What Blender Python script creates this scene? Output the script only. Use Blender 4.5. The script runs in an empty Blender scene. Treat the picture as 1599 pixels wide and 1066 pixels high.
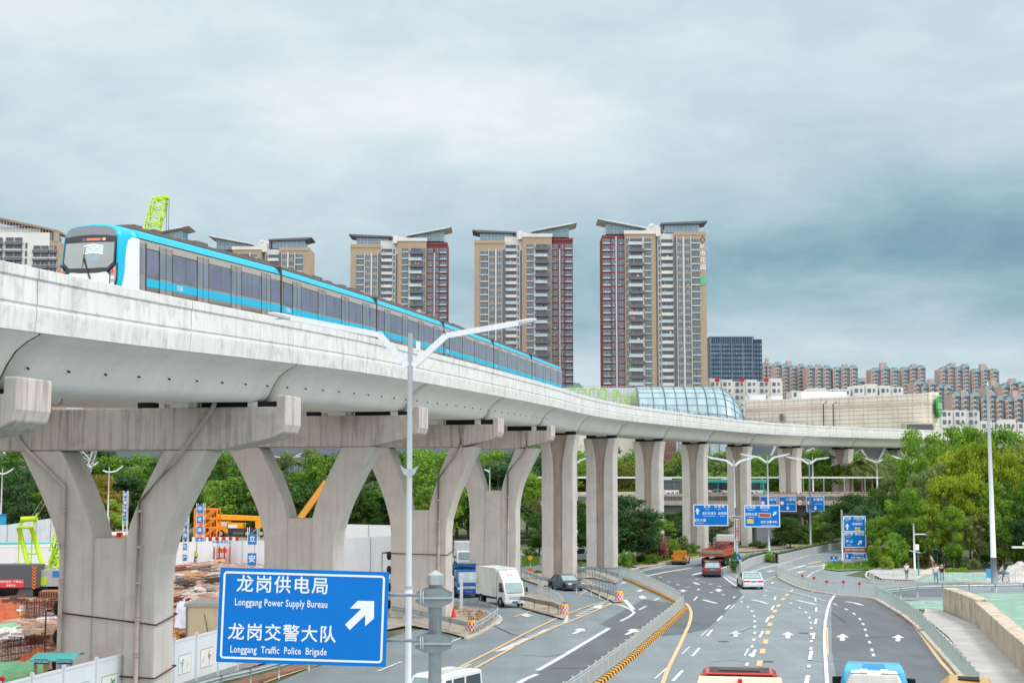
import bpy, bmesh, math, random
from math import sin, cos, pi, radians as R, sqrt, atan2
from mathutils import Vector, Matrix
random.seed(7)
scn = bpy.context.scene
COL = scn.collection

# ---------------- camera ----------------
F, CX, CY, H = 2220.0, 799.5, 533.0, 9.5
PITCH = math.atan((755 - 533) / F)
cam_d = bpy.data.cameras.new("camera"); cam_d.sensor_width = 36; cam_d.lens = F / 1599 * 36
cam_d.clip_start = 0.5; cam_d.clip_end = 6000
cam = bpy.data.objects.new("camera", cam_d); COL.objects.link(cam)
cam.location = (0, 0, H); cam.rotation_euler = (pi / 2 + PITCH, 0, 0)
scn.camera = cam

# ---------------- sun, exposure ----------------
SUN_EL, SUN_AZ = R(52), R(68)          # azimuth clockwise from +Y
sd = bpy.data.lights.new("sun", 'SUN'); sd.energy = 1.5; sd.angle = R(14); sd.color = (1, .975, .94)
sun = bpy.data.objects.new("sun", sd); COL.objects.link(sun)
sdir = Vector((sin(SUN_AZ) * cos(SUN_EL), cos(SUN_AZ) * cos(SUN_EL) - .28, sin(SUN_EL)))
sun.rotation_euler = sdir.to_track_quat('Z', 'Y').to_euler()
scn.view_settings.view_transform = 'Standard'; scn.view_settings.look = 'None'
scn.view_settings.exposure = 0.34; scn.view_settings.gamma = 1; scn.view_settings.use_curve_mapping = False
scn.cycles.max_bounces = 6; scn.cycles.diffuse_bounces = 3; scn.cycles.glossy_bounces = 3
scn.cycles.transparent_max_bounces = 8; scn.cycles.caustics_reflective = False; scn.cycles.caustics_refractive = False

# ---------------- overcast sky ----------------
class NT:
 """small helper for node graphs"""
 def __init__(s, tree): s.t = tree; s.n = tree.nodes; s.l = tree.links
 def node(s, typ, **kw):
  o = s.n.new(typ)
  for k, v in kw.items(): setattr(o, k, v)
  return o
 def put(s, sock, v):
  if hasattr(v, 'is_linked') or isinstance(v, bpy.types.NodeSocket): s.l.new(v, sock)
  else:
   if isinstance(v, (tuple, list)) and len(v) == 3 and sock.type == 'RGBA': v = (*v, 1)
   sock.default_value = v
 def m(s, op, a, b=0.0, c=0.0, clamp=False):
  o = s.node('ShaderNodeMath', operation=op); o.use_clamp = clamp
  s.put(o.inputs[0], a); s.put(o.inputs[1], b); s.put(o.inputs[2], c); return o.outputs[0]
 def mix(s, f, a, b, mode='MIX'):
  o = s.node('ShaderNodeMix', data_type='RGBA', blend_type=mode)
  s.put(o.inputs[0], f); s.put(o.inputs[6], a); s.put(o.inputs[7], b); return o.outputs[2]
 def noise(s, vec, scale, detail=4, rough=.5, dist=0.0):
  o = s.node('ShaderNodeTexNoise'); s.put(o.inputs['Scale'], scale); s.put(o.inputs['Detail'], detail)
  s.put(o.inputs['Roughness'], rough); s.put(o.inputs['Distortion'], dist)
  if vec is not None: s.l.new(vec, o.inputs['Vector'])
  return o.outputs['Fac']
 def sstep(s, v, a, b):
  o = s.node('ShaderNodeMapRange', interpolation_type='SMOOTHSTEP'); s.put(o.inputs[0], v)
  o.inputs[1].default_value = a; o.inputs[2].default_value = b; o.inputs[3].default_value = 0; o.inputs[4].default_value = 1
  return o.outputs[0]
 def ramp(s, f, stops):
  o = s.node('ShaderNodeValToRGB'); s.l.new(f, o.inputs[0]); cr = o.color_ramp
  while len(cr.elements) < len(stops): cr.elements.new(.5)
  for e, (p, c) in zip(cr.elements, stops):
   e.position = p; e.color = (*c, 1) if len(c) == 3 else c
  return o.outputs[0]

def build_world():
 w = bpy.data.worlds.new("World"); scn.world = w; w.use_nodes = True
 g = NT(w.node_tree); g.n.clear()
 out = g.node('ShaderNodeOutputWorld'); bg = g.node('ShaderNodeBackground'); g.l.new(bg.outputs[0], out.inputs[0])
 bg.inputs['Strength'].default_value = .1
 sky = g.node('ShaderNodeTexSky', sky_type='NISHITA', sun_disc=False); sky.sun_elevation = SUN_EL; sky.sun_rotation = SUN_AZ
 sky.dust_density = 3
 tc = g.node('ShaderNodeTexCoord'); sp = g.node('ShaderNodeSeparateXYZ'); g.l.new(tc.outputs['Generated'], sp.inputs[0])
 x, y, z = sp.outputs
 zc = g.m('MAXIMUM', z, 0.0); k = g.m('ADD', zc, .27)
 u = g.m('DIVIDE', x, k); v = g.m('DIVIDE', y, k)
 cv = g.node('ShaderNodeCombineXYZ'); g.l.new(u, cv.inputs[0]); g.l.new(v, cv.inputs[1]); cv.inputs[2].default_value = 3.7
 n1 = g.noise(cv.outputs[0], 1.7, 9, .55, .3)
 n2 = g.noise(cv.outputs[0], .7, 4, .5, .2)
 n3 = g.noise(cv.outputs[0], 8, 6, .65, .4)
 base = g.m('ADD', g.m('MULTIPLY', g.sstep(z, .09, .28), .26), .55)
 n4 = g.noise(cv.outputs[0], 4.4, 8, .6, .5)
 t = g.m('ADD', base, g.m('MULTIPLY', g.m('SUBTRACT', n1, .5), .85))
 t = g.m('ADD', t, g.m('MULTIPLY', g.m('SUBTRACT', n4, .5), .34))
 t = g.m('ADD', t, g.m('MULTIPLY', g.m('SUBTRACT', n2, .5), .5))
 t = g.m('ADD', t, g.m('MULTIPLY', g.m('SUBTRACT', n3, .5), .16))
 # heavy rain bank low to the north-east
 az = g.m('SUBTRACT', x, .30); el = g.m('SUBTRACT', z, g.m('ADD', .158, g.m('MULTIPLY', g.m('SUBTRACT', n1, .5), .05)))
 d2 = g.m('ADD', g.m('POWER', g.m('DIVIDE', az, .30), 2), g.m('POWER', g.m('DIVIDE', el, .055), 2))
 bank = g.m('EXPONENT', g.m('MULTIPLY', d2, -1.0))
 t = g.m('SUBTRACT', t, g.m('MULTIPLY', bank, .38))
 # paler air just above the horizon
 t = g.m('ADD', t, g.m('MULTIPLY', g.m('SUBTRACT', 1, g.sstep(z, .03, .12)), .26))
 c = g.ramp(t, [(0, (1.0, 2.15, 2.8)), (.22, (1.7, 3.1, 3.85)), (.5, (3.5, 4.75, 5.4)), (.78, (5.3, 6.25, 6.75)), (1, (7.2, 7.6, 7.85))])
 c = g.mix(g.sstep(z, .34, .6), c, (6.6, 6.7, 6.7))
 c = g.mix(g.sstep(g.m('MULTIPLY', y, -1.0), -.25, .3), c, (6.75, 6.8, 6.85))
 hi = g.m('ADD', g.m('ADD', 1, g.m('MULTIPLY', g.sstep(z, .38, .9), .7)), g.m('MULTIPLY', g.sstep(g.m('MULTIPLY', y, -1.0), -.2, .5), 1.05))
 sc_ = g.node('ShaderNodeVectorMath', operation='SCALE'); g.l.new(c, sc_.inputs[0]); g.l.new(hi, sc_.inputs[3])
 g.l.new(g.mix(.07, sc_.outputs[0], sky.outputs[0]), bg.inputs['Color'])
build_world()

# ---------------- picking points on the ground and in the air ----------------
cp, spn = cos(PITCH), sin(PITCH)
def ray(x, y):
 u = (x - CX) / F; v = (CY - y) / F
 return Vector((u, cp - v * spn, spn + v * cp))
def G(x, y, z=0.0):
 r = ray(x, y); t = (z - H) / r.z
 return Vector((r.x * t, r.y * t, z))
def P(x, y, Y):
 r = ray(x, y); t = Y / r.y
 return Vector((r.x * t, Y, H + r.z * t))
def S(d): return d / F                     # metres per photograph pixel at distance d

# ---------------- materials ----------------
def srgb(h):
 if isinstance(h, str):
  h = [int(h[i:i + 2], 16) / 255 for i in (0, 2, 4)]
  return tuple(c / 12.92 if c <= .04045 else ((c + .055) / 1.055) ** 2.4 for c in h)
 return h
MATS = {}
def mat(name, col, rough=.7, metal=0.0, var=.12, scale=2.0, spec=.4, bump=0.0, streak=0.0, dirt=None, island=0.0, coat=0.0):
 """principled surface with noise wear; streak = vertical rain stains; dirt = (colour, amount, scale); island = per-piece variation"""
 if name in MATS: return MATS[name]
 col = srgb(col)
 m = bpy.data.materials.new(name); m.use_nodes = True; g = NT(m.node_tree)
 b = g.n['Principled BSDF']; b.inputs['Roughness'].default_value = rough; b.inputs['Metallic'].default_value = metal
 b.inputs['Specular IOR Level'].default_value = spec
 if coat: b.inputs['Coat Weight'].default_value = coat
 geo = g.node('ShaderNodeNewGeometry'); pos = geo.outputs['Position']
 c = None
 if var > 0:
  n = g.noise(pos, scale, 6, .6)
  lo = tuple(k * (1 - var) for k in col); hi = tuple(min(1, k * (1 + var)) for k in col)
  c = g.ramp(n, [(.3, lo), (.7, hi)])
 else: c = (*col, 1)
 if streak > 0:
  mp = g.node('ShaderNodeMapping'); mp.inputs['Scale'].default_value = (2.4, 2.4, .16); g.l.new(pos, mp.inputs[0])
  n = g.noise(mp.outputs[0], 1.6, 7, .62, .1)
  f = g.m('MULTIPLY', g.sstep(n, .45, .72), streak)
  c = g.mix(f, c, tuple(k * q for k, q in zip(col, (.48, .44, .42))))
  n = g.noise(mp.outputs[0], 3.1, 4, .6, .1)
  f = g.m('MULTIPLY', g.sstep(n, .6, .75), streak * .5)
  c = g.mix(f, c, tuple(min(1, k * 1.3) for k in col))
 if dirt:
  n = g.noise(pos, dirt[2], 7, .62, .3)
  c = g.mix(g.m('MULTIPLY', g.sstep(n, .5, .68), dirt[1]), c, srgb(dirt[0]))
 if island > 0:
  r_ = geo.outputs['Random Per Island']
  k = g.m('ADD', 1 - island, g.m('MULTIPLY', r_, 2 * island))
  vm = g.node('ShaderNodeVectorMath', operation='SCALE'); g.put(vm.inputs[0], c if not isinstance(c, tuple) else c[:3]); g.l.new(k, vm.inputs[3])
  c = vm.outputs[0]
 g.put(b.inputs['Base Color'], c)
 if bump > 0:
  bp = g.node('ShaderNodeBump'); bp.inputs['Strength'].default_value = bump; bp.inputs['Distance'].default_value = .02
  g.l.new(g.noise(pos, scale * 9, 5, .6), bp.inputs['Height']); g.l.new(bp.outputs[0], b.inputs['Normal'])
 MATS[name] = m; return m
def leafmat(name, c1, c2, c3=None):
 """leaf colours vary from leaf to leaf and from tree to tree"""
 if name in MATS: return MATS[name]
 m = bpy.data.materials.new(name); m.use_nodes = True; g = NT(m.node_tree)
 b = g.n['Principled BSDF']; b.inputs['Roughness'].default_value = .55; b.inputs['Specular IOR Level'].default_value = .25
 geo = g.node('ShaderNodeNewGeometry'); oi = g.node('ShaderNodeObjectInfo')
 n = g.noise(geo.outputs['Position'], .45, 3, .55)
 f = g.m('ADD', g.m('MULTIPLY', geo.outputs['Random Per Island'], .45), g.m('MULTIPLY', n, .75))
 f = g.m('ADD', f, g.m('MULTIPLY', g.m('SUBTRACT', oi.outputs['Random'], .5), .35))
 st = [(.12, srgb(c1)), (.85, srgb(c2))]
 if c3: st.append((1, srgb(c3)))
 g.l.new(g.ramp(f, st), b.inputs['Base Color'])
 tr = g.node('ShaderNodeBsdfTranslucent'); g.l.new(b.inputs['Base Color'].links[0].from_socket, tr.inputs[0])
 ms = g.node('ShaderNodeMixShader'); ms.inputs[0].default_value = .42
 g.l.new(b.outputs[0], ms.inputs[1]); g.l.new(tr.outputs[0], ms.inputs[2]); g.l.new(ms.outputs[0], g.n['Material Output'].inputs[0])
 MATS[name] = m; return m
def glow(name, col, e):
 if name in MATS: return MATS[name]
 m = mat(name, col, .5, var=0); b = m.node_tree.nodes['Principled BSDF']
 b.inputs['Emission Color'].default_value = (*srgb(col), 1); b.inputs['Emission Strength'].default_value = e
 return m
def glassmat(name, col, rough=.08, var=.25, scale=1.5, metal=0.0):
 return mat(name, col, rough, metal, var=var, scale=scale, spec=.9, island=.35)

# ---------------- mesh builder ----------------
class MB:
 def __init__(s): s.v = []; s.f = []; s.mi = []; s.mats = []; s.cur = 0; s.sm = []; s.smooth = False
 def use(s, m):
  if m not in s.mats: s.mats.append(m)
  s.cur = s.mats.index(m); return s
 def add(s, vs, fs):
  o = len(s.v); s.v += [tuple(v) for v in vs]
  for f in fs: s.f.append([o + i for i in f]); s.mi.append(s.cur); s.sm.append(s.smooth)
  return s
 def box(s, x0, x1, y0, y1, z0, z1):
  vs = [(x, y, z) for z in (z0, z1) for y in (y0, y1) for x in (x0, x1)]
  return s.add(vs, [(0, 2, 3, 1), (4, 5, 7, 6), (0, 1, 5, 4), (2, 6, 7, 3), (0, 4, 6, 2), (1, 3, 7, 5)])
 def cbox(s, c, sz, rz=0):
  hx, hy, hz = sz[0] / 2, sz[1] / 2, sz[2] / 2; ca, sa = cos(rz), sin(rz)
  vs = [(c[0] + x * ca - y * sa, c[1] + x * sa + y * ca, c[2] + z) for z in (-hz, hz) for y in (-hy, hy) for x in (-hx, hx)]
  return s.add(vs, [(0, 2, 3, 1), (4, 5, 7, 6), (0, 1, 5, 4), (2, 6, 7, 3), (0, 4, 6, 2), (1, 3, 7, 5)])
 def hexa(s, b, t):
  """b, t: four points each, same winding"""
  return s.add(list(b) + list(t), [(3, 2, 1, 0), (4, 5, 6, 7), (0, 1, 5, 4), (1, 2, 6, 5), (2, 3, 7, 6), (3, 0, 4, 7)])
 def quad(s, a, b, c, d): return s.add([a, b, c, d], [(0, 1, 2, 3)])
 def tube(s, pts, r, n=8, caps=True):
  pts = [Vector(p) for p in pts]; rs = r if isinstance(r, (list, tuple)) else [r] * len(pts)
  rings = []; up0 = None
  for i, p in enumerate(pts):
   d = (pts[min(i + 1, len(pts) - 1)] - pts[max(i - 1, 0)]).normalized()
   up = Vector((0, 0, 1)) if abs(d.z) < .92 else Vector((1, 0, 0))
   a = d.cross(up).normalized(); b_ = a.cross(d)
   rings.append([p + (a * cos(2 * pi * k / n) + b_ * sin(2 * pi * k / n)) * rs[i] for k in range(n)])
  vs = [v for q in rings for v in q]; fs = []
  for i in range(len(pts) - 1):
   for k in range(n):
    k2 = (k + 1) % n; fs.append((i * n + k, i * n + k2, (i + 1) * n + k2, (i + 1) * n + k))
  if caps: fs.append(tuple(range(n))); fs.append(tuple((len(pts) - 1) * n + k for k in reversed(range(n))))
  sm = s.smooth; s.smooth = n > 5; s.add(vs, fs); s.smooth = sm; return s
 def bar(s, a, b, w, h=None):
  """square bar from a to b"""
  a, b = Vector(a), Vector(b); h = h or w; d = (b - a).normalized()
  up = Vector((0, 0, 1)) if abs(d.z) < .95 else Vector((0, 1, 0))
  x = d.cross(up).normalized() * w / 2; y = x.normalized().cross(d) * h / 2
  return s.hexa([a - x - y, a + x - y, a + x + y, a - x + y], [b - x - y, b + x - y, b + x + y, b - x + y])
 def prism(s, poly, d0, d1, axis='y'):
  """extrude a 2-D polygon: axis y -> poly in xz, axis x -> poly in yz, axis z -> poly in xy"""
  n = len(poly)
  f = {'y': lambda p, d: (p[0], d, p[1]), 'x': lambda p, d: (d, p[0], p[1]), 'z': lambda p, d: (p[0], p[1], d)}[axis]
  vs = [f(p, d0) for p in poly] + [f(p, d1) for p in poly]
  fs = [tuple(reversed(range(n))), tuple(range(n, 2 * n))] + [(i, (i + 1) % n, n + (i + 1) % n, n + i) for i in range(n)]
  return s.add(vs, fs)
 def lathe(s, prof, n=16, c=(0, 0, 0), axis='z'):
  vs = []; m = len(prof)
  for k in range(n):
   a = 2 * pi * k / n
   for r, h in prof:
    q = (r * cos(a), r * sin(a), h) if axis == 'z' else ((h, r * cos(a), r * sin(a)) if axis == 'x' else (r * cos(a), h, r * sin(a)))
    vs.append((c[0] + q[0], c[1] + q[1], c[2] + q[2]))
  fs = [(k * m + i, ((k + 1) % n) * m + i, ((k + 1) % n) * m + i + 1, k * m + i + 1) for k in range(n) for i in range(m - 1)]
  sm = s.smooth; s.smooth = True; s.add(vs, fs); s.smooth = sm; return s
 def loft(s, secs, close=True, caps=True):
  n = len(secs[0]); vs = [p for q in secs for p in q]; fs = []
  for i in range(len(secs) - 1):
   for k in range(n if close else n - 1):
    k2 = (k + 1) % n; fs.append((i * n + k, (i + 1) * n + k, (i + 1) * n + k2, i * n + k2))
  if caps and close: fs.append(tuple(reversed(range(n)))) ; fs.append(tuple((len(secs) - 1) * n + k for k in range(n)))
  return s.add(vs, fs)
 def xf(s, M, start=0):
  s.v = s.v[:start] + [tuple(M @ Vector(v)) for v in s.v[start:]]; return s
 def mesh(s, name, m=None):
  me = bpy.data.meshes.new(name); me.from_pydata(s.v, [], s.f)
  ms = s.mats or [m]
  for q in ms: me.materials.append(q)
  me.polygons.foreach_set('material_index', s.mi)
  me.polygons.foreach_set('use_smooth', s.sm); me.update()
  return me
 def build(s, name, m=None, parent=None, origin=None, world=False, fix=False, bevel=0):
  """link as ONE object. world=True: verts are in world coordinates although there is a parent"""
  if world and parent is not None:
   s.xf(wmat(parent).inverted())
  if parent is None and origin is None:
   xs = [v[0] for v in s.v]; ys = [v[1] for v in s.v]; zs = [v[2] for v in s.v]
   origin = ((min(xs) + max(xs)) / 2, (min(ys) + max(ys)) / 2, min(zs))
  if origin is not None: s.v = [(v[0] - origin[0], v[1] - origin[1], v[2] - origin[2]) for v in s.v]
  if m is not None and not s.mats: s.mats = [m]
  o = bpy.data.objects.new(name, s.mesh(name, m)); COL.objects.link(o)
  if origin is not None: o.location = origin
  if parent is not None: o.parent = parent
  if fix:
   bm = bmesh.new(); bm.from_mesh(o.data); bmesh.ops.remove_doubles(bm, verts=bm.verts, dist=1e-4)
   bmesh.ops.recalc_face_normals(bm, faces=bm.faces); bm.to_mesh(o.data); bm.free()
  if bevel:
   md = o.modifiers.new('edge', 'BEVEL'); md.width = bevel; md.segments = 2; md.limit_method = 'ANGLE'
  return o
def wmat(o):
 """world matrix without waiting for a depsgraph update"""
 M = Matrix.LocRotScale(o.location, o.rotation_euler, o.scale)
 return wmat(o.parent) @ M if o.parent else M
def tag(o, label=None, cat=None, group=None, kind=None):
 if label: o['label'] = label
 if cat: o['category'] = cat
 if group: o['group'] = group
 if kind: o['kind'] = kind
 return o
def thing(name, label, cat, loc=(0, 0, 0), rz=0.0, group=None):
 o = bpy.data.objects.new(name, None); COL.objects.link(o); o.empty_display_size = .5
 o.location = loc; o.rotation_euler = (0, 0, rz); return tag(o, label, cat, group)
def dup(root, loc, rz, label=None, group=None, scale=None):
 def cp_(o, par):
  c = o.copy(); COL.objects.link(c); c.parent = par
  for ch in KIDS.get(o.name, []): cp_(ch, c)
  return c
 r = cp_(root, None); r.location = loc; r.rotation_euler = (0, 0, rz)
 if scale: r.scale = (scale,) * 3 if not isinstance(scale, tuple) else scale
 if label: r['label'] = label
 if group: r['group'] = group
 return r
KIDS = {}
def kids(root):
 """remember the children of a thing before it is copied"""
 for o in list(bpy.data.objects):
  if o.parent is not None:
   l = KIDS.setdefault(o.parent.name, [])
   if o not in l: l.append(o)
def text_into(mb, txt, M, size, align='CENTER', depth=.0, squeeze=1.0, spacing=1.0):
 """writing as real flat letters appended to a mesh; M places the text's own x (right) / y (up) plane"""
 cu = bpy.data.curves.new('t', 'FONT'); cu.body = txt; cu.size = size; cu.align_x = align; cu.align_y = 'CENTER'
 cu.extrude = depth; cu.space_character = spacing; cu.resolution_u = 2; cu.offset = size * .012
 o = bpy.data.objects.new('t', cu); COL.objects.link(o)
 bpy.context.view_layer.update()
 me = o.evaluated_get(bpy.context.evaluated_depsgraph_get()).to_mesh()
 S_ = Matrix.Diagonal((squeeze, 1, 1, 1))
 mb.add([tuple(M @ S_ @ v.co) for v in me.vertices], [tuple(p.vertices) for p in me.polygons])
 bpy.data.objects.remove(o, do_unlink=True); bpy.data.curves.remove(cu)
# ======================= MATERIALS =======================
CONC_P = mat('parapet_concrete', 'dddfde', .8, var=.07, scale=.5, streak=.42, bump=.15, dirt=('a39d94', .4, 1.6))
CONC_G = mat('girder_concrete', 'e6e6e2', .82, var=.06, scale=.35, streak=.12, bump=.12)
CONC_C = mat('pier_concrete', 'c6c2bc', .85, var=.08, scale=.5, streak=.22, bump=.2, dirt=('a8a098', .3, .7))
CONC_B = mat('beam_concrete', 'c6c0ba', .85, var=.08, scale=.6, streak=.8, bump=.2, dirt=('85766b', .35, .6))
CONC_W = mat('wall_concrete', 'c2b6a4', .85, var=.14, scale=1.2, streak=.95, bump=.5, dirt=('94795f', .6, .7))
CONC_F = mat('flyover_concrete', 'bdb8ae', .85, var=.1, scale=.5, streak=.5)
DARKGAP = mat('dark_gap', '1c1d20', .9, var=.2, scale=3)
STEEL = mat('galvanised_steel', 'a9b4b8', .45, .35, var=.1, scale=3, streak=.15)
STEELD = mat('grey_steel', '7f8d90', .5, .3, var=.12, scale=3)
WPAINT = mat('white_pole_paint', 'dfe5ea', .45, var=.04, scale=2)
BLACK = mat('black_rubber', '17181a', .75, var=.25, scale=6)
DGREY = mat('dark_grey_paint', '3a4048', .5, var=.12, scale=2)
WHITE = mat('white_paint', 'eceeec', .5, var=.05, scale=2)
RED = mat('red_paint', 'b8231d', .5, var=.1, scale=2)
ORANGE = mat('orange_paint', 'e8741a', .5, var=.1, scale=3)
YELLOW = mat('yellow_paint', 'f0a818', .5, var=.08, scale=3)
SIGNB = mat('sign_blue', '0074cc', .6, var=.05, scale=.8, spec=.2)
SIGNW = mat('sign_white', 'e8eef2', .45, var=.02, scale=1)
GLASSD = glassmat('dark_glass', '2b333b')
RUST = mat('rusty_steel', '5d2c22', .8, var=.3, scale=8)
HEADL = mat('lamp_glass', 'dfe6ea', .15, var=.05, spec=.9)
TAILL = mat('tail_lamp_red', 'c01818', .25, var=.05, spec=.8)

def road_mat(name, c, cc):
 m = mat(name, c, .9, var=.1, scale=.22, bump=.5, dirt=(cc, .55, .16))
 g = NT(m.node_tree); b = g.n['Principled BSDF']; c0 = b.inputs['Base Color'].links[0].from_socket; pos = g.node('ShaderNodeNewGeometry').outputs['Position']
 mp = g.node('ShaderNodeMapping'); mp.inputs['Scale'].default_value = (1, .05, 1); mp.inputs['Rotation'].default_value = (0, 0, R(-8)); g.l.new(pos, mp.inputs[0])
 f = g.m('ADD', g.m('MULTIPLY', g.noise(mp.outputs[0], .8, 5, .6), .45), g.m('MULTIPLY', g.noise(pos, 14, 3, .7), .35)); f = g.m('ADD', f, .62)
 vm = g.node('ShaderNodeVectorMath', operation='SCALE'); g.l.new(c0, vm.inputs[0]); g.l.new(f, vm.inputs[3]); g.l.new(vm.outputs[0], b.inputs['Base Color'])
 return m
ASPH = road_mat('old_asphalt', '788387', '879194')
ASPHN = road_mat('new_asphalt', '5d646a', '686f74')
PAVE = mat('pavement', 'a5a5a3', .9, var=.12, scale=.8, bump=.3, dirt=('c4c2bd', .6, .25))
LINEW = mat('road_paint_white', 'd2d4d1', .75, var=.1, scale=4, dirt=('9aa1a2', .75, 2.2))
LINEY = mat('road_paint_yellow', 'd4b486', .7, var=.1, scale=3, dirt=('a8a08c', .6, 1.4))

# ======================= GROUND =======================
def flat(name, polys, m, z, kind='structure', label=None):
 mb = MB()
 for p in polys:
  mb.add([(q[0], q[1], z) for q in p], [tuple(range(len(p)))])
 o = mb.build(name, m, origin=(0, 0, 0), fix=True)
 for p in o.data.polygons:
  if p.normal.z < 0: p.flip()
 return tag(o, kind=kind, label=label)
def gp(*pts): return [G(x, y) for x, y in pts]

def ground_material():
 m = bpy.data.materials.new('ground_soil_grass'); m.use_nodes = True; g = NT(m.node_tree)
 b = g.n['Principled BSDF']; b.inputs['Roughness'].default_value = .95; b.inputs['Specular IOR Level'].default_value = .1
 pos = g.node('ShaderNodeNewGeometry').outputs['Position']
 n = g.noise(pos, .05, 6, .6); n2 = g.noise(pos, .8, 6, .65)
 c = g.ramp(n2, [(.3, srgb('3d4730')), (.5, srgb('565f45')), (.7, srgb('6d7458'))])
 c2 = g.ramp(n2, [(.3, srgb('6a6058')), (.7, srgb('8a8278'))])
 g.l.new(g.mix(g.m('MULTIPLY', g.sstep(n, .52, .6), .6), c, c2), b.inputs['Base Color'])
 return m
gm = MB();
xs = [-4200, -400, -120, 0, 120, 400, 4200]; ys = [-60, 20, 80, 160, 320, 800, 5200]
for j, yy in enumerate(ys):
 for xx in xs: gm.v.append((xx, yy, -.03))
for j in range(6):
 for i in range(6):
  gm.f.append([j * 7 + i, j * 7 + i + 1, (j + 1) * 7 + i + 1, (j + 1) * 7 + i]); gm.mi.append(0); gm.sm.append(False)
tag(gm.build('ground', ground_material(), origin=(0, 0, 0)), kind='structure')

# construction yard soil
def soil_material():
 m = bpy.data.materials.new('red_soil'); m.use_nodes = True; g = NT(m.node_tree)
 b = g.n['Principled BSDF']; b.inputs['Roughness'].default_value = .95; b.inputs['Specular IOR Level'].default_value = .15
 pos = g.node('ShaderNodeNewGeometry').outputs['Position']
 n = g.noise(pos, .5, 9, .75, 1.2); n2 = g.noise(pos, 2.2, 6, .7)
 c = g.ramp(n, [(.3, srgb('6b4a3e')), (.42, srgb('9a6e5a')), (.5, srgb('a08070')), (.55, srgb('c4b6ac')), (.6, srgb('96705e')), (.7, srgb('a5583a')), (.8, srgb('6f4030'))])
 c = g.mix(g.m('MULTIPLY', g.sstep(n2, .5, .62), .5), c, srgb('54423a'))
 g.l.new(c, b.inputs['Base Color'])
 bp = g.node('ShaderNodeBump'); bp.inputs['Strength'].default_value = .7; bp.inputs['Distance'].default_value = .15
 g.l.new(n2, bp.inputs['Height']); g.l.new(bp.outputs[0], b.inputs['Normal'])
 return m
SOIL = soil_material()
yard = MB(); NX, NY = 90, 90
random.seed(3)
def yard_h(x, y):
 v = .28 * sin(x * .7 + y * .31) * sin(y * .52 - x * .2) + .14 * sin(x * 1.9 + 1) * sin(y * 1.7)
 e = min(1, max(0, (-x - 12.6) / 4))
 e *= min(1, max(0, (y - 58) / 6))
 return .10 + (max(v, -.1) + random.uniform(-.06, .06)) * e * .8
for j in range(NY + 1):
 for i in range(NX + 1):
  y = 52 + j * 178 / NY
  xr = -18.2 + (y - 51.3) * .2 if y < 80 else -12.4
  x0_ = -75 - max(0, y - 160) * .3; x = x0_ + i * (xr - x0_) / NX
  yard.v.append((x, y, yard_h(x, y)))
for j in range(NY):
 for i in range(NX):
  yard.f.append([j * (NX + 1) + i, j * (NX + 1) + i + 1, (j + 1) * (NX + 1) + i + 1, (j + 1) * (NX + 1) + i]); yard.mi.append(0); yard.sm.append(True)

# asphalt carriageways: authored from road edges seen in the photograph
road_main = gp((380, 1090), (430, 1066), (500, 1036), (560, 1010), (640, 985), (700, 975), (700, 905), (760, 890), (860, 880), (900, 876), (1000, 887), (1100, 868),
               (1200, 858), (1310, 848), (1420, 842), (1420, 851), (1316, 859), (1340, 872), (1372, 884), (1320, 898), (1375, 905), (1480, 909), (1620, 912), (1640, 930),
               (1480, 938), (1400, 936), (1375, 938), (1425, 968), (1462, 1012), (1500, 1066), (1520, 1095), (1000, 1095))
y0 = G(800, 1200)
near = [(G(1520, 1095).x, G(1520, 1095).y), (G(1520, 1095).x + 2.5, 20), (G(1520, 1095).x + 3, -40), (-30, -40), (-24, 20), (G(380, 1090).x, G(380, 1090).y)]
flat('road', [road_main, [Vector((a, b, 0)) for a, b in near] + [G(1000, 1095)]], ASPH, 0.0)
# second road passing behind the first row of piers
flat('side_road', [gp((560, 905), (640, 880), (760, 862), (860, 858), (960, 860), (1010, 864), (1010, 869), (900, 874), (860, 878), (760, 889), (700, 904), (700, 930), (560, 950))], ASPH, 0.004)
def R4(x, y): return (1000 + x / 4.934, 850 + y / 4.934)
def R5(x, y): return (1280 + x / 4.934, 850 + y / 4.934)
def R2(x, y): return (660 + x / 4, 800 + y / 4)
def RJ(x, y): return (840 + x / 7.268, 870 + y / 7.268)
def RC(x, y): return (1020 + x / 8.883, 840 + y / 8.883)
# newer, darker asphalt
flat('road_patch', [
 [G(*R4(*p)) for p in [(0, 200), (240, 175), (450, 150), (640, 170), (640, 240), (745, 320), (790, 390), (690, 480), (640, 540), (525, 640), (370, 675), (160, 705), (350, 470), (340, 420), (250, 330), (120, 270)]],
 [G(*R2(*p)) for p in [(1105, 695), (1380, 540), (1590, 570), (1590, 600), (1430, 700), (1290, 800), (1100, 940), (900, 1066), (560, 1100), (780, 960), (900, 880), (1180, 720)]],
 [G(*R5(*p)) for p in [(100, 400), (440, 420), (560, 500), (720, 610), (860, 800), (1030, 1010), (1060, 1090), (140, 1090), (95, 830), (90, 560)]],
 [G(*R5(*p)) for p in [(505, 372), (640, 345), (950, 325), (950, 400), (560, 402)]],
], ASPHN, 0.006)
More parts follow.
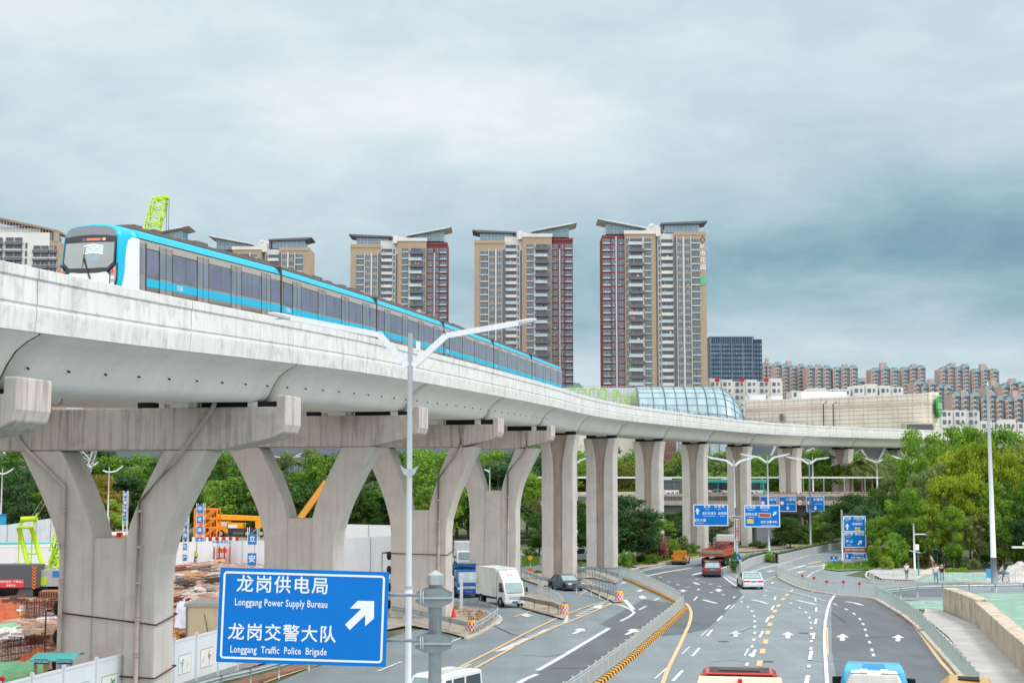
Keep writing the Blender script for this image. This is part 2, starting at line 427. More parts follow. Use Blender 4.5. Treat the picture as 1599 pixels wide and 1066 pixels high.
# pavement on the right, paved with grey slabs and drifted cement
flat('pavement', [gp((1446, 952), (1476, 957), (1526, 978), (1560, 1010), (1610, 1056), (1640, 1110), (1548, 1110), (1520, 1045), (1480, 995), (1440, 962)),
                  gp((1352, 893), (1375, 886), (1420, 888), (1500, 895), (1640, 893), (1640, 912), (1480, 909), (1378, 905))], PAVE, 0.10)
flat('path', [gp((1430, 905), (1440, 893), (1462, 884), (1478, 882), (1475, 886), (1455, 895), (1452, 906))], mat('dirt_path', 'bfb2a2', .9, var=.12, scale=1), .13)
flat('verge', [gp((1000, 888), (1050, 876.5), (1092, 870.5), (1090, 867), (1040, 869), (985, 876), (985, 884)),
               gp((1170, 862), (1230, 856), (1305, 849.5), (1300, 846), (1220, 851), (1150, 857), (1150, 863))], mat('brick_pavement', '9c8b7d', .9, var=.12, scale=1.2), .12)

# ---------------- painted markings ----------------
class Paint:
 def __init__(s): s.mb = MB(); s.k = 0
 def nz(s):
  s.k += 1; return .012 + (s.k % 23) * .0012
 def line(s, pts, w, z=None):
  z = s.nz()
  p = [G(*q) if len(q) == 2 else Vector(q) for q in pts]
  L = []; Rr = []
  for i, q in enumerate(p):
   d = (p[min(i + 1, len(p) - 1)] - p[max(i - 1, 0)]); d.z = 0; d.normalize()
   n = Vector((-d.y, d.x, 0)) * w / 2; L.append(q + n); Rr.append(q - n)
  for i in range(len(p) - 1):
   s.mb.add([(v.x, v.y, z) for v in (L[i], Rr[i], Rr[i + 1], L[i + 1])], [(0, 1, 2, 3)])
 def seg(s, a, b, w, z=None): s.line([a, b], w, z)
 def poly(s, pts, z=None):
  z = s.nz()
  s.mb.add([(v.x, v.y, z) for v in [G(*q) for q in pts]], [tuple(range(len(pts)))])
 def arrow(s, c, hgt, wid, lean=.05, z=None, kind='up', stem=.36):
  """arrow pointing away from the viewer; sizes in metres"""
  z = s.nz(); o = G(*c); q_ = G(c[0] + lean * 10, c[1] - 10); tilt = atan2(q_.y - o.y, q_.x - o.x) - pi / 2; ca, sa = cos(tilt), sin(tilt)
  def T(x, y): return (o.x + x * ca - y * sa, o.y + x * sa + y * ca, z)
  if kind == 'up':
   pl = [(-stem * wid / 2, 0), (stem * wid / 2, 0), (stem * wid / 2, hgt * .5), (wid / 2, hgt * .5), (0, hgt), (-wid / 2, hgt * .5), (-stem * wid / 2, hgt * .5)]
   s.mb.add([T(*pl[i]) for i in (0, 1, 2, 6)], [(0, 1, 2, 3)]); s.mb.add([T(*pl[i]) for i in (3, 4, 5)], [(0, 1, 2)])
W = Paint(); Y_ = Paint()
# main carriageway, lane dashes (white)
for a, b, w in [((325, 968), (250, 1050), .17), ((455, 795), (400, 858), .16), ((552, 655), (512, 705), .16), ((630, 548), (592, 588), .16), ((690, 465), (655, 498), .16),
    ((440, 400), (410, 430), .15), ((520, 655), (468, 703), .08), ((380, 785), (318, 845), .08), ((205, 950), (112, 1032), .1),
    ((945, 665), (918, 715), .17), ((990, 558), (966, 600), .17), ((1028, 470), (1010, 505), .15), ((1040, 400), (1034, 428), .16), ((885, 810), (862, 870), .18),
    ((835, 800), (800, 860), .1), ((725, 465), (690, 498), .09), ((800, 395), (765, 425), .09),
    ((1355, 575), (1346, 615), .17), ((1356, 485), (1352, 520), .15), ((1346, 410), (1350, 440), .15), ((1338, 680), (1330, 730), .17),
    ((1318, 820), (1304, 890), .2), ((1292, 1005), (1278, 1066), .22)]:
 W.seg(R4(*a), R4(*b), w)
# curved rows of short dashes
def dots(P_, pts, conv, ln, w):
 for i, q in enumerate(pts):
  a = G(*conv(*q)); b = G(*conv(*pts[min(i + 1, len(pts) - 1)])) if i < len(pts) - 1 else None
  c = G(*conv(*pts[i - 1])) if i else None
  d = ((b if b is not None else a) - (c if c is not None else a)); d.z = 0; d.normalize()
  P_.line([a - d * ln / 2, a + d * ln / 2], w)
dots(W, [(780, 440), (828, 478), (860, 512), (876, 550), (881, 590), (882, 632), (882, 680), (874, 732), (860, 785), (845, 850), (822, 922)], R4, 1.3, .17)
dots(W, [(1160, 452), (1228, 488), (1276, 524), (1302, 564), (1312, 602), (1316, 646), (1318, 692), (1316, 746), (1314, 802), (1308, 860), (1298, 940)], R4, 1.3, .17)
dots(W, [(20, 428), (120, 460), (205, 498), (264, 532), (310, 573), (334, 612), (350, 655), (362, 700), (384, 752), (402, 812), (414, 850)], R5, 1.3, .17)
dots(W, [(155, 250), (218, 288), (290, 310), (365, 328), (430, 300), (478, 288), (538, 305), (612, 322), (545, 370), (640, 388), (436, 268), (404, 240), (960, 390), (968, 350)], R4, .7, .3)
dots(Y_, [(918, 912), (942, 820), (964, 746), (982, 676), (998, 614), (1014, 556), (1036, 512), (1064, 470), (1100, 420), (1128, 388)], R4, 2.3, .3)
# arrows
for c, hh, ww in [((733, 710), 2.6, .95), ((1135, 722), 2.8, 1.0), ((1553, 740), 2.7, .95), ((602, 362), 2.4, 1.2), ((328, 365), 2.2, 1.1)]:
 W.arrow(R4(*c), hh * 1.45, ww * .78)
for c in [(175, 738), (602, 745)]: W.arrow(R5(*c), 4.0, .78)
for pts in [[(485, 425), (530, 438), (585, 452)], [(860, 425), (930, 440), (980, 455)], [(1208, 430), (1290, 448), (1350, 462)], [(412, 292), (430, 300), (450, 308)]]:
 W.line([R4(*q) for q in pts], .35)
W.line([R5(*q) for q in [(205, 440), (270, 450), (330, 468)]], .35)
for c in [(445, 345), (720, 405), (1165, 355), (1325, 362), (1015, 295), (1000, 205), (1225, 215)]:
 x, y = c; W.poly([R4(x - 13, y + 6), R4(x + 5, y + 7), R4(x + 15, y - 3), R4(x + 3, y - 6), R4(x - 4, y)])
# solid edge lines
Y_.line([R4(*q) for q in [(350, 450), (375, 480), (392, 520), (388, 570), (370, 630), (350, 670), (310, 760), (250, 880), (205, 975), (165, 1090)]], .22)
Y_.line([R5(*q) for q in [(425, 418), (470, 440), (520, 468), (600, 520), (700, 590), (780, 690), (860, 800), (940, 910), (1030, 1010), (1080, 1090)]], .22)
W.line([R4(*q) for q in [(1500, 388), (1462, 440), (1440, 510), (1424, 600), (1418, 700), (1420, 800), (1428, 900), (1434, 1000), (1440, 1090)]], .2)
Y_.line([R4(*q) for q in [(1440, 640), (1442, 760), (1446, 850)]], .1)
W.line([R4(*q) for q in [(945, 322), (1060, 345), (1200, 375), (1340, 412), (1425, 435)]], .14)
W.line([R4(*q) for q in [(640, 245), (690, 285), (740, 322)]], .18)
W.line([R4(*q) for q in [(668, 243), (720, 268), (760, 285)]], .16)
W.line([R4(*q) for q in [(755, 285), (775, 250), (830, 215), (960, 175), (1100, 140), (1280, 90), (1550, 42)]], .22)
Y_.line([R4(*q) for q in [(930, 290), (985, 268), (1045, 240), (1080, 262), (1140, 300)]], .16)
W.line([R4(*q) for q in [(0, 208), (110, 180), (240, 142), (440, 120)]], .15)
W.line([R4(*q) for q in [(50, 240), (200, 210), (390, 180)]], .4)
W.line([R4(*q) for q in [(405, 232), (480, 215)]], .5)
W.line([RC(*q) for q in [(1150, 240), (1300, 220), (1420, 195)]], .25)
W.line([RC(*q) for q in [(930, 420), (1070, 385)]], .3)
W.line([R4(*q) for q in [(1285, 250), (1330, 215), (1400, 190), (1579, 170)]], .14)
for a, b in [((975, 210), (1025, 200)), ((1210, 215), (1265, 205)), ((1190, 180), (1270, 160)), ((1280, 175), (1420, 160)), ((1390, 165), (1440, 150))]:
 W.line([R4(*a), R4(*b)], .45)
for a, b in [((1110, 205), (1200, 178)), ((1290, 150), (1390, 128))]: Y_.line([R4(*a), R4(*b)], .4)
# left carriageway
Y_.line([R2(*q) for q in [(262, 1008), (450, 905), (640, 800), (830, 715), (920, 680), (980, 655), (1180, 570)]], .2)
Y_.line([R2(*q) for q in [(150, 1012), (245, 960), (440, 862), (640, 755), (860, 650), (990, 600), (1080, 570)]], .2)
for i in range(23):
 t = i / 22; a = (455 + t * (890 - 455), 868 - t * (868 - 668)); b = (505 + t * (905 - 505), 860 - t * (860 - 678))
 W.seg(R2(a[0] - 2, a[1]), R2(b[0] + 22, b[1] - 6), .3)
for i in range(8):
 t = i / 7; a = (960 + t * 160, 655 - t * 85); W.seg(R2(a[0] - 10, a[1] - 8), R2(a[0] + 36, a[1] - 15), .3)
W.poly([R2(1050, 600), R2(1110, 600), R2(1130, 575), R2(1085, 580)]); W.poly([R2(880, 690), R2(905, 690), R2(912, 625), R2(895, 625)])
W.line([R2(*q) for q in [(718, 985), (850, 910), (1000, 820), (1165, 722)]], .3)
W.line([R2(*q) for q in [(580, 1075), (640, 1040), (715, 1008)]], .3)
W.line([R2(*q) for q in [(250, 968), (300, 945)]], .14); W.line([R2(*q) for q in [(380, 870), (1000, 700), (1120, 660)][:0] or [(1130, 560), (1240, 580), (1300, 605), (1322, 625), (1290, 650), (1235, 678)]], .22)
W.line([RJ(*q) for q in [(985, 480), (1030, 530), (1085, 590)]], .35)
W.line([RJ(*q) for q in [(790, 495), (900, 520), (1000, 560), (1075, 595)]], .1)
W.line([RJ(*q) for q in [(1145, 595), (1230, 550)]], .2); W.line([RJ(*q) for q in [(1320, 488), (1380, 458)]], .2); W.line([RJ(*q) for q in [(10, 862), (85, 822)]], .2)
W.line([RJ(*q) for q in [(930, 300), (1000, 288)]], .3)
for c, dx in [((375, 870), 1), ((975, 878), 1)]:
 x, y = c; W.poly([RJ(x, y), RJ(x + 45, y), RJ(x + 120, y - 30), RJ(x + 165, y - 32), RJ(x + 150, y - 62), RJ(x + 90, y - 66), RJ(x + 30, y - 44), RJ(x + 75, y - 40)])
W.poly([RJ(1150, 460), RJ(1180, 475), RJ(1240, 462), RJ(1190, 432), RJ(1150, 440)]); W.poly([RJ(1110, 385), RJ(1150, 392), RJ(1200, 378), RJ(1165, 362)])
Y_.line([RJ(*q) for q in [(470, 430), (520, 400), (550, 370)]], .15); Y_.line([RJ(*q) for q in [(1000, 420), (1090, 410)]], .25)
W.line([R2(*q) for q in [(160, 815), (260, 775), (380, 728), (470, 695), (492, 668), (480, 645), (462, 638)]], .18)
Y_.line([(412, 1066), (440, 1056), (500, 1037), (560, 1017)], .15)
W.line([(590, 1048), (627, 1033)], .15); Y_.line([R2(570, 655), R2(760, 585)], .15)
W.poly([R2(605, 640), R2(650, 655), R2(685, 645), R2(650, 630)]); W.poly([R2(870, 585), R2(905, 592), R2(905, 680), R2(880, 688)][:0] or [R2(1245, 440), R2(1270, 445), R2(1268, 436), R2(1250, 432)])
Y_.line([R2(*q) for q in [(1235, 408), (1300, 425), (1420, 480), (1585, 572)]], .13)
W.line([R5(*q) for q in [(485, 370), (600, 352), (800, 338), (950, 330)]], .12)
Y_.line([R5(*q) for q in [(520, 318), (640, 312), (800, 312), (1570, 318)]], .12)
tag(W.mb.build('white_road_markings', LINEW, origin=(0, 0, 0)), kind='structure')
tag(Y_.mb.build('yellow_road_markings', LINEY, origin=(0, 0, 0)), kind='structure')

T_ = Paint()
for q in ([(110, 700), (300, 690), (520, 650)], [(1190, 535), (1280, 540)], [(690, 700), (860, 640), (1000, 635)], [(1380, 640), (1440, 632), (1500, 636)], [(560, 900), (700, 890), (850, 905)], [(1290, 890), (1400, 905), (1560, 900)]): T_.line([R4(*p) for p in q], .07)
for q in ([(640, 890), (760, 900), (900, 880)], [(790, 975), (1060, 968)], [(430, 700), (560, 760), (700, 790)]): T_.line([R2(*p) for p in q], .09)
for q in ([(150, 700), (420, 715), (640, 690)], [(560, 420), (700, 520), (800, 640), (960, 900)], [(90, 520), (200, 600)]): T_.line([R5(*p) for p in q], .06)
for x, y in ((640, 745), (1255, 680), (980, 900), (420, 600)): o_ = G(*R4(x, y)); T_.mb.add([(o_.x + .35 * cos(a * pi / 6), o_.y + .35 * sin(a * pi / 6), .0105) for a in range(12)], [tuple(range(12))])
tag(T_.mb.build('tar_seams', mat('tar', '4a4d50', .8, var=.2, scale=3), origin=(0, 0, 0)), kind='structure')
# yard soil mesh
tag(yard.build('construction_ground', SOIL, origin=(0, 0, 0)), kind='structure')
# ======================= VIADUCT =======================
EDGE = [(-21.54 + .2074 * y, y) for y in (12, 25, 40.1, 60.4, 81, 101.5, 122.3)] + \
       [(8.0, 142.5), (13.4, 161.5), (20.6, 180.5), (28.7, 199), (37.7, 217), (48.7, 234), (60.8, 249.5), (74.0, 264), (88.5, 277.5), (104, 290), (120, 301)]
ZP = [(0, 5.0), (15, 5.4), (37.9, 5.91), (45.8, 6.27), (55.6, 6.64), (62.5, 7.0), (71.4, 7.28), (79.7, 7.47), (98.6, 7.9), (119.5, 8.3), (150, 8.72), (172, 9.03), (200, 9.28), (222, 9.45), (250, 9.8), (268, 10.1), (310, 10.4)]
def lerp_tab(tab, x):
 if x <= tab[0][0]: return tab[0][1]
 for (a, va), (b, vb) in zip(tab, tab[1:]):
  if x <= b: return va + (vb - va) * (x - a) / (b - a)
 return tab[-1][1]
def catmull(pts, n):
 out = []
 for i in range(len(pts) - 1):
  p0 = Vector(pts[max(i - 1, 0)]); p1 = Vector(pts[i]); p2 = Vector(pts[i + 1]); p3 = Vector(pts[min(i + 2, len(pts) - 1)])
  for k in range(n):
   t = k / n
   out.append(.5 * ((2 * p1) + (-p0 + p2) * t + (2 * p0 - 5 * p1 + 4 * p2 - p3) * t * t + (-p0 + 3 * p1 - 3 * p2 + p3) * t ** 3))
 out.append(Vector(pts[-1])); return out
PATH = catmull(EDGE, 12)
ACC = [0.0]
for a, b in zip(PATH, PATH[1:]): ACC.append(ACC[-1] + (b - a).length)
def topz(y):           # softened height profile of the parapet top
 return H + sum(lerp_tab(ZP, y + d) for d in (-9, -6, -3, 0, 3, 6, 9)) / 7
def at_s(s):
 """edge point, tangent and parapet top height at arc length s"""
 s = max(0, min(s, ACC[-1] - 1e-4)); i = 0
 while ACC[i + 1] < s: i += 1
 t = (s - ACC[i]) / (ACC[i + 1] - ACC[i]); p = PATH[i].lerp(PATH[i + 1], t)
 j0, j1 = max(i - 3, 0), min(i + 4, len(PATH) - 1)
 d = (PATH[j1] - PATH[j0]).normalized()
 return p, d, topz(p.y)
def s_of_edge(k): return ACC[12 * k]
PIER_S = [s_of_edge(k) for k in range(2, len(EDGE) - 1)]       # pier stations
def sweep(mb, prof, s0, s1, step=1.6, off=0.0, dz=0.0, caps=True):
 """prof: (distance left of the outer edge, height from the parapet top); off may be a function of s"""
 n = max(2, int((s1 - s0) / step) + 1); secs = []
 for i in range(n):
  s = s0 + (s1 - s0) * i / (n - 1); p, d, z = at_s(s); nl = Vector((-d.y, d.x)); o = off(s) if callable(off) else off
  secs.append([(p.x + nl.x * (q + o), p.y + nl.y * (q + o), z + h + dz) for q, h in prof])
 return mb.loft(secs, caps=caps)
GW = 7.0
box_prof = [(.10, -1.72), (.22, -1.86), (.55, -2.02), (.92, -2.30), (1.18, -2.68), (1.38, -3.08), (1.55, -3.30), (1.85, -3.4), (GW - 1.85, -3.4), (GW - 1.55, -3.3),
   (GW - 1.38, -3.08), (GW - 1.18, -2.68), (GW - .92, -2.30), (GW - .55, -2.02), (GW - .22, -1.86), (GW - .10, -1.72), (GW - .1, -1.05), (.10, -1.05)]
par_prof = [(0.05, -1.80), (0.0, -1.25), (0.0, -1.16), (.035, -1.13), (.035, -1.06), (0.0, -1.03), (0.02, -.36), (-.03, -.30), (-.03, -.02), (.02, 0.0), (.25, 0.0), (.27, -.3), (.27, -1.04), (.30, -1.80)]
far_prof = [(GW - a, b) for a, b in reversed(par_prof)]
viaduct = thing('railway_viaduct', 'long curving concrete railway viaduct carrying the blue and white train', 'viaduct', (at_s(0)[0].x, at_s(0)[0].y, 0))
stations = [0.0] + PIER_S + [ACC[-1]]
for a, b in zip(stations, stations[1:]):
 mb = MB(); mb.smooth = True; sweep(mb, box_prof, a + .05, b - .05); mb.build('girder', CONC_G, viaduct, world=True)
# parapets are cast in panels of their own length
s = 0.0; k = 0
lens = [8.7, 9.6, 9.9, 10.2, 10.1, 10.3, 10.0]
panels = []
while s < ACC[-1] - 1:
 e = min(ACC[-1], s + lens[k % 7]); panels.append((s, e)); s = e; k += 1
for a, b in panels:
 for pr in (par_prof, far_prof):
  mb = MB(); sweep(mb, pr, a + .025, b - .025, 1.2); mb.build('parapet', CONC_P, viaduct, world=True)
mb = MB(); sweep(mb, [(.3, -1.02), (.3, -1.049), (GW - .3, -1.049), (GW - .3, -1.02)], 0, ACC[-1]); mb.build('deck', mat('ballast_slab', '9a9690', .9, var=.15, scale=2), viaduct, world=True)
# rails: two tracks, fixed along the deck
def rail_line(o):
 mb = MB(); sweep(mb, [(o - .035, -.93), (o - .035, -.78), (o + .035, -.78), (o + .035, -.93)], 0, ACC[-1], 2.5)
 mb.build('rail', mat('rail_steel', '6a5a50', .5, .5, var=.2), viaduct, world=True)
for o in (1.95, 3.0, 4.6, 5.65): rail_line(o)
for o in (1.5, 3.3):
 mb = MB(); sweep(mb, [(o - .2 + .3, -1.018), (o - .2 + .3, -.93), (o + .3 + .3, -.93), (o + .3 + .3, -1.018)], 0, ACC[-1], 2.5); mb.build('track_plinth', CONC_G, viaduct, world=True)
# little weep pipes in a row along the web
for i in range(40):
 s = s_of_edge(2) - 6 + i * 2.35
 p, d, z = at_s(s); nl = Vector((-d.y, d.x)); q = Vector((p.x + nl.x * 1.17, p.y + nl.y * 1.17, z - 2.72))
 mb = MB(); mb.tube([q, q + Vector((-nl.x * .07, -nl.y * .07, -.03))], .035, 6)
 if i < 40: mb.build('weep_pipe', DARKGAP, viaduct, world=True)
# safety mesh fence on top of the parapet where the line crosses the flyover
for i, s in enumerate([s_of_edge(8) + 4 + 2.4 * k for k in range(34)]):
 p, d, z = at_s(s); nl = Vector((-d.y, d.x)); q = Vector((p.x + nl.x * .14, p.y + nl.y * .14, z))
 mb = MB(); mb.bar(q, q + Vector((0, 0, .45)), .07); mb.build('parapet_post', STEELD, viaduct, world=True)
for hgt in (.22, .43):
 mb = MB(); sweep(mb, [(.12, hgt - .02), (.12, hgt + .02), (.16, hgt + .02), (.16, hgt - .02)], s_of_edge(8) + 4, s_of_edge(8) + 4 + 2.4 * 33, 2.4); mb.build('parapet_rail', STEELD, viaduct, world=True)

# ---- second girder on the far left, joining the line at the fifth pier ----
TC = [9.2, 8.15, 7.35, 6.1, 5.4]          # distance edge -> centre of each forked pier
def off2(s):
 tab = [(0, 10.9), (PIER_S[0], 10.6), (PIER_S[1], 9.7), (PIER_S[2], 8.4), (PIER_S[3], 7.3), (PIER_S[4], 7.0), (PIER_S[6], 6.9), (999, 6.9)]
 return lerp_tab(tab, s)
br = thing('branch_viaduct', 'lower grey girder running behind the near railway viaduct on the forked piers', 'viaduct', (-30, 20, 0))
W2 = 6.0
bp2 = [(.1, -1.7), (.5, -2.0), (.9, -2.3), (1.2, -2.8), (1.5, -3.3), (W2 - 1.5, -3.3), (W2 - 1.2, -2.8), (W2 - .9, -2.3), (W2 - .5, -2.0), (W2 - .1, -1.7), (W2 - .1, -1.1), (.1, -1.1)]
for a, b in zip(stations[:7], stations[1:8]):
 mb = MB(); mb.smooth = True; sweep(mb, bp2, a + .05, b - .05, off=off2, dz=-.12); mb.build('girder', CONC_G, br, world=True)
for a, b in zip(stations[:7], stations[1:8]):
 for pr in (par_prof, [(W2 - q, h) for q, h in reversed(par_prof)]):
  mb = MB(); sweep(mb, pr, a + .03, b - .03, off=off2, dz=-.12); mb.build('parapet', CONC_P, br, world=True)

# ---- forked piers ----
def frame_at(s, left):
 p, d, z = at_s(s); nl = Vector((-d.y, d.x)); th = atan2(-d.x, d.y)
 return Vector((p.x + nl.x * left, p.y + nl.y * left, 0)), th, z
fork_labels = ['nearest forked concrete pier, only its blunt beam end showing at the picture edge',
               'large forked concrete pier rising behind the white hoarding with two drainpipes',
               'forked concrete pier whose foot hides behind the big blue direction sign',
               'forked concrete pier crossed by the tall white double-arm lamp post',
               'slim forked concrete pier behind the white box truck']
ZB = [(11.98, 10.5, 8.0), (12.72, 10.93, 7.3), (13.36, 11.6, 7.66), (13.68, 12.1, 7.75), (14.02, 12.5, 9.05)]
HWS = [4.4, 4.35, 4.45, 4.2, 3.95]; SHW = [2.2, 2.2, 2.1, 2.05, 2.05]
pipes = {1: [[(-4.4, 12.0), (-4.35, 11.4), (-3.9, 10.9), (-2.1, 9.4), (-2.1, .3)], [(4.75, 12.9), (4.6, 12.6), (3.0, 10.5), (1.45, 8.75), (1.45, .3)]],
         3: [[(3.1, 13.6), (3.1, 12.0), (1.5, 9.9), (1.5, .3)]], 4: [[(3.0, 13.9), (3.0, 12.4), (1.35, 10.5), (1.35, .3)]], 2: [], 0: []}
for k in range(5):
 tc = TC[k]; org, th, zt = frame_at(PIER_S[k], tc); zb1, zb0, zc = ZB[k]; hw, sw = HWS[k], SHW[k]; T = .92
 pr = thing('viaduct_pier', fork_labels[k], 'bridge pier', org, th, 'forked piers of the viaduct')
 hh = zb0 - zc
 def half(sg):
  lo = zc - 1.7
  pts = [(.76, 0), (sw, 0), (sw, lo), (sw + .1, lo + .9), (sw + (hw - sw) * .16, lo + 1.8)]
  z2, x2 = lo + 1.8, sw + (hw - sw) * .16
  for i in range(1, 8):
   t = i / 7; pts.append((x2 + (hw - x2) * (t ** 1.15), z2 + (zb0 - z2) * t))
  pts.append((hw - 1.95, zb0))
  for i in range(1, 8):
   t = i / 7; pts.append((.78 + (hw - 1.95 - .78) * (1 - t) ** 1.25, zb0 + (zc - zb0) * t))
  pts.append((.76, zc - .05))
  if sg < 0: pts = [(-x, z) for x, z in reversed(pts)]
  return pts
 for sg in (1, -1):
  mb = MB(); mb.prism(half(sg), -T, T); mb.build('arm', CONC_C, pr, fix=True, bevel=.09)
 mb = MB(); mb.box(-.757, .757, -T + .13, T - .13, 0, zc - .12); mb.build('shaft_panel', CONC_C, pr)
 # crossbeam: blunt rounded nose to the right, long arm to the left
 R_ = tc - .28; ch = R_ - 2.9; r = .28
 up = [(-R_ - 1.5, zb0 + .55), (-R_ + 1.2, zb0 + .003), (ch, zb0 + .003), (R_ - .55, zb0 + .5), (R_ - .12, zb0 + .72), (R_, zb0 + 1.05), (R_, zb1 + .48), (R_ - .42, zb1 + .48), (R_ - .42, zb1), (-R_ - 1.08, zb1), (-R_ - 1.08, zb1 + .45), (-R_ - 1.5, zb1 + .45)]
 mb = MB(); mb.prism(up, -T - .02, T + .02); mb.build('crossbeam', CONC_B, pr, fix=True, bevel=.05)
 gb = zt - 3.4
 mb = MB(); mb.box(R_ - 3.9, R_ - .46, -T + .22, T - .22, zb1 + .003, max(zb1 + .12, gb - .01)); mb.build('bearing_gap_shade', DARKGAP, pr)  # solid dark block, shade of the open gap put into its colour
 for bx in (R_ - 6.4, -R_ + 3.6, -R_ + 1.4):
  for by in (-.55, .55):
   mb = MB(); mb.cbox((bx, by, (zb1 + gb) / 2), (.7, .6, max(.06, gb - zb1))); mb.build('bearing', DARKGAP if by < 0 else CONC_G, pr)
 for bx in (R_ - 1.5, R_ - 4.2):
  mb = MB(); mb.box(bx - .25, bx + .15, -T + .1, -T + .5, zb1 + .002, gb - .02 if gb - zb1 > .1 else zb1 + .2); mb.build('stop_block', CONC_P, pr)
 for pl in pipes[k]:
  mb = MB(); y = -T - .13
  mb.tube([(x, y, z) for x, z in pl], .105, 8)
  for j in range(6):
   z = .8 + j * 1.5
   if z < pl[-2][1]: mb.tube([(pl[-1][0], y, z), (pl[-1][0], y, z + .12)], .135, 8)
  mb.build('drainpipe', mat('pipe_grey', 'b5aca4', .7, var=.12, scale=1, streak=.3), pr)

# ---- single column piers ----
col_labels = ['first straight concrete column after the forked piers, behind the dark car', 'straight concrete column beside the rounded shrubs and guardrail end',
              'straight concrete column with pink flowering bush at its foot', 'straight concrete column behind the far left direction sign',
              'straight concrete column with brown stained edge by the truck', 'straight concrete column passing behind the flyover deck, under the round limit sign',
              'straight concrete column standing beyond the flyover railing', 'last visible viaduct column, beside the tree crowns', 'viaduct column hidden among the right-hand tree crowns', 'viaduct column deep in the trees at the curve end']
for k in range(5, len(PIER_S)):
 org, th, zt = frame_at(PIER_S[k], 3.35); top = zt - 3.75
 pr = thing('viaduct_pier', col_labels[min(k - 5, 9)], 'bridge pier', org, th, 'column piers of the viaduct')
 hw, T = 1.62, 1.0
 for sg in (1, -1):
  pts = [(.42, 0), (hw, 0), (hw, top - 2.6), (hw + .06, top - 1.6), (hw + .2, top - .7), (hw + .34, top), (.95, top), (.7, top - 1.2), (.5, top - 2.4), (.42, top - 4)]
  if sg < 0: pts = [(-x, z) for x, z in reversed(pts)]
  mb = MB(); mb.prism(pts, -T, T); mb.build('column_half', CONC_C, pr, fix=True, bevel=.16)
 mb = MB(); mb.prism([(-.417, 0), (.417, 0), (.417, top - 4), (.497, top - 2.4), (.697, top - 1.2), (.947, top - .01), (-.947, top - .01), (-.697, top - 1.2), (-.497, top - 2.4), (-.417, top - 4)], -T + .28, T - .28)
 mb.build('column_core', mat('core_concrete', 'a59a8e', .9, var=.12, scale=.6, streak=.5), pr)
 for bx in (-1.2, 1.2):
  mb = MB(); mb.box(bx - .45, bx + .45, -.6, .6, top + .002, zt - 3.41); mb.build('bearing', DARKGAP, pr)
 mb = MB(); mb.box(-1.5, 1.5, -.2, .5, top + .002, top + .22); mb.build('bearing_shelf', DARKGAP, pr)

# ---- hanging tyres and rusty cable round two piers ----
tyre0 = None
for k, side, zs, lab in ((1, -1, (1.9, 3.0, 4.2), 'against the large forked pier behind the hoarding'), (3, -1, (1.0, 2.2, 3.4, 4.4), 'against the forked pier beside the lamp post')):
 org, th, zt = frame_at(PIER_S[k], TC[k])
 M = Matrix.Translation(org) @ Matrix.Rotation(th, 4, 'Z')
 for i, z in enumerate(zs):
  q = M @ Vector((side * (SHW[k] + .14), -.75, z))
  if tyre0 is None:
   mb = MB(); mb.lathe([(.16, -.07), (.25, -.11), (.3, -.07), (.3, .07), (.25, .11), (.16, .07), (.16, -.07)], 18, axis='x')
   tyre0 = mb.build('tyre', BLACK, origin=(0, 0, 0)); o = tyre0
  else: o = tyre0.copy(); COL.objects.link(o)
  o.location = q; o.rotation_euler = (0, 0, th)
  tag(o, '%s black tyre hanging %s' % (['lowest', 'second lowest', 'third lowest', 'highest'][i] if len(zs) == 4 else ['lowest', 'middle', 'topmost'][i], lab), 'tyre', 'tyres hung on the piers')
 mb = MB(); w = SHW[k] + .1; T = .98
 za = 4.1 if k == 1 else 4.6
 for z, dz in ((za, -.5), (za - 2.55, -.15)) if k == 1 else ((za, -.1),):
  mb.tube([M @ Vector(q) for q in ((-w - .5, -T, z), (w, -T - .02, z + dz), (w + .02, T, z + dz + .3), (-w - .5, T, z), (-w - .5, -T, z))], .035, 6)
 mb.tube([M @ Vector((-w - .5, -T, za)), M @ Vector((-w - .5, -T, za - 2.6))], .03, 6)
 tag(mb.build('cable', RUST), 'rusty red cable tied round the %s' % ('large forked pier behind the hoarding' if k == 1 else 'forked pier beside the lamp post'), 'cable')

# ======================= TRAIN =======================
TG = mat('train_grey', '9a9490', .35, .25, var=.03, scale=.4, spec=.5)
TGL = mat('train_grey_light', 'b0aaa5', .35, .2, var=.03, scale=.4)
TCY = mat('train_cyan', '0fb2d8', .42, var=.03, scale=.5, spec=.4)
TWH = mat('train_white', 'e6e8ea', .3, var=.02, scale=.5, coat=.3)
TRF = mat('train_roof', '6f6560', .7, var=.15, scale=2)
TGW = glassmat('train_window', '62667a', .1, .25, .8)
TGD = glassmat('train_door_window', '6b7886', .12, .2, .8)
TBK = mat('train_black', '20242b', .3, var=.1, scale=1, spec=.6)
ZR = [(40, 8.3), (47.5, 8.78), (49.3, 8.86), (62.5, 9.49), (75.8, 9.87), (89, 10.12), (102, 10.28), (115, 10.39), (129, 10.5)]
def train_pt(y): return Vector((-24.2 + .2235 * y, y, H + lerp_tab(ZR, y)))
joints = [48.0, 62.45, 75.75, 89.05, 102.3, 115.5, 128.6]
train = thing('metro_train', 'six-car metro train in grey, white and bright cyan running on the viaduct', 'train', (train_pt(48).x, 48, train_pt(48).z - 2.4))
WD = 2.25
prof_car = [(0.0, -2.3), (-.0, -1.95), (0.0, -.9), (.03, -.3), (.06, -.22), (.14, -.06), (.3, .05), (.6, .12), (WD / 2, .15), (WD - .6, .12), (WD - .3, .05), (WD - .14, -.06), (WD - .06, -.22), (WD - .03, -.3), (WD, -.9), (WD, -1.95), (WD, -2.3)]
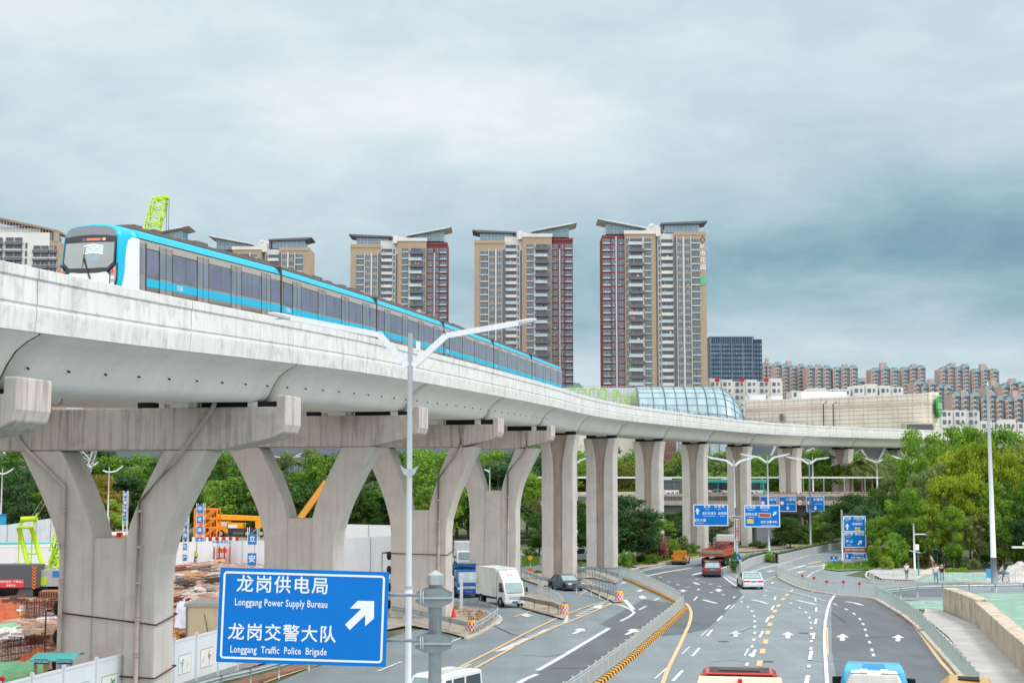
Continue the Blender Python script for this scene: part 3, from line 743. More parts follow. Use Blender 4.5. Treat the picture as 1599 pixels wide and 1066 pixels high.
for ci in range(6):
 a, b = train_pt(joints[ci]), train_pt(joints[ci + 1]); d = (b - a); L = d.length
 xax = d.normalized(); yax = Vector((0, 0, 1)).cross(xax).normalized(); zax = xax.cross(yax)
 M = Matrix((( xax.x, yax.x, zax.x, a.x), (xax.y, yax.y, zax.y, a.y), (xax.z, yax.z, zax.z, a.z), (0, 0, 0, 1)))
 TM = wmat(train).inverted() @ M
 def tb(mb, name, m=None, par=train, **kw):
  mb.xf(TM); return mb.build(name, m, par, **kw)
 s0 = 1.5 if ci == 0 else .12; s1 = L - .12
 mb = MB(); mb.use(TG).smooth = True
 mb.loft([[(s0, y, z) for y, z in prof_car], [(s1, y, z) for y, z in prof_car]])
 body = tb(mb, 'car_body')
 def part(mb, name, m): return tb(mb, name, m, body)
 mb = MB()        # cyan cove along the roof edge, both sides
 for sg in (0, 1):
  f = (lambda y: y) if sg == 0 else (lambda y: WD - y)
  q = [(-.012, -.26), (.05, -.21), (.13, -.045), (.30, .066), (.31, .05), (.14, -.07), (.06, -.24)]
  secs = [[(x, f(y), z) for y, z in q] for x in (s0, s1)]; mb.loft(secs)
 part(mb, 'roof_cove', TCY)
 mb = MB(); mb.box(s0, s1, -.008, WD + .008, -1.93, -1.64); part(mb, 'stripe', TCY)
 mb = MB(); mb.box(s0, s1, -.006, WD + .006, -.56, -.30); part(mb, 'cantrail', TGL)
 mb = MB(); mb.box(s0, s1, -.016, WD + .016, -.30, -.27); part(mb, 'gutter', TBK)
 base = (s0 + .55) if ci == 0 else .3
 span = s1 - base; per = span / 4.0
 if ci == 0:      # driver's door
  mb = MB(); mb.box(s0 + .05, s0 + .42, -.03, WD + .03, -2.28, -.42); part(mb, 'cab_door', TG)
  mb = MB(); mb.box(s0 + .1, s0 + .34, -.04, WD + .04, -1.5, -.6); part(mb, 'door_window', TGD)
  mb = MB(); mb.box(s0 + .42, s0 + .52, -.035, WD + .035, -2.29, -.40); part(mb, 'door_post', TBK)
 for q in range(4):
  x0 = base + q * per
  # window, door, window
  mb = MB(); mb.box(x0 + .02, x0 + per * .30, -.012, WD + .012, -1.54, -.60); part(mb, 'window', TGW)
  mb = MB(); mb.box(x0 + per * .66, x0 + per - .02, -.012, WD + .012, -1.54, -.60); part(mb, 'window', TGW)
  xa, xb = x0 + per * .32, x0 + per * .64; xm = (xa + xb) / 2
  dr = MB(); dr.box(xa, xb, -.014, WD + .014, -2.27, -.4); do = part(dr, 'door', TG)
  mb = MB(); mb.box(xa, xb, -.019, WD + .019, -1.925, -1.645); part(mb, 'door_stripe', TCY)
  for xx in (xa, xm, xb):
   mb = MB(); mb.box(xx - .012, xx + .012, -.021, WD + .021, -2.27, -.4); part(mb, 'door_seal', TBK)
  for u0, u1 in ((xa + .07, xm - .06), (xm + .06, xb - .07)):
   mb = MB(); mb.box(u0, u1, -.022, WD + .022, -1.54, -.62); part(mb, 'door_window', TGD)
 mb = MB(); Mx = Matrix.Translation((base + per * (.84 if ci == 0 else .16), -.0215, -1.785)) @ Matrix.Rotation(pi / 2, 4, 'X')
 text_into(mb, '02246', Mx, .26, squeeze=.75); part(mb, 'car_number', SIGNW)
 # roof equipment
 rng = random.Random(ci)
 mb = MB(); x = s0 + .4
 while x < s1 - .8:
  w = rng.choice((.35, .6, 1.1)); mb.box(x, x + w, .38, WD - .38, .1, rng.uniform(.19, .32)); x += w + rng.choice((.12, .3))
 part(mb, 'roof_unit', TRF)
 mb = MB(); mb.box(s0, s1, .34, .38, .1, .2); mb.box(s0, s1, WD - .38, WD - .34, .1, .2); part(mb, 'roof_rail', TRF)
 if ci < 5:
  mb = MB(); mb.box(L - .14, L + .14, .1, WD - .1, -2.2, -.02); tb(mb, 'gangway', mat('bellows', '4a4038', .9, var=.2, scale=6))
  mb = MB(); mb.use(RUST); mb.box(L - .05, L + .05, -.02, WD + .02, -2.25, .08); mb.mats[0] = mat('gangway_frame', '5a4438', .7, var=.2); tb(mb, 'gangway_frame')
 for bx in (1.9, L - 1.9):
  mb = MB(); mb.cbox((bx, WD / 2, -2.5), (1.9, 1.5, .22)); bo = tb(mb, 'bogie', DGREY)
  for wx in (-.6, .6):
   for wy in (.28, WD - .28):
    mb = MB(); mb.lathe([(.04, -.05), (.26, -.05), (.28, .05), (.04, .05)], 14, c=(bx + wx, wy, -2.62), axis='y'); tb(mb, 'wheel', DGREY, bo)
# cab of the leading car
a, b = train_pt(48.0), train_pt(62.45); d = (b - a).normalized(); yax = Vector((0, 0, 1)).cross(d).normalized(); zax = d.cross(yax)
M = Matrix(((d.x, yax.x, zax.x, a.x), (d.y, yax.y, zax.y, a.y), (d.z, yax.z, zax.z, a.z), (0, 0, 0, 1))); TM = wmat(train).inverted() @ M
def tb(mb, name, m=None, par=train, **kw): mb.xf(TM); return mb.build(name, m, par, **kw)
def lean(z): return .02 + max(0, (z + 1.6)) * .16         # the face leans back towards the roof
secs = []
for x, ins in ((0.0, .10), (.07, .035), (.22, .008), (.6, 0), (1.5, 0)):
 q = []
 for y, z in prof_car:
  yy = WD / 2 + (y - WD / 2) * (1 - ins * 1.1); zz = z - (ins * 1.1 if z > -.5 else 0)
  q.append((x * 1.0 + lean(zz) * max(0, 1 - x / 1.5), yy, zz))
 secs.append(q)
mb = MB(); mb.smooth = True; mb.loft(secs); cab = tb(mb, 'cab', TCY)
def face(pts, name, m, out=.02, par=None, depth=.03):
 """plate on the leaning front face; pts in (y, z)"""
 f = [(lean(z) - out, y, z) for y, z in pts]; bk = [(lean(z) + depth, y, z) for y, z in pts]; n = len(pts)
 mb = MB(); mb.add(f + bk, [tuple(range(n)), tuple(reversed(range(n, 2 * n)))] + [(i, n + i, n + (i + 1) % n, (i + 1) % n) for i in range(n)])
 return tb(mb, name, m, par or cab, fix=True)
c0 = WD / 2
def sym(h): return h + [(2 * c0 - y, z) for y, z in reversed(h)]
fore = sym([(.20, -.34), (.21, -.16), (.34, -.04), (.6, .03), (c0, .06)][:-1] + [(c0 - .01, .06)])
face(fore, 'forehead_panel', mat('cab_forehead', '7f858c', .3, .1, var=.05), .015)
face(sym([(c0 - .3, -1.62), (.42, -1.58), (.16, -1.34), (.15, -.36), (.5, -.3), (c0 - .01, -.27)]), 'mask', TBK, .03)
ws = face(sym([(c0 - .01, -1.45), (.4, -1.44), (.2, -1.24), (.21, -.56), (c0 - .01, -.54)]), 'windscreen', mat('windscreen_glass', '8e9896', .1, var=.15, scale=.8, spec=.9), .045)
for i in range(4):
 z = -.60 - i * .085
 pl = [(.62, z - .06), (1.0, z), (1.35, z - .05), (1.35, z - .1), (1.0, z - .055), (.62, z - .12)]
 face(pl, 'ceiling_light', glow('cab_lights', 'cfe4f2', .35), .05 + i * .001, ws, depth=-.03)
face([(.75, -1.2), (1.2, -1.2), (1.2, -.93), (.75, -.93)], 'gangway_door', mat('cab_door_blue', '93aab4', .4, var=.05), .049, ws, depth=-.03)
face([(.55, -.5), (1.45, -.5), (1.45, -.38), (.55, -.38)], 'destination_display', mat('display_back', '5a5d63', .4, var=0), .042)
face([(.76, -.47), (1.26, -.47), (1.26, -.41), (.76, -.41)], 'display_text', glow('display_red', 'e8684a', .8), .052)
face([(.56, -.48), (.66, -.48), (.66, -.4), (.56, -.4)], 'display_text', glow('display_orange', 'f0a060', .8), .052)
for sg in (0, 1):
 f = (lambda y: y) if sg == 0 else (lambda y: WD - y)
 hl = face([(f(.05), -1.28), (f(.15), -1.36), (f(.31), -1.68), (f(.33), -2.2), (f(.13), -2.1), (f(.04), -1.9)], 'headlight', TBK, .035)
 hs = face([(f(.08), -1.4), (f(.16), -1.44), (f(.28), -1.72), (f(.29), -2.1), (f(.15), -2.02), (f(.08), -1.85)], 'lamp_housing', mat('lamp_housing', 'a8a49c', .35, .3, var=.1), .045, hl)
 for zc_, m_ in ((-1.58, glow('tail_red', 'ee4030', 1.0)), (-1.8, HEADL), (-2.0, HEADL)):
  cy = f(.19); pts = [(cy + .065 * cos(t * pi / 6), zc_ + .065 * sin(t * pi / 6)) for t in range(12)]; face(pts, 'lamp', m_, .055, hl)
 # white wrap on the side of the nose
 pl = [(1.5, -.30), (1.05, -.31), (.78, -.42), (.60, -.72), (.50, -1.15), (.46, -1.6), (.34, -1.95), (.2, -2.3), (1.5, -2.3)]
 mb = MB(); y0, y1 = (-.035, .25) if sg == 0 else (WD - .25, WD + .035); mb.prism(pl, y0, y1); tb(mb, 'side_fairing', TWH, cab, fix=True, bevel=.02)
face(sym([(c0 - .01, -1.60), (.44, -1.59), (.32, -1.72), (.34, -2.26), (c0 - .01, -2.3)]), 'apron', TWH, .022)
mb = MB(); mb.tube([(-.08 + lean(-1.9), 1.02, -1.9), (-.07 + lean(-1.1), 1.32, -1.08)], .016, 6); mb.tube([(-.08 + lean(-1.9), .98, -1.9), (-.07 + lean(-1.1), 1.29, -1.08)], .012, 6)
mb.tube([(-.065 + lean(-.72), 1.29, -.68), (-.065 + lean(-1.3), 1.34, -1.42)], .014, 6); tb(mb, 'wiper', TBK, cab)
pts = [(1.0 + .14 * cos(t * pi / 8), -1.98 + .11 * sin(t * pi / 8)) for t in range(16)]; face(pts, 'badge', mat('badge_green', '1f9a5b', .4, var=0), .035)
# ======================= BUILDINGS =======================
TAN = mat('tan_render', 'ae9b86', .85, var=.05, scale=.1, streak=.08)
REDR = mat('red_render', '824548', .85, var=.05, scale=.1, streak=.08)
WHR = mat('white_render', 'dadad8', .8, var=.05, scale=.1, streak=.15)
GRR = mat('grey_render', '6b6c76', .8, var=.06, scale=.1)
BWIN = glassmat('block_window', '344c5e', .12, .35, .25)
BWIN2 = glassmat('block_door_dark', '2c3742', .2, .4, .4)
FRM = mat('window_frame', 'c9ccd0', .6, var=.05)
RAILG = glassmat('balcony_glass', '93a7b0', .2, .2, .3)
def zpx(py, d): return H + (755 - py) * d / F * 1.0
def clutter(mb, rng, x0, x1, y, z):
 for i in range(rng.choice((0, 1, 2))):
  x = rng.uniform(x0 + .2, x1 - 1); mb.box(x, x + rng.uniform(.3, .9), y, y + .1, z, z + rng.uniform(.6, 1.3))
LAUN = [mat('laundry_%s' % n, c, .9, var=.1) for n, c in (('white', 'd8d8dc'), ('purple', '8a6a90'), ('blue', '5a80a8'), ('pink', 'c88a88'), ('green', '6f9a72'))]
def tower(px_right, d, mirror, label, seed, floors=(14, 39), vis_px=None, ytop=None):
 k = d / F; W_ = 164 * k * (600 / d) ; U = 600 / F          # metres per plan unit
 rng = random.Random(seed)
 org = P(px_right, 700, d); org.z = 0
 t = thing('apartment_tower', label, 'apartment block', (org.x - W_, d, 0), 0, 'tall apartment towers with glass roof crowns')
 X = (lambda u: W_ - u * U) if mirror else (lambda u: u * U)
 def bx(mb, u0, u1, y0, y1, z0, z1):
  a, b = sorted((X(u0), X(u1))); mb.box(a, b, y0, y1, z0, z1)
 Z = lambda py: 9.5 + (755 - py) * U
 zt = Z(358); m1, m2 = (4.3, 1.8) if mirror else (0, 0)
 # (u0, u1, front, top, material)
 for u0, u1, y0, y1, zz, m in [(0, 35, 1.6, 18, Z(364) + m1, REDR), (35.1, 84, 0, 20, Z(360) + m1, TAN), (84.1, 114, 3.0, 21, Z(360) + m1, WHR), (114.1, 164, 1.0, 19, Z(358) + m2, TAN)]:
  mb = MB(); bx(mb, u0, u1, y0, y1, 0, zz); mb.build('wall', m, t)
 mb = MB(); bx(mb, 34, 84.6, -.5, 1, Z(362.5) + m1, Z(357) + m1); bx(mb, 84.6, 92, -.3, 3.2, Z(366) + m1, Z(352) + m1); mb.build('cornice', WHR, t)
 mb = MB(); bx(mb, 113.5, 164.4, .7, 1.2, Z(363.5) + m2, Z(357.8) + m2); mb.build('cornice', TAN, t)
 mb = MB(); bx(mb, -.4, 34.4, 1.2, 1.8, Z(368) + m1, Z(363.4) + m1); mb.build('cornice', REDR, t)
 for u0, u1, y0, y1 in [(63.2, 65.2, -.1, .4), (21, 23, 1.1, 1.7), (127, 129.5, .4, 1.1), (139.5, 140.6, .3, 1.1), (36, 36.8, -.2, .2), (117.5, 118.3, .4, 1.1), (13, 14, 1.2, 1.7), (83, 84, -.1, .2)]:
  mb = MB(); bx(mb, u0, u1, y0, y1, floors[0] * 3, Z(366)); mb.build('pilaster', FRM if u0 not in (36, 83, 13) else (TAN if u0 != 13 else REDR), t)
 for u0, u1, y0, m in [(62.2, 63.1, -.02, GLASSD), (85, 88, 2.97, GLASSD), (113.0, 117.0, .98, GRR), (24, 25, 1.58, GLASSD)]:
  mb = MB(); bx(mb, u0, u1, y0 - .05, y0 + .2, floors[0] * 3, Z(367)); mb.build('recess', m, t)
 cols = [(1, 12.8, 1.6, 2, 1), (14.5, 20.5, 1.6, 1, 0), (25.2, 34.4, 1.6, 2, 0), (37.2, 43, 0, 1, 0), (66, 77, 0, 2, 1), (89.5, 92.5, 3.0, 0, 0), (118.5, 126.8, 1.0, 2, 0), (129.8, 139.4, 1.0, 2, 0), (141, 154, 1.0, 2, 1)]
 n = 0; stuff = MB()
 order = [(f, c) for f in range(floors[1] - 1, floors[0], -1) for c in cols]
 for f, (u0, u1, yy, mul, ledge) in order:
  z = f * 3.0 + .9
  if z + 2 > Z(366) + (m2 if u0 > 110 else m1): continue
  mb = stuff if n >= 100 else MB()
  a, b = sorted((X(u0), X(u1)))
  mb.use(FRM); mb.box(a, b, yy - .10, yy + .1, z - .35, z + 1.85)
  mb.use(BWIN)
  nn = mul + 1; w = (b - a) / nn
  for i in range(nn): mb.box(a + i * w + .05, a + (i + 1) * w - .05, yy - .14, yy, z - .28, z + 1.78)
  if ledge:
   mb.use(GRR); mb.box(a - .1, b + .1, yy - .75, yy, z - .55, z - .4); mb.use(RAILG); mb.box(a, b, yy - .75, yy - .7, z - .4, z + .2)
  if rng.random() < .3:
   mb.use(FRM); q = rng.uniform(a, b - .8); mb.box(q, q + .8, yy - .45, yy - .1, z - .38, z - .02)
  if n < 100: mb.build('window', None, t)
  n += 1
 if stuff.v: tag(stuff.build('window', None, t), kind='stuff')
 for f in range(floors[0], floors[1]):
  z = f * 3.0
  if z + 3.2 > Z(360) + m1: continue
  mb = MB(); a, b = sorted((X(43.5), X(62)))
  mb.use(BWIN2).box(a, b, -.05, .1, z + .1, z + 2.6)
  if f % 2: mb.use(WHR).box(a - .9, b + .2, -1.7, 0, z - .25, z + .02); mb.use(RAILG).box(a - .8, b + .1, -1.68, -1.6, z + .03, z + 1.1)
  else: mb.use(GRR).box(a - .2, b + .9, -1.9, 0, z - .3, z + 1.0)
  mb.use(rng.choice(LAUN)); clutter(mb, rng, a, b, -1.2, z + 1.0)
  mb.use(WHR).box(a - .15, a, -.5, .0, z + .02, z + 2.74)
  mb.build('balcony', None, t)
  mb = MB(); a, b = sorted((X(94), X(112)))
  mb.use(BWIN2).box(a, b, 2.9, 3.05, z + .9, z + 2.8)
  mb.use(WHR if f % 2 else FRM).box(a - .1, b + .1, 1.7, 3.0, z - .3, z + (1.05 if f % 2 else .1))
  if not f % 2: mb.use(RAILG).box(a, b, 1.75, 1.85, z + .12, z + 1.05)
  mb.use(rng.choice(LAUN)); clutter(mb, rng, a, b, 2.3, z + 1.05)
  mb.build('loggia', None, t)
 # roof crowns
 mb = MB(); a = [(X(u), Z(py) + m1) for u, py in ((6, 341), (67, 352), (67, 361), (6, 361))]
 mb.prism(a if not mirror else a[::-1], 2.5, 13); mb.build('crown_glass', glassmat('crown_glass', '5f8ea4', .1, .3, .2), t, fix=True)
 mb = MB()
 for i in range(9):
  u = 6 + i * 6; bx(mb, u, u + .5, 2.2, 2.5, Z(361) + m1, Z(341.3 + (u - 6) * .18) + m1)
 for j in range(3):
  bx(mb, 6, 57 - j * 3, 2.2, 2.45, Z(357 - j * 5) + m1, Z(356.4 - j * 5) + m1)
 mb.build('crown_frame', FRM, t)
 mb = MB(); q = [(X(-7), Z(337.5) + m1), (X(70), Z(352) + m1), (X(70), Z(354) + m1), (X(6), Z(342) + m1), (X(-7), Z(338.6) + m1)]
 mb.prism(q if not mirror else q[::-1], -1, 15); mb.build('roof_fin', WHR, t, fix=True)
 mb = MB(); zt += m2; bx(mb, 100, 155, 4, 12, zt, Z(343) + m2); mb.build('crown_glass', glassmat('crown_glass', '4e7482'), t)
 mb = MB()
 for i in range(10):
  u = 100 + i * 6; bx(mb, u, u + .5, 3.7, 4.0, zt, Z(343) + m2)
 for j in range(2): bx(mb, 99, 155.5, 3.7, 3.95, Z(353 - j * 5) + m2, Z(352.5 - j * 5) + m2)
 mb.build('crown_frame', FRM, t)
 mb = MB(); q = [(X(94), Z(343) + m2), (X(167), Z(339.5) + m2), (X(168), Z(341) + m2), (X(156), Z(344) + m2), (X(94), Z(345.5) + m2)]
 mb.prism(q if not mirror else q[::-1], 2, 15); mb.build('roof_fin', GRR, t, fix=True)
 mb = MB(); bx(mb, 94.2, 98, 3.5, 8, zt, Z(345.6) + m2); mb.build('roof_post', GRR, t)
 mb = MB(); bx(mb, 74, 94, 6, 14, Z(360), Z(346) + m2); bx(mb, 77, 84, 5.5, 13, Z(346), Z(342) + m2); bx(mb, 86, 92, 7, 12, Z(346), Z(344) + m2); mb.build('roof_hut', WHR, t)
 mb = MB()
 for i in range(6): x = X(58 + i * 6); mb.box(x, x + .25, 4, 4.25, Z(360), Z(349 + (i % 3) * 2))
 mb.build('roof_pole', FRM, t)
 return t
t4 = tower(1107, 600, False, 'tallest rightmost apartment tower, tan and red, with vertical writing on its edge', 1)
tower(896, 632, True, 'red-edged apartment tower second from the right, above the street lamp arm', 2)
tower(697, 643, True, 'red-edged apartment tower in the middle, above the train', 3, (17, 39))
tower(478, 641, False, 'tan apartment tower mostly hidden by the roof of the train', 4, (27, 38))
tower(281, 640, True, 'apartment tower behind the front of the train, only one roof fin showing', 5, (30, 39))
U = 600 / F
mb = MB()
for i, ch in enumerate('城市花园'):
 text_into(mb, ch, Matrix.Translation((159 * U, .9, 9.5 + (755 - (382 + i * 11)) * U)) @ Matrix.Rotation(pi / 2, 4, 'X'), 2.6)
mb.build('lettering', SIGNW, t4)
mb = MB(); mb.prism([(159 * U + 1.3 * cos(a * pi / 8), 9.5 + (755 - 436) * U + 2.1 * sin(a * pi / 8)) for a in range(16)], .7, .95); mb.build('emblem', mat('emblem_green', '5fb98a', .6), t4)
mb = MB(); q = [(159 * U, 9.5 + (755 - 371) * U)]
mb.tube([(159 * U - .9, .9, q[0][1]), (159 * U, .9, q[0][1] + 1.6), (159 * U + .9, .9, q[0][1]), (159 * U, .9, q[0][1] - 1.6), (159 * U - .9, .9, q[0][1])], .16, 4); mb.build('emblem', RUST, t4)

# white block at the left picture edge
def white_block():
 d = 520; k = d / F; Zp = lambda py: 9.5 + (755 - py) * k; X0 = (0 - 800) * k; Xp = lambda px: (px - 0) * k
 t = thing('apartment_block', 'white apartment block with slanting lattice crown at the left edge', 'apartment block', (X0, d, 0))
 for a, b, y0, top, m in [(-90, 69, 0, 360, WHR), (69.2, 83, .3, 373, TAN), (-90, 52, 2, 352, WHR)]:
  mb = MB(); mb.box(Xp(a), Xp(b), y0, y0 + 15, 0, Zp(top)); mb.build('wall', m, t)
 mb = MB(); mb.prism([(Xp(-90), Zp(318)), (Xp(83), Zp(356.5)), (Xp(83), Zp(359.5)), (Xp(-90), Zp(322))], 0, 14); mb.build('roof_beam', mat('brown_render', '9c8475', .8, var=.05), t, fix=True)
 mb = MB()
 for i in range(36):
  px = -88 + i * 4.8; zb = 360 if px < 50 else 373
  mb.box(Xp(px), Xp(px) + .2, 1, 1.3, Zp(zb), Zp(339.5 + (px) * .226))
 for j in range(3): mb.box(Xp(-90), Xp(83 - j * 14), 1.05, 1.25, Zp(355 - j * 6 + (6 if j == 0 else 0)), Zp(354.4 - j * 6 + (6 if j == 0 else 0)))
 mb.build('lattice', FRM, t)
 mb = MB(); mb.box(Xp(-90), Xp(46), 3, 3.2, Zp(360), Zp(350)); mb.box(Xp(52), Xp(82), 3, 3.2, Zp(373), Zp(362)); mb.build('crown_glass', glassmat('crown_glass', '4e7482'), t)
 mb = MB(); mb.box(Xp(75), Xp(83.2), .1, 1, Zp(374), Zp(357)); mb.build('corner_post', TAN, t)
 rng = random.Random(9)
 for f in range(13):
  for px0, px1, yt in ((-30, -4, 368), (0, 27, 368), (44, 69, 381), (70.5, 82, 381)):
   zt = Zp(yt + f * 12.3); mb = MB()
   mb.use(BWIN2).box(Xp(px0), Xp(px1), -.05, .4, zt - 2.2, zt)
   mb.use(GRR).box(Xp(px0), Xp(px1), -1.3, .1, zt - 2.9, zt - 2.2 + (.1 if f % 2 else .5))
   mb.use(FRM).box(Xp(px0), Xp(px1), -1.3, -1.2, zt - 2.15 + (.0 if f % 2 else .4), zt - 1.6)
   for q in (0, 1, 2): x = Xp(px0) + (Xp(px1) - Xp(px0)) * (q / 2) - .08; mb.box(x, x + .16, -.3, 0, zt - 2.2, zt)
   mb.use(rng.choice(LAUN)); clutter(mb, rng, Xp(px0), Xp(px1), -.6, zt - 2)
   mb.build('balcony', None, t)
  mb = MB(); z = Zp(381 + f * 12.3); mb.box(Xp(31), Xp(34.5), -.04, .2, z - 1.2, z + 1.0); mb.build('window', GLASSD, t)
white_block()

# dark glass office
def office():
 d = 900; k = d / F; x0 = (1110 - 800) * k; t = thing('office_building', 'dark blue glass office block right of the tallest tower', 'office building', (x0, d, 0))
 Zp = lambda py: 9.5 + (755 - py) * k; Wd = 83 * k
 mb = MB(); mb.box(0, Wd * .83, 0, 26, 0, Zp(527)); mb.box(Wd * .83, Wd, 2, 24, 0, Zp(529)); mb.build('wall', mat('office_cladding', '2a4056', .4, .2, var=.08, scale=.1), t)
 mb = MB(); pan = glassmat('office_glass', '3e617e', .12, .3, .1)
 for r in range(16):
  z = Zp(534) - 2.4 - r * 2.1 * 1.35
  for c in range(17):
   x = .8 + c * (Wd * .83 - 1.2) / 17; mb.box(x, x + 1.15, -.15, 0, z, z + 1.7)
  for c in range(3): x = Wd * .84 + c * 1.9; mb.box(x, x + 1.3, 1.85, 2, z, z + 1.7)
 mb.build('curtain_wall', pan, t)
 mb = MB()
 for c in range(24): x = c * (Wd * .83) / 24; mb.box(x, x + .3, -.5, 0, Zp(536), Zp(526))
 for c in (0, 4.2, 8.6, 13, 17): x = .3 + c * (Wd * .83 - 1.2) / 17; mb.box(x, x + .5, -.4, 0, 0, Zp(526))
 mb.build('fin', mat('office_fin', '6a8498', .4, .2, var=.05), t)
 mb = MB(); mb.box(-.3, Wd * .84, -.6, 26, Zp(526.5), Zp(525)); mb.build('roof', mat('office_fin', '6a8498'), t)
office()

# salmon residential blocks in the distance
SAL = mat('salmon_render', 'bea8a0', .85, var=.05, scale=.05); TEAL = mat('teal_roof', '5d8088', .6, var=.1, scale=.1); BAY = glassmat('bay_glass', '435a66', .2, .4, .1)  # salmon and bay glass paler, distance haze put into their colours
def resi(x0, x1, ytop, d, label, seed):
 k = d / F; rng = random.Random(seed); W_ = (x1 - x0) * k; t = thing('apartment_block', label, 'apartment block', ((x0 - 800) * k, d, 0), 0, 'salmon apartment blocks on the skyline')
 zt = 9.5 + (755 - ytop) * k; n = max(2, round((x1 - x0) / 13)); w = W_ / n
 for i in range(n):
  top = zt - rng.choice((0, 1.5, 3))
  mb = MB(); mb.box(i * w, i * w + w * .32, -1.2, 16, 0, top - 1); mb.build('wall', SAL, t)
  mb = MB(); mb.box(i * w + w * .32, (i + 1) * w, .6, 15, 0, top - 2.5); mb.build('wall', mat('bay_wall', '9aa0a4', .8, var=.05), t)
  mb = MB(); nf = int((top - 30) / 3.1)
  for f in range(nf):
   z = top - 4.6 - f * 3.1
   mb.use(BAY); mb.box(i * w + w * .36, i * w + w * .62, .2, .6, z - .2, z + 2.0); mb.box(i * w + w * .70, i * w + w * .95, .3, .6, z, z + 1.8)
   mb.use(BAY); mb.box(i * w + w * .08, i * w + w * .24, -1.4, -1.2, z, z + 1.4)
   mb.use(WHR); mb.box(i * w + w * .34, i * w + w * .66, -.5, .4, z - .7, z + .1)
  mb.build('window_bay', None, t)
  mb = MB(); c = i * w + w * .66; a, b = i * w + w * .28, (i + 1) * w + .4
  mb.hexa([(a, -.8, top - 2.5), (b, -.8, top - 2.5), (b, 15, top - 2.5), (a, 15, top - 2.5)], [(a + w * .2, 3, top + .8), (b - w * .2, 3, top + .8), (b - w * .2, 12, top + .8), (a + w * .2, 12, top + .8)]); mb.build('roof', TEAL, t)
 mb = MB(); q = W_ * rng.uniform(.35, .5); mb.box(q, q + w * .6, 2, 9, zt - 3, zt + 1.6); mb.build('roof_hut', SAL, t)
blocks = [(1193, 1206, 562, 1150, 'small grey-green block directly right of the dark glass office'), (1210, 1259, 566, 1200, 'salmon block with red roof sign beside the dark glass office'), (1261, 1300, 571, 1180, 'second salmon block right of the dark glass office'), (1302, 1342, 571, 1180, 'salmon block left of the wide gap in the skyline'),
          (1362, 1407, 569, 1180, 'salmon block right of the wide gap in the skyline'), (1409, 1448, 571, 1190, 'salmon block left of the second skyline gap'), (1470, 1517, 569, 1200, 'tall salmon block left of the tall right-hand pole'),
          (1519, 1563, 571, 1210, 'tall salmon block behind the top of the tall right-hand pole'), (1428, 1487, 595, 1050, 'lower salmon block behind the green round emblem'), (1565, 1605, 594, 1060, 'lower salmon block at the right picture edge'), (1540, 1566, 596, 1075, 'narrow low salmon block right of the tall pole'),
          (1340, 1364, 592, 1300, 'small far block filling the wide skyline gap'), (1487, 1530, 613, 900, 'near salmon block behind the tree tops left of the tall pole'), (1532, 1568, 612, 905, 'near salmon block behind the tall pole'), (1570, 1612, 614, 910, 'near salmon block at the right edge above the trees')]
for i, b in enumerate(blocks): resi(*b, 20 + i)

# white low-rise housing with red accents
def lowrise(x0, x1, yt, d, label, red=False, seed=0, name='white_house'):
 k = d / F; W_ = (x1 - x0) * k; rng = random.Random(seed); t = thing(name, label, 'house block', ((x0 - 800) * k, d, 0), 0, 'white low blocks behind the mall')
 zt = 9.5 + (755 - yt) * k; n = max(1, round(W_ / 5)); w = W_ / n
 mb = MB(); mb.box(0, W_, 0, 10, 0, zt - 1.4)
 for i in range(n):
  if rng.random() < .75: mb.box(i * w + .2, (i + 1) * w - .5, -.8, 9, 0, zt - rng.choice((0, .6, 1.2)))
 mb.build('wall', WHR, t)
 mb = MB()
 for f in range(5):
  z = zt - 3.4 - f * 2.9
  for i in range(n):
   mb.box(i * w + w * .15, i * w + w * .42, -.9, -.75, z, z + 1.6); mb.box(i * w + w * .58, i * w + w * .75, -.9, -.75, z + .2, z + 1.5)
 tag(mb.build('window', BWIN, t), kind='stuff')
 if red:
  mb = MB()
  for i in range(0, n, 2): mb.box(i * w + w * .5, i * w + w * .85, -1.0, -.85, zt - 1.5, zt - .1)
  mb.build('red_panel', RED, t)
lowrise(1108, 1223, 591, 620, 'long white low-rise with small red panels under the dark office', True, 1)
for a, b, yt, l in [(1236, 1262, 606, 'small white flat-roofed house left on the mall roofline'), (1264, 1293, 604, 'white flat-roofed house with balconies near the bare gap'), (1297, 1330, 603, 'white house under the salmon blocks'),
     (1332, 1372, 600, 'white house with brown upper wall over the mall roof'), (1374, 1412, 600, 'white house with open frames on top of the mall roofline')]:
 lowrise(a, b, yt, 560, l, False, a)
lowrise(1468, 1530, 636, 520, 'white building behind the trees right of the mall', False, 5)
lowrise(1530, 1625, 655, 540, 'low white roofs just above the right-hand tree crowns', False, 8)
for a, b, yt, dd, l in [(1036, 1056, 688, 390, 'brown brick building glimpsed between two columns')]:
 k = dd / F; t = thing('brick_building', l, 'building', ((a - 800) * k, dd, 0)); mb = MB(); mb.box(0, (b - a) * k, 0, 8, 0, 9.5 + (755 - yt) * k); mb.build('wall', mat('brown_brick', '8a5c50', .85, var=.15), t)
 mb = MB()
 for i in range(3):
  for j in range(4): mb.box(.5 + i * 1.1, 1.2 + i * 1.1, -.1, 0, 12 + j * 2.2, 13.3 + j * 2.2)
 mb.build('window', GLASSD, t)

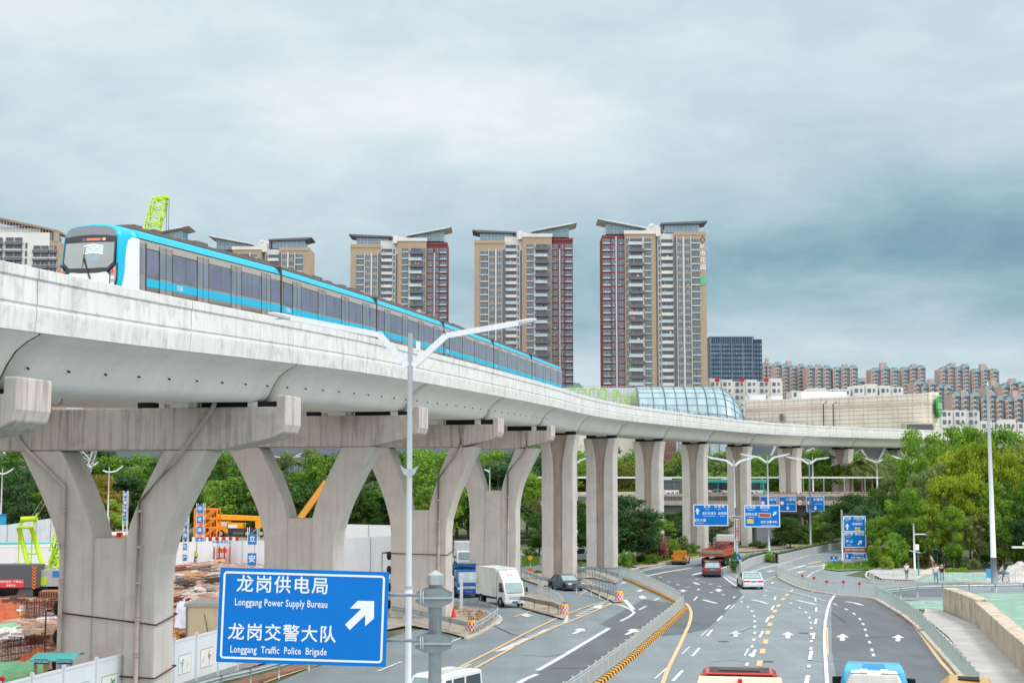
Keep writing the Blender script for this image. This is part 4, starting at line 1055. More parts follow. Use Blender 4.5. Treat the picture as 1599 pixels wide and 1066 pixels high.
# shopping mall
def mall():
 t = thing('shopping_mall', 'long beige shopping mall with glass barrel roof behind the viaduct', 'shopping mall', (60, 400, 0))
 beige = mat('beige_stone', 'e4ddd1', .8, var=.07, scale=.12, dirt=('c4b9ab', .45, .09))
 A = P(1164, 624, 430); B = P(1450, 613.5, 392); C = P(1466, 612, 398); zt = [A.z, B.z, C.z]
 def wall(a, b, za, zb, z0, th=2.0):
  d = Vector((b.x - a.x, b.y - a.y, 0)).normalized(); n = Vector((d.y, -d.x, 0)); q = -n * th
  mb = MB(); mb.hexa([(a.x, a.y, z0), (b.x, b.y, z0), (b.x + q.x, b.y + q.y, z0), (a.x + q.x, a.y + q.y, z0)], [(a.x, a.y, za), (b.x, b.y, zb), (b.x + q.x, b.y + q.y, zb), (a.x + q.x, a.y + q.y, za)]); return mb, d, n
 M_ = P(1225, 623, 422)
 for a, b, za, zb in ((A, M_, A.z, M_.z), (M_, B, M_.z, B.z), (B, C, B.z, C.z)):
  mb, d, n = wall(a, b, za, zb, 21.6); w = mb.build('wall', beige, t, world=True)
  L = (Vector((b.x, b.y)) - Vector((a.x, a.y))).length
  j = MB(); i = 0
  while i * 1.5 < L:
   p = Vector((a.x, a.y, 0)) + d * i * 1.5; z1 = za + (zb - za) * i * 1.5 / L; j.hexa([(p.x, p.y, 21.6), (p.x + d.x * .13, p.y + d.y * .13, 21.6), (p.x + d.x * .13 + n.x * .06, p.y + d.y * .13 + n.y * .06, 21.6), (p.x + n.x * .06, p.y + n.y * .06, 21.6)],
    [(p.x, p.y, z1), (p.x + d.x * .13, p.y + d.y * .13, z1), (p.x + d.x * .13 + n.x * .06, p.y + d.y * .13 + n.y * .06, z1), (p.x + n.x * .06, p.y + n.y * .06, z1)]); i += 1 if i % 3 else 2
  for r in range(13):
   z = 21.9 + r * 1.2
   if z < min(za, zb) - .3:
    j.bar(Vector((a.x, a.y, z)) + n * .06, Vector((b.x, b.y, z)) + n * .06, .08, .09)
  j.build('panel_joint', mat('joint_grey', 'c0b7ab', .8, var=.1), t, world=True)
  mb = MB(); mb.bar(Vector((a.x, a.y, 31.6)) + n * .05, Vector((b.x, b.y, 31.6)) + n * .05, .12, 1.1); mb.build('stone_band', mat('brown_stone', 'c9baad', .8, var=.1, scale=.3), t, world=True)
  mb = MB(); mb.bar(Vector((a.x, a.y, 24.2)) + n * .05, Vector((b.x, b.y, 24.2)) + n * .05, .12, .7); mb.build('stone_band', mat('brown_stone', 'b3a091'), t, world=True)
 # white sloping roof lip
 mb = MB(); e = P(1190, 612, 440)
 q = [A + Vector((0, 6, .0)), B + Vector((0, 1.5, -.02)), B + Vector((-4, 46, 2.2)), A + Vector((0, 46, 2.0))]
 mb.add(q + [v + Vector((0, 0, -1)) for v in q], [(0, 1, 2, 3), (7, 6, 5, 4), (0, 4, 5, 1), (1, 5, 6, 2), (2, 6, 7, 3), (3, 7, 4, 0)]); mb.build('roof', WHR, t, world=True)
 # white plant boxes on the roof
 for a, b, y0, y1 in ((1252, 1322, 611, 622), (1170, 1196, 616, 624), (1205, 1222, 618, 625)):
  p = P(a, y0, 434); q = P(b, y0, 434); z0 = P(a, y1 + 4, 434).z; mb = MB(); mb.box(p.x, q.x, 434, 442, z0, p.z); mb.build('plant_box', WHR, t, world=True)
 # loading opening and little window
 p = P(1411, 663, 393); q = P(1453, 671, 391.5); mb = MB(); mb.box(p.x, q.x, 389.2, 394, q.z, p.z); mb.build('opening', GLASSD, t, world=True)
 p = P(1408, 661, 393); q = P(1456, 673, 391.5); mb = MB(); mb.box(p.x, q.x, 389.6, 394, q.z, p.z); mb.build('opening_frame', mat('joint_grey', 'a89d90'), t, world=True)
 p = P(1219, 646, 421); q = P(1223, 656, 421); mb = MB(); mb.box(p.x, q.x, 421, 424, q.z, p.z); mb.build('window', GLASSD, t, world=True)
 for px in (1281, 1296):
  p = P(px, 632, 413); mb = MB(); mb.tube([(p.x, 409, 16), (p.x, 409, p.z), (p.x + .8, 408, p.z + .6)], .16, 6); mb.build('flood_lamp', DGREY, t, world=True)
 # round green emblem on the corner
 c = P(1458.5, 635, 396); d = Vector((C.x - B.x, C.y - B.y, 0)).normalized(); d = Vector((.48, .87, 0)); n = Vector((d.y, -d.x, 0)); r = 2.95
 mb = MB(); o = c + n * 1.6
 ring = [o + d * r * cos(a * pi / 16) + Vector((0, 0, r * sin(a * pi / 16))) for a in range(32)]
 mb.add(ring + [v - n * .5 for v in ring], [tuple(range(32)), tuple(reversed(range(32, 64)))] + [(i, 32 + i, 32 + (i + 1) % 32, (i + 1) % 32) for i in range(32)])
 em = mb.build('emblem', mat('emblem_leaf_green', '2f9a46', .5, var=.03), t, world=True, fix=True)
 Mt = Matrix(((d.x, 0, n.x, o.x + n.x * .06), (d.y, 0, n.y, o.y + n.y * .06), (0, 1, 0, o.z + .15), (0, 0, 0, 1)))
 mb = MB(); text_into(mb, 'COCO', Mt, 2.1, squeeze=.95, spacing=.92); text_into(mb, 'PARK', Mt @ Matrix.Translation((0, -1.5, 0)), .8); mb.build('lettering', SIGNW, em, world=True)
 # dark podium with white swooshes, seen under the deck
 pod = mat('podium_grey', '6d7580', .6, var=.06, scale=.05)
 a = P(-60, 692, 452); b = P(1462, 692, 412)
 mb = MB(); mb.hexa([(a.x, a.y, 0), (b.x, b.y, 0), (b.x, b.y + 6, 0), (a.x, a.y + 6, 0)], [(a.x, a.y, a.z - .6), (b.x, b.y, b.z), (b.x, b.y + 6, b.z), (a.x, a.y + 6, a.z - .6)]); mb.build('podium', pod, t, world=True)
 sw = MB()
 for pts in ([(1190, 735), (1204, 712), (1212, 694)], [(1250, 726), (1257, 706), (1270, 700), (1280, 712), (1283, 730)], [(1330, 734), (1336, 706), (1345, 702), (1362, 728)], [(1366, 730), (1382, 700), (1390, 704), (1396, 728)], [(404, 705), (425, 712), (452, 716), (480, 704)], [(425, 730), (445, 716), (470, 712)], [(0, 700), (14, 716), (10, 735)]):
  pp = [P(x, y, 0 + (a.y + (b.y - a.y) * (x + 60) / 1522) - .6) for x, y in pts]; sw.tube(pp, .35, 5)
 sw.build('white_swoosh', WHR, t, world=True)
 # glass barrel
 gl = mat('barrel_glass', '93adb6', .2, var=.1, scale=.05, spec=.9, island=.12); y0 = 404; xa = P(1000, 650, y0).x; xb = P(1118, 650, y0).x; xc = P(1180, 650, y0).x
 zc, rz, ry = 17.5, P(1050, 601, y0 + 8).z - 17.5, 16.0
 def sec(x):
  s = 1.0 if x < xb else sqrt(max(0, 1 - ((x - xb) / (xc - xb)) ** 2.4)); return s
 N, Mm = 22, 9; xsn = [xa + (xc - xa) * (i / N) ** .85 for i in range(N + 1)]
 vs = [];
 for x in xsn:
  s = max(.02, sec(x))
  for j in range(Mm + 1):
   th = pi * .5 * j / Mm * 1.0
   vs.append((x, y0 + ry - ry * (.35 + .65 * s) * cos(th) if True else 0, zc + rz * (s ** .8) * sin(th) ** .8))
 g = MB(); fr = MB()
 for i in range(N):
  for j in range(Mm):
   q = [vs[i * (Mm + 1) + j], vs[(i + 1) * (Mm + 1) + j], vs[(i + 1) * (Mm + 1) + j + 1], vs[i * (Mm + 1) + j + 1]]
   g.add(q, [(0, 1, 2, 3)])
 g.build('barrel_roof', gl, t, world=True)
 for i in range(0, N + 1, 2):
  pts = [Vector(vs[i * (Mm + 1) + j]) + Vector((0, -.15, .1)) for j in range(Mm + 1)]
  fr = MB(); fr.tube(pts, .1 if i % 4 else .15, 4); fr.build('barrel_rib', mat('rib_grey', '55707a', .5, var=.05), t, world=True)
 for j in range(1, Mm):
  fr = MB(); fr.tube([Vector(vs[i * (Mm + 1) + j]) + Vector((0, -.12, .08)) for i in range(N + 1)], .07, 4); fr.build('barrel_purlin', mat('rib_light', '7f979e', .5, var=.05), t, world=True)
 # roof hall with open frame and big green letters
 p = P(880, 606, 412); q = P(1016, 606, 412); mb = MB(); mb.box(p.x, q.x, 414, 440, 14, P(950, 628, 414).z); mb.build('hall_wall', beige, t, world=True)
 fr = MB(); zt_ = P(950, 603, 412).z; zb_ = P(950, 630, 412).z; x = p.x
 while x < q.x: fr.bar((x, 412.6, zb_), (x, 412.6, zt_), .12); x += 1.1
 for j in range(6): z = zb_ + (zt_ - zb_) * j / 5; fr.bar((p.x, 412.5, z), (q.x, 412.5, z), .1)
 fr.build('letter_frame', mat('frame_mauve', 'b4b2c8', .6, var=.05), t, world=True)
 mb = MB(); mb.box(p.x, q.x, 416, 417, zb_, zt_ - .2); mb.build('hall_glass', glassmat('hall_glass', 'c9d2d8', .4, .1, .1), t, world=True)
 LG = mat('letter_green', 'a6cf72', .6, var=.12, scale=.6)
 for s_, x0, x1, ys in (('COCO', 887, 948, 616), ('Park', 951, 1005, 621)):
  mb = MB(); c = P((x0 + x1) / 2, ys, 411.6)
  text_into(mb, s_, Matrix.Translation(c) @ Matrix.Rotation(pi / 2, 4, 'X'), 6.3 if s_ == 'Park' else 5.4, squeeze=.74, depth=.2); mb.build('lettering', LG, t, world=True)
mall()
# far wooded hill
hl = MB(); N = 40
rng = random.Random(2)
for i in range(N + 1):
 x = P(860, 600, 1500).x + i * (P(940, 600, 1500).x - P(860, 600, 1500).x) / N
 h = 95 + 22 * math.exp(-((i - 20) / 9) ** 2) + rng.uniform(-1.5, 1.5)
 hl.v += [(x, 1480, 0), (x, 1500, h), (x, 1540, 0)]
for i in range(N):
 for j in range(2): hl.f.append([i * 3 + j, (i + 1) * 3 + j, (i + 1) * 3 + j + 1, i * 3 + j + 1]); hl.mi.append(0); hl.sm.append(True)
tag(hl.build('hill', mat('far_wood', '5f7f72', .9, var=.3, scale=.08)), kind='structure')

# ======================= FLYOVER =======================
FY0, FY1 = 226.0, 236.0
fly = thing('road_flyover', 'road flyover with planted edge passing under the railway viaduct', 'flyover', (50, 226, 0))
xa, xb = P(840, 780, FY0).x, P(1470, 780, FY0).x
def zf(py): return H + (755 - py) * FY0 / F
mb = MB(); mb.box(xa, xb, FY0 + .1, FY1, zf(787), zf(778)); mb.build('deck', CONC_F, fly, world=True)
mb = MB(); mb.box(xa, xb, FY0 - .15, FY0 + .098, zf(788), zf(781)); mb.build('edge_beam', CONC_F, fly, world=True)
mb = MB(); mb.box(xa, xb, FY0 - .1, FY0 + .15, zf(774), zf(770.5)); mb.build('coping', CONC_F, fly, world=True)
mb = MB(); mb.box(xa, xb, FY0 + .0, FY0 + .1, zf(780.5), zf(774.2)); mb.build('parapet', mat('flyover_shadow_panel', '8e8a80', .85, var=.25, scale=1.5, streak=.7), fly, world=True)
x = xa
while x < xb:
 mb = MB(); mb.box(x, x + .12, FY0 - .12, FY0 - .01, zf(781), zf(774.2)); mb.build('baluster', DGREY, fly, world=True) if 0 else None
 x += .6
mb = MB(); x = xa
while x < xb: mb.box(x, x + .1, FY0 - .1, FY0 - .01, zf(781), zf(774.2)); x += .42
mb.build('balustrade', mat('balustrade_grey', '6b6b66', .8, var=.2), fly, world=True)
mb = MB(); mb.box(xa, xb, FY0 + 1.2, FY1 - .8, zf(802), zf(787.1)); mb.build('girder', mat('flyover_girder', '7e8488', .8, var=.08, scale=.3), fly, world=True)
mb = MB(); mb.box(xa, xb, FY1, FY1 + .25, zf(778), zf(768)); mb.build('parapet', CONC_F, fly, world=True)
# tall far railing
mb = MB(); z = H + (755 - 745.3) * FY1 / F; mb.box(xa, P(1412, 745, FY1).x, FY1 + .3, FY1 + .5, z - .12, z + .14); mb.build('railing_top', WPAINT, fly, world=True)
x = P(1190, 745, FY1).x
while x < P(1412, 745, FY1).x:
 mb = MB(); mb.box(x, x + .12, FY1 + .32, FY1 + .46, zf(770), z - .12); mb.build('railing_post', STEEL, fly, world=True); x += 3.4
for px in (1120, 1196, 1330, 1405, 960):
 c = P(px, 800, 230); mb = MB(); mb.box(c.x - (1.9 if px < 1200 else 1), c.x + (1.9 if px < 1200 else 1), 228, 233, 0, zf(802)); mb.build('pier', mat('flyover_pier', 'a4adb4', .85, var=.08, scale=.3, streak=.3), fly, world=True)
# abutment wall in concrete, shade of the void behind put into its colour
mb = MB(); mb.box(P(900, 800, 238).x, P(1010, 800, 238).x, 236.5, 240, 0, zf(778)); mb.build('abutment', mat('abutment_shade', '4b4f50', .9, var=.15), fly, world=True)
# ======================= VEGETATION =======================
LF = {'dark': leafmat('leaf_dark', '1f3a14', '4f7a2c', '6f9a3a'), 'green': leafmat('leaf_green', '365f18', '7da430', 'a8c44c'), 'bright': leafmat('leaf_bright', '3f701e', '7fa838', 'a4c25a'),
      'yellow': leafmat('leaf_yellow', '5f8418', 'a4b42c', 'c2c648'), 'olive': leafmat('leaf_olive', '455c2a', '8a9c5c', 'aeb87c'), 'blue': leafmat('leaf_blue', '22421f', '4a7442', '6a9058'),
      'red': leafmat('leaf_red', '3f6a20', '8f8a34', 'c06a38'), 'pink': leafmat('leaf_pink', '6a4a44', 'b07a78', 'c8908c'), 'lime': leafmat('leaf_lime', '557f22', '8fae3c', 'b0c654')}
BARK = mat('bark', '6b5d4e', .9, var=.2, scale=3); BARKP = mat('bark_pale', '9a8c78', .9, var=.2, scale=3)
def leaves(mb, cs, n, ls, rng, flat=.5):
 """n leaf faces round every clump (x, y, z, rx, rz)"""
 V = mb.v; Fc = mb.f
 for (cx, cy, cz, rx, rz) in cs:
  for _ in range(n):
   u = rng.uniform(-1, 1); th = rng.uniform(0, 2 * pi); r = rng.random() ** .4
   q = sqrt(1 - u * u)
   dx, dy, dz = q * cos(th), q * sin(th), u
   px, py, pz = cx + dx * r * rx, cy + dy * r * rx, cz + dz * r * rz * (1 if dz > 0 else .7)
   nx, ny, nz = dx + rng.uniform(-.9, .9), dy + rng.uniform(-.9, .9), dz + flat + rng.uniform(-.6, .6)
   l = sqrt(nx * nx + ny * ny + nz * nz) + 1e-6; nx /= l; ny /= l; nz /= l
   ax, ay = -ny, nx; l = sqrt(ax * ax + ay * ay) + 1e-6; ax /= l; ay /= l
   bx, by, bz = -nz * ay, nz * ax, nx * ay - ny * ax
   s = ls * rng.uniform(.6, 1.25); t = s * rng.uniform(.45, .8); w = rng.uniform(0, pi); c_, s_ = cos(w), sin(w)
   ux, uy, uz = (ax * c_ + bx * s_) * s, (ay * c_ + by * s_) * s, bz * s_ * s
   vx, vy, vz = (-ax * s_ + bx * c_) * t, (-ay * s_ + by * c_) * t, bz * c_ * t
   o = len(V)
   V += [(px - ux, py - uy, pz - uz), (px + vx, py + vy, pz + vz), (px + ux, py + uy, pz + uz), (px - vx, py - vy, pz - vz)]
   Fc.append((o, o + 1, o + 2, o + 3))
 k = len(mb.f); mb.mi = [0] * k; mb.sm = [False] * k
def make_tree(seed, kind, nclump=48, per=210, ls=.0185, low=.25, spread=.5, bark=None, sparse=False):
 """unit tree: height 1, crown about 2*spread wide; scaled per copy"""
 rng = random.Random(seed)
 root = thing('broadleaf_tree', 'tree', 'tree', (0, 0, 0))
 tr = MB(); cs = []
 tr.tube([(0, 0, 0), (.01, .0, .2), (rng.uniform(-.02, .03), .01, .45), (.0, .02, .7)], [.022, .017, .012, .005], 7)
 top = 1.0; mid = (low + top) / 2; hh = (top - low) / 2
 for i in range(nclump):
  a = rng.uniform(0, 2 * pi); zz = rng.uniform(-1, 1); r = sqrt(1 - zz * zz * .85) * (rng.uniform(.45, .88) if i % 4 else rng.uniform(.92, 1.12))
  x, y, z = r * spread * cos(a), r * spread * sin(a), mid + zz * hh * .86
  cr = (rng.uniform(.08, .16) if i % 4 else rng.uniform(.04, .08)) * (.8 if sparse else 1); cs.append((x, y, z, cr * 1.25, cr * .8))
  if i % 2 == 0:
   z0 = max(.18, z * .55); tr.tube([(0, 0, z0), (x * .5, y * .5, z0 + (z - z0) * .6), (x, y, z)], [.009, .006, .002], 5)
 lb = MB(); leaves(lb, [c for c in cs if c[3] > .1], per, ls, rng); leaves(lb, [c for c in cs if c[3] <= .1], per // 3, ls, rng)
 lb.build('crown', LF[kind], root, fix=False); tr.build('trunk', bark or BARK, root)
 kids(root); return root
def make_palm(seed):
 rng = random.Random(seed); root = thing('palm_tree', 'palm', 'palm tree', (0, 0, 0)); tr = MB(); tr.tube([(0, 0, 0), (.01, 0, .4), (0, .01, .84)], [.02, .017, .015], 8); tr.build('trunk', BARKP, root)
 lb = MB()
 for i in range(34):
  a = rng.uniform(0, 2 * pi); up = rng.uniform(-.2, 1.1); pts = []
  for k in range(7):
   t = k / 6; pts.append(Vector((cos(a) * t * .24, sin(a) * t * .24, .84 + up * t * .17 - t * t * .16)))
  for k in range(6):
   d = (pts[k + 1] - pts[k]); s_ = Vector((-sin(a), cos(a), -.4)) * .04 * (1 - k / 9)
   for sg in (1, -1):
    for j in range(3):
     q = pts[k] + d * j / 3; w = Vector((s_.x * sg, s_.y * sg, s_.z)); lb.add([q, q + d * .25, q + d * .45 + w, q + w * .95 + d * .3], [(0, 1, 2, 3)])
 lb.build('crown', LF['olive'], root); kids(root); return root
def make_bush(seed, kind, nclump=16, per=90, ls=.07):
 rng = random.Random(seed); cs = []
 for i in range(nclump):
  a = rng.uniform(0, 2 * pi); r = rng.uniform(0, .75); z = rng.uniform(.15, .8) * (1 - r * .35)
  cs.append((r * cos(a), r * sin(a), z, .3, .22))
 lb = MB(); leaves(lb, cs, per, ls, rng); o = lb.build('bush', LF[kind], None, origin=(0, 0, 0)); return o
PROTO = {}
for i, (k, kw) in enumerate([('dark', {}), ('green', {}), ('bright', {}), ('yellow', dict(spread=.46, low=.12, nclump=60)), ('olive', dict(sparse=True)), ('blue', {}), ('red', {}), ('lime', dict(sparse=True, low=.3, nclump=40))]):
 PROTO[k] = [make_tree(100 + i, k, **kw), make_tree(200 + i, k, spread=.42, low=.18, **{a: b for a, b in kw.items() if a not in ('spread', 'low')})]
PALM = make_palm(5)
def gap(px):
 for lim, s_ in [(60, 'left of the large pier'), (270, 'through the large forked pier'), (365, 'right of the large forked pier'), (560, 'through the big-sign pier fork'),
     (700, 'beside the white lamp post'), (770, 'above the white box truck'), (845, 'left of the first straight column'), (915, 'between first two straight columns'),
     (985, 'left of the third straight column'), (1060, 'left of the fourth straight column'), (1130, 'near the left direction sign'), (1215, 'above the right direction sign'), (1295, 'near the lane signs'),
     (1375, 'above the tall sign board'), (1440, 'above the lone walker'), (1500, 'left of the tall pole'), (1560, 'behind the tall pole'), (2000, 'at the right edge')]:
  if px < lim: return s_
KN = {'dark': 'dark green', 'green': 'mid green', 'bright': 'bright green', 'yellow': 'yellow-green', 'olive': 'grey-olive', 'blue': 'blue-green', 'red': 'red flowering', 'lime': 'light lime green', 'pink': 'pink flowering'}
rows = []; rng = random.Random(11)
# far row left (behind the yard)
ks = ['blue', 'dark', 'green', 'green', 'bright', 'dark', 'green', 'olive']
for i in range(27): px = -40 + i * 36 + rng.uniform(-8, 8); rows.append((px, rng.uniform(698, 716), rng.uniform(250, 275), rng.choice(ks), rng.uniform(.75, 1.1), 'back row'))
for i in range(23): px = -30 + i * 40 + rng.uniform(-12, 12); rows.append((px, rng.uniform(722, 768), rng.uniform(228, 245), rng.choice(['dark', 'green', 'blue', 'bright', 'dark']), rng.uniform(.8, 1.3), 'front row'))
rows += [(162, 742, 224, 'red', .8, 'front row'), (175, 778, 218, 'lime', 1.1, 'front row'), (668, 702, 222, 'bright', 1.0, 'front row'), (690, 770, 215, 'lime', .9, 'front row'), (842, 738, 200, 'lime', .7, 'front row'), (842, 800, 190, 'dark', 1.0, 'front row')]
# behind the flyover
for i in range(17): px = 880 + i * 34 + rng.uniform(-8, 8); rows.append((px, rng.uniform(694, 730), rng.uniform(262, 290), rng.choice(['green', 'bright', 'olive', 'dark', 'green']), rng.uniform(.9, 1.3), 'back row'))
rows += [(976, 722, 245, 'red', .8, 'front row'), (972, 712, 252, 'green', 1.2, 'front row'), (1180, 712, 250, 'bright', 1.2, 'front row'), (1085, 735, 248, 'lime', 1.2, 'front row'), (1265, 705, 255, 'green', 1.1, 'front row')]
# under and in front of the flyover
rows += [(905, 780, 180, 'dark', 1.2, 'front row'), (985, 776, 172, 'blue', 1.3, 'front row'), (958, 800, 172, 'dark', 1.3, 'front row'), (1010, 800, 178, 'green', 1.3, 'front row'), (1075, 796, 206, 'dark', 1.5, 'front row'), (1110, 802, 212, 'olive', 1.5, 'front row'),
         (1232, 806, 214, 'dark', 1.3, 'front row'), (1262, 790, 243, 'olive', 1.2, 'front row'), (1290, 800, 222, 'dark', 1.4, 'front row'), (1318, 785, 210, 'olive', 1.5, 'front row'), (1340, 770, 200, 'dark', 1.4, 'front row'), (1280, 812, 216, 'green', 1.3, 'front row')]
# big mass on the right
R_ = [(1368, 762, 188, 'dark', .62), (1392, 742, 196, 'olive', .6), (1350, 790, 178, 'blue', .7), (1412, 726, 205, 'olive', .62), (1438, 672, 225, 'bright', .6), (1466, 690, 190, 'green', .55), (1492, 664, 228, 'green', .62), (1530, 668, 232, 'olive', .62), (1568, 666, 228, 'bright', .6), (1606, 672, 224, 'green', .62),
      (1432, 706, 186, 'green', .5), (1456, 722, 176, 'olive', .58), (1492, 702, 178, 'yellow', .5), (1530, 684, 176, 'yellow', .5), (1566, 700, 178, 'yellow', .48), (1600, 690, 182, 'olive', .55), (1632, 680, 180, 'yellow', .5), (1474, 742, 168, 'yellow', .52), (1512, 738, 166, 'yellow', .48), (1424, 762, 170, 'bright', .6), (1396, 778, 172, 'lime', .65), (1448, 778, 165, 'lime', .6),
      (1548, 748, 166, 'green', .55), (1584, 752, 168, 'dark', .6), (1618, 742, 168, 'green', .6), (1372, 806, 170, 'green', .75), (1486, 786, 163, 'green', .6), (1524, 800, 164, 'olive', .75), (1562, 802, 163, 'green', .75), (1600, 806, 162, 'blue', .8), (1412, 812, 166, 'dark', .8), (1640, 770, 160, 'dark', .7),
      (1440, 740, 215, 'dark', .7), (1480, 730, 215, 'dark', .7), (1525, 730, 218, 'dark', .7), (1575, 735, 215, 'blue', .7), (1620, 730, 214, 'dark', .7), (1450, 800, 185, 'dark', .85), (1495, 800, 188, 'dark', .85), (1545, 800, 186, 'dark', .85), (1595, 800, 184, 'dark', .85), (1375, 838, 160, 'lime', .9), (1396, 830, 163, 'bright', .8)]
rows += [(a, b, c, k, w, 'right-hand wood') for a, b, c, k, w in R_]
cnt = {}; keyed = []
for r in rows: keyed.append((r, (r[3], gap(r[0]), r[5])))
for r, key in keyed: cnt.setdefault(key, []).append(r[0])
ORD = ['first', 'second', 'third', 'fourth', 'fifth', 'sixth', 'seventh', 'eighth', 'ninth']
usedp = {}
for r, key in keyed:
 px, py, d, k, w, row = r
 base = P(px, 755, d); h = H + (755 - py) * d / F; xs = sorted(cnt[key]); n = len(xs)
 lab = '%s tree %s' % (KN[k], key[1]) + ('' if row == 'right-hand wood' else ', %s' % row)
 if n > 1: lab += ', %s from left' % ORD[xs.index(px)]
 j = rng.randrange(2); root = PROTO[k][j]; sc_ = (h * w, h * w, h)
 if (k, j) not in usedp: usedp[(k, j)] = 1; o = root; o.location = (base.x, d, -.05); o.rotation_euler = (0, 0, rng.uniform(0, 6.3)); o.scale = sc_; o['label'] = lab
 else: o = dup(root, (base.x, d, -.05), rng.uniform(0, 6.3), lab, scale=sc_)
 o['group'] = {'right-hand wood': 'trees of the right-hand wood'}.get(row, 'trees behind the viaduct')
for (k, l) in PROTO.items():
 for j, root in enumerate(l):
  if (k, j) not in usedp:
   for c in [o for o in bpy.data.objects if o.parent is root]: bpy.data.objects.remove(c, do_unlink=True)
   bpy.data.objects.remove(root, do_unlink=True)
for i, (px, py, d) in enumerate([(1345, 700, 252), (1362, 704, 256), (1330, 708, 250)]):
 b = P(px, 755, d); h = H + (755 - py) * d / F; lab = ['palm tree with the tallest crown beyond the flyover railing', 'palm tree right of the tallest palm beyond the flyover', 'palm tree left of the tallest palm beyond the flyover'][i]
 if i == 0: PALM.location = (b.x, d, 0); PALM.scale = (h,) * 3; PALM['label'] = lab; PALM['group'] = 'palms beyond the flyover'
 else: dup(PALM, (b.x, d, 0), i * 1.3, lab, 'palms beyond the flyover', scale=h)
PALM['group'] = 'palms beyond the flyover'
# bushes and shrubs
BP = {k: make_bush(300 + i, k) for i, k in enumerate(['dark', 'green', 'bright', 'lime', 'pink', 'olive', 'blue', 'red'])}
ub = set()
bl = [(975, 886, 30, 30, 'bright', 'bright green bush between the first two straight columns'), (905, 895, 26, 22, 'bright', 'bright green bush left of the second straight column'), (985, 884, 26, 26, 'olive', 'rounded clipped bush at the fence end'), (1002, 880, 22, 20, 'dark', 'dark rounded bush behind the clipped bush'),
      (1022, 882, 30, 22, 'green', 'low mid green bush under the pink bush'), (1035, 876, 40, 50, 'pink', 'large pink flowering bush beside the third straight column'), (1018, 872, 34, 44, 'pink', 'smaller pink flowering bush left of the large one'),
      (1045, 873, 34, 40, 'lime', 'lime green bush behind the yellow pickup'), (1066, 866, 40, 34, 'olive', 'olive bush left of the loaded red truck'), (1082, 864, 30, 20, 'green', 'low green bush behind the red truck'), (1052, 868, 26, 26, 'bright', 'bright bush right of the pink bush'),
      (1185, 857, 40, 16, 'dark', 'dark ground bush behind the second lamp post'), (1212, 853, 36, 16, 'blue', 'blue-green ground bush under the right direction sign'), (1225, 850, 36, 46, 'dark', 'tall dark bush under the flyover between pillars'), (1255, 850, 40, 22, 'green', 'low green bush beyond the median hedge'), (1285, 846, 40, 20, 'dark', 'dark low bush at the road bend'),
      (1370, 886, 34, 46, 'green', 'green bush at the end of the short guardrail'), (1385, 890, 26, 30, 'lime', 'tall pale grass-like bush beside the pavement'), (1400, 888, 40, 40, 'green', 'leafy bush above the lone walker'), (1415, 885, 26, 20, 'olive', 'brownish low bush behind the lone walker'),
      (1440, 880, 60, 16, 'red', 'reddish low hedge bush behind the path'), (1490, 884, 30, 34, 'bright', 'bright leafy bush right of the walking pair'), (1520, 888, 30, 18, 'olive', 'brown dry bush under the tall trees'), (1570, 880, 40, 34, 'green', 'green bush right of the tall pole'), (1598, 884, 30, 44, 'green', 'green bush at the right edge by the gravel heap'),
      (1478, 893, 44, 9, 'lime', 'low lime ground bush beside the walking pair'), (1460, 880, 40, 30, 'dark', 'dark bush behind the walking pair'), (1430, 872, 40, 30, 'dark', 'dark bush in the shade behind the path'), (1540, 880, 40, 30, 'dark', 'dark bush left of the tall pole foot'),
      (1340, 876, 30, 22, 'dark', 'dark bush behind the speed limit sign'), (1355, 866, 40, 40, 'dark', 'tall dark bush right of the blue sign board'), (850, 896, 40, 8, 'red', 'reddish ground bush at the foot of the first straight column'), (826, 868, 34, 16, 'bright', 'clipped bright hedge bush between the columns'), (704, 952, 36, 10, 'olive', 'weedy tuft at the foot of the lamp-post pier'), (1592, 990, 20, 14, 'lime', 'small lime weed tuft on top of the wall'), (1585, 960, 22, 12, 'bright', 'small green tuft on the netted slope'),
      (140, 866, 60, 30, 'yellow', '')]
for px, py, w, h, k, lab in bl:
 if not lab: continue
 g_ = G(px, py); s_ = S(g_.y); sc_ = (w * s_ / 2, w * s_ / 2, h * s_)
 o = BP[k] if k not in ub else BP[k].copy()
 if k in ub: COL.objects.link(o)
 ub.add(k); o.location = g_; o.scale = sc_; o.rotation_euler = (0, 0, px % 6); tag(o, lab, 'bush', 'bushes along the roads')
# clipped hedge on the median
def hedge_line(pts, w, h, kind, name, lab, z0=0.0, dens=260, ls=.12):
 rg = random.Random(len(pts)); lb = MB(); cs = []
 for a, b in zip(pts, pts[1:]):
  n = max(1, int((b - a).length / .55))
  for i in range(n):
   p = a.lerp(b, i / n); cs.append((p.x, p.y, z0 + h * .55, w * .62, h * .62))
 leaves(lb, cs, dens // 5, ls, rg); o = lb.build(name, LF[kind], None); tag(o, lab, name); return o
med = [G(*RC(*q)) for q in [(1075, 520), (1160, 478), (1200, 445), (1290, 400), (1420, 345), (1600, 292)]] + [G(*R4(*q)) for q in [(1050, 122), (1180, 92), (1310, 62), (1430, 36), (1560, 8)]]
bar = [G(*RC(*q)) for q in [(1185, 478), (1240, 440), (1330, 392), (1470, 345), (1600, 310)]] + [G(*R4(*q)) for q in [(1050, 142), (1180, 110), (1310, 78), (1430, 50), (1560, 20)]]
hedge_line([p + Vector((-.5, .6, 0)) for p in bar], .8, 1.15, 'lime', 'hedge', 'clipped lime hedge along the top of the concrete median barrier')
hedge_line([G(*RC(1085, 500)), G(*RC(1120, 488)), G(*RC(1170, 470))], .9, 2.2, 'dark', 'hedge', 'dark climbing hedge at the foot of the median sign pole')
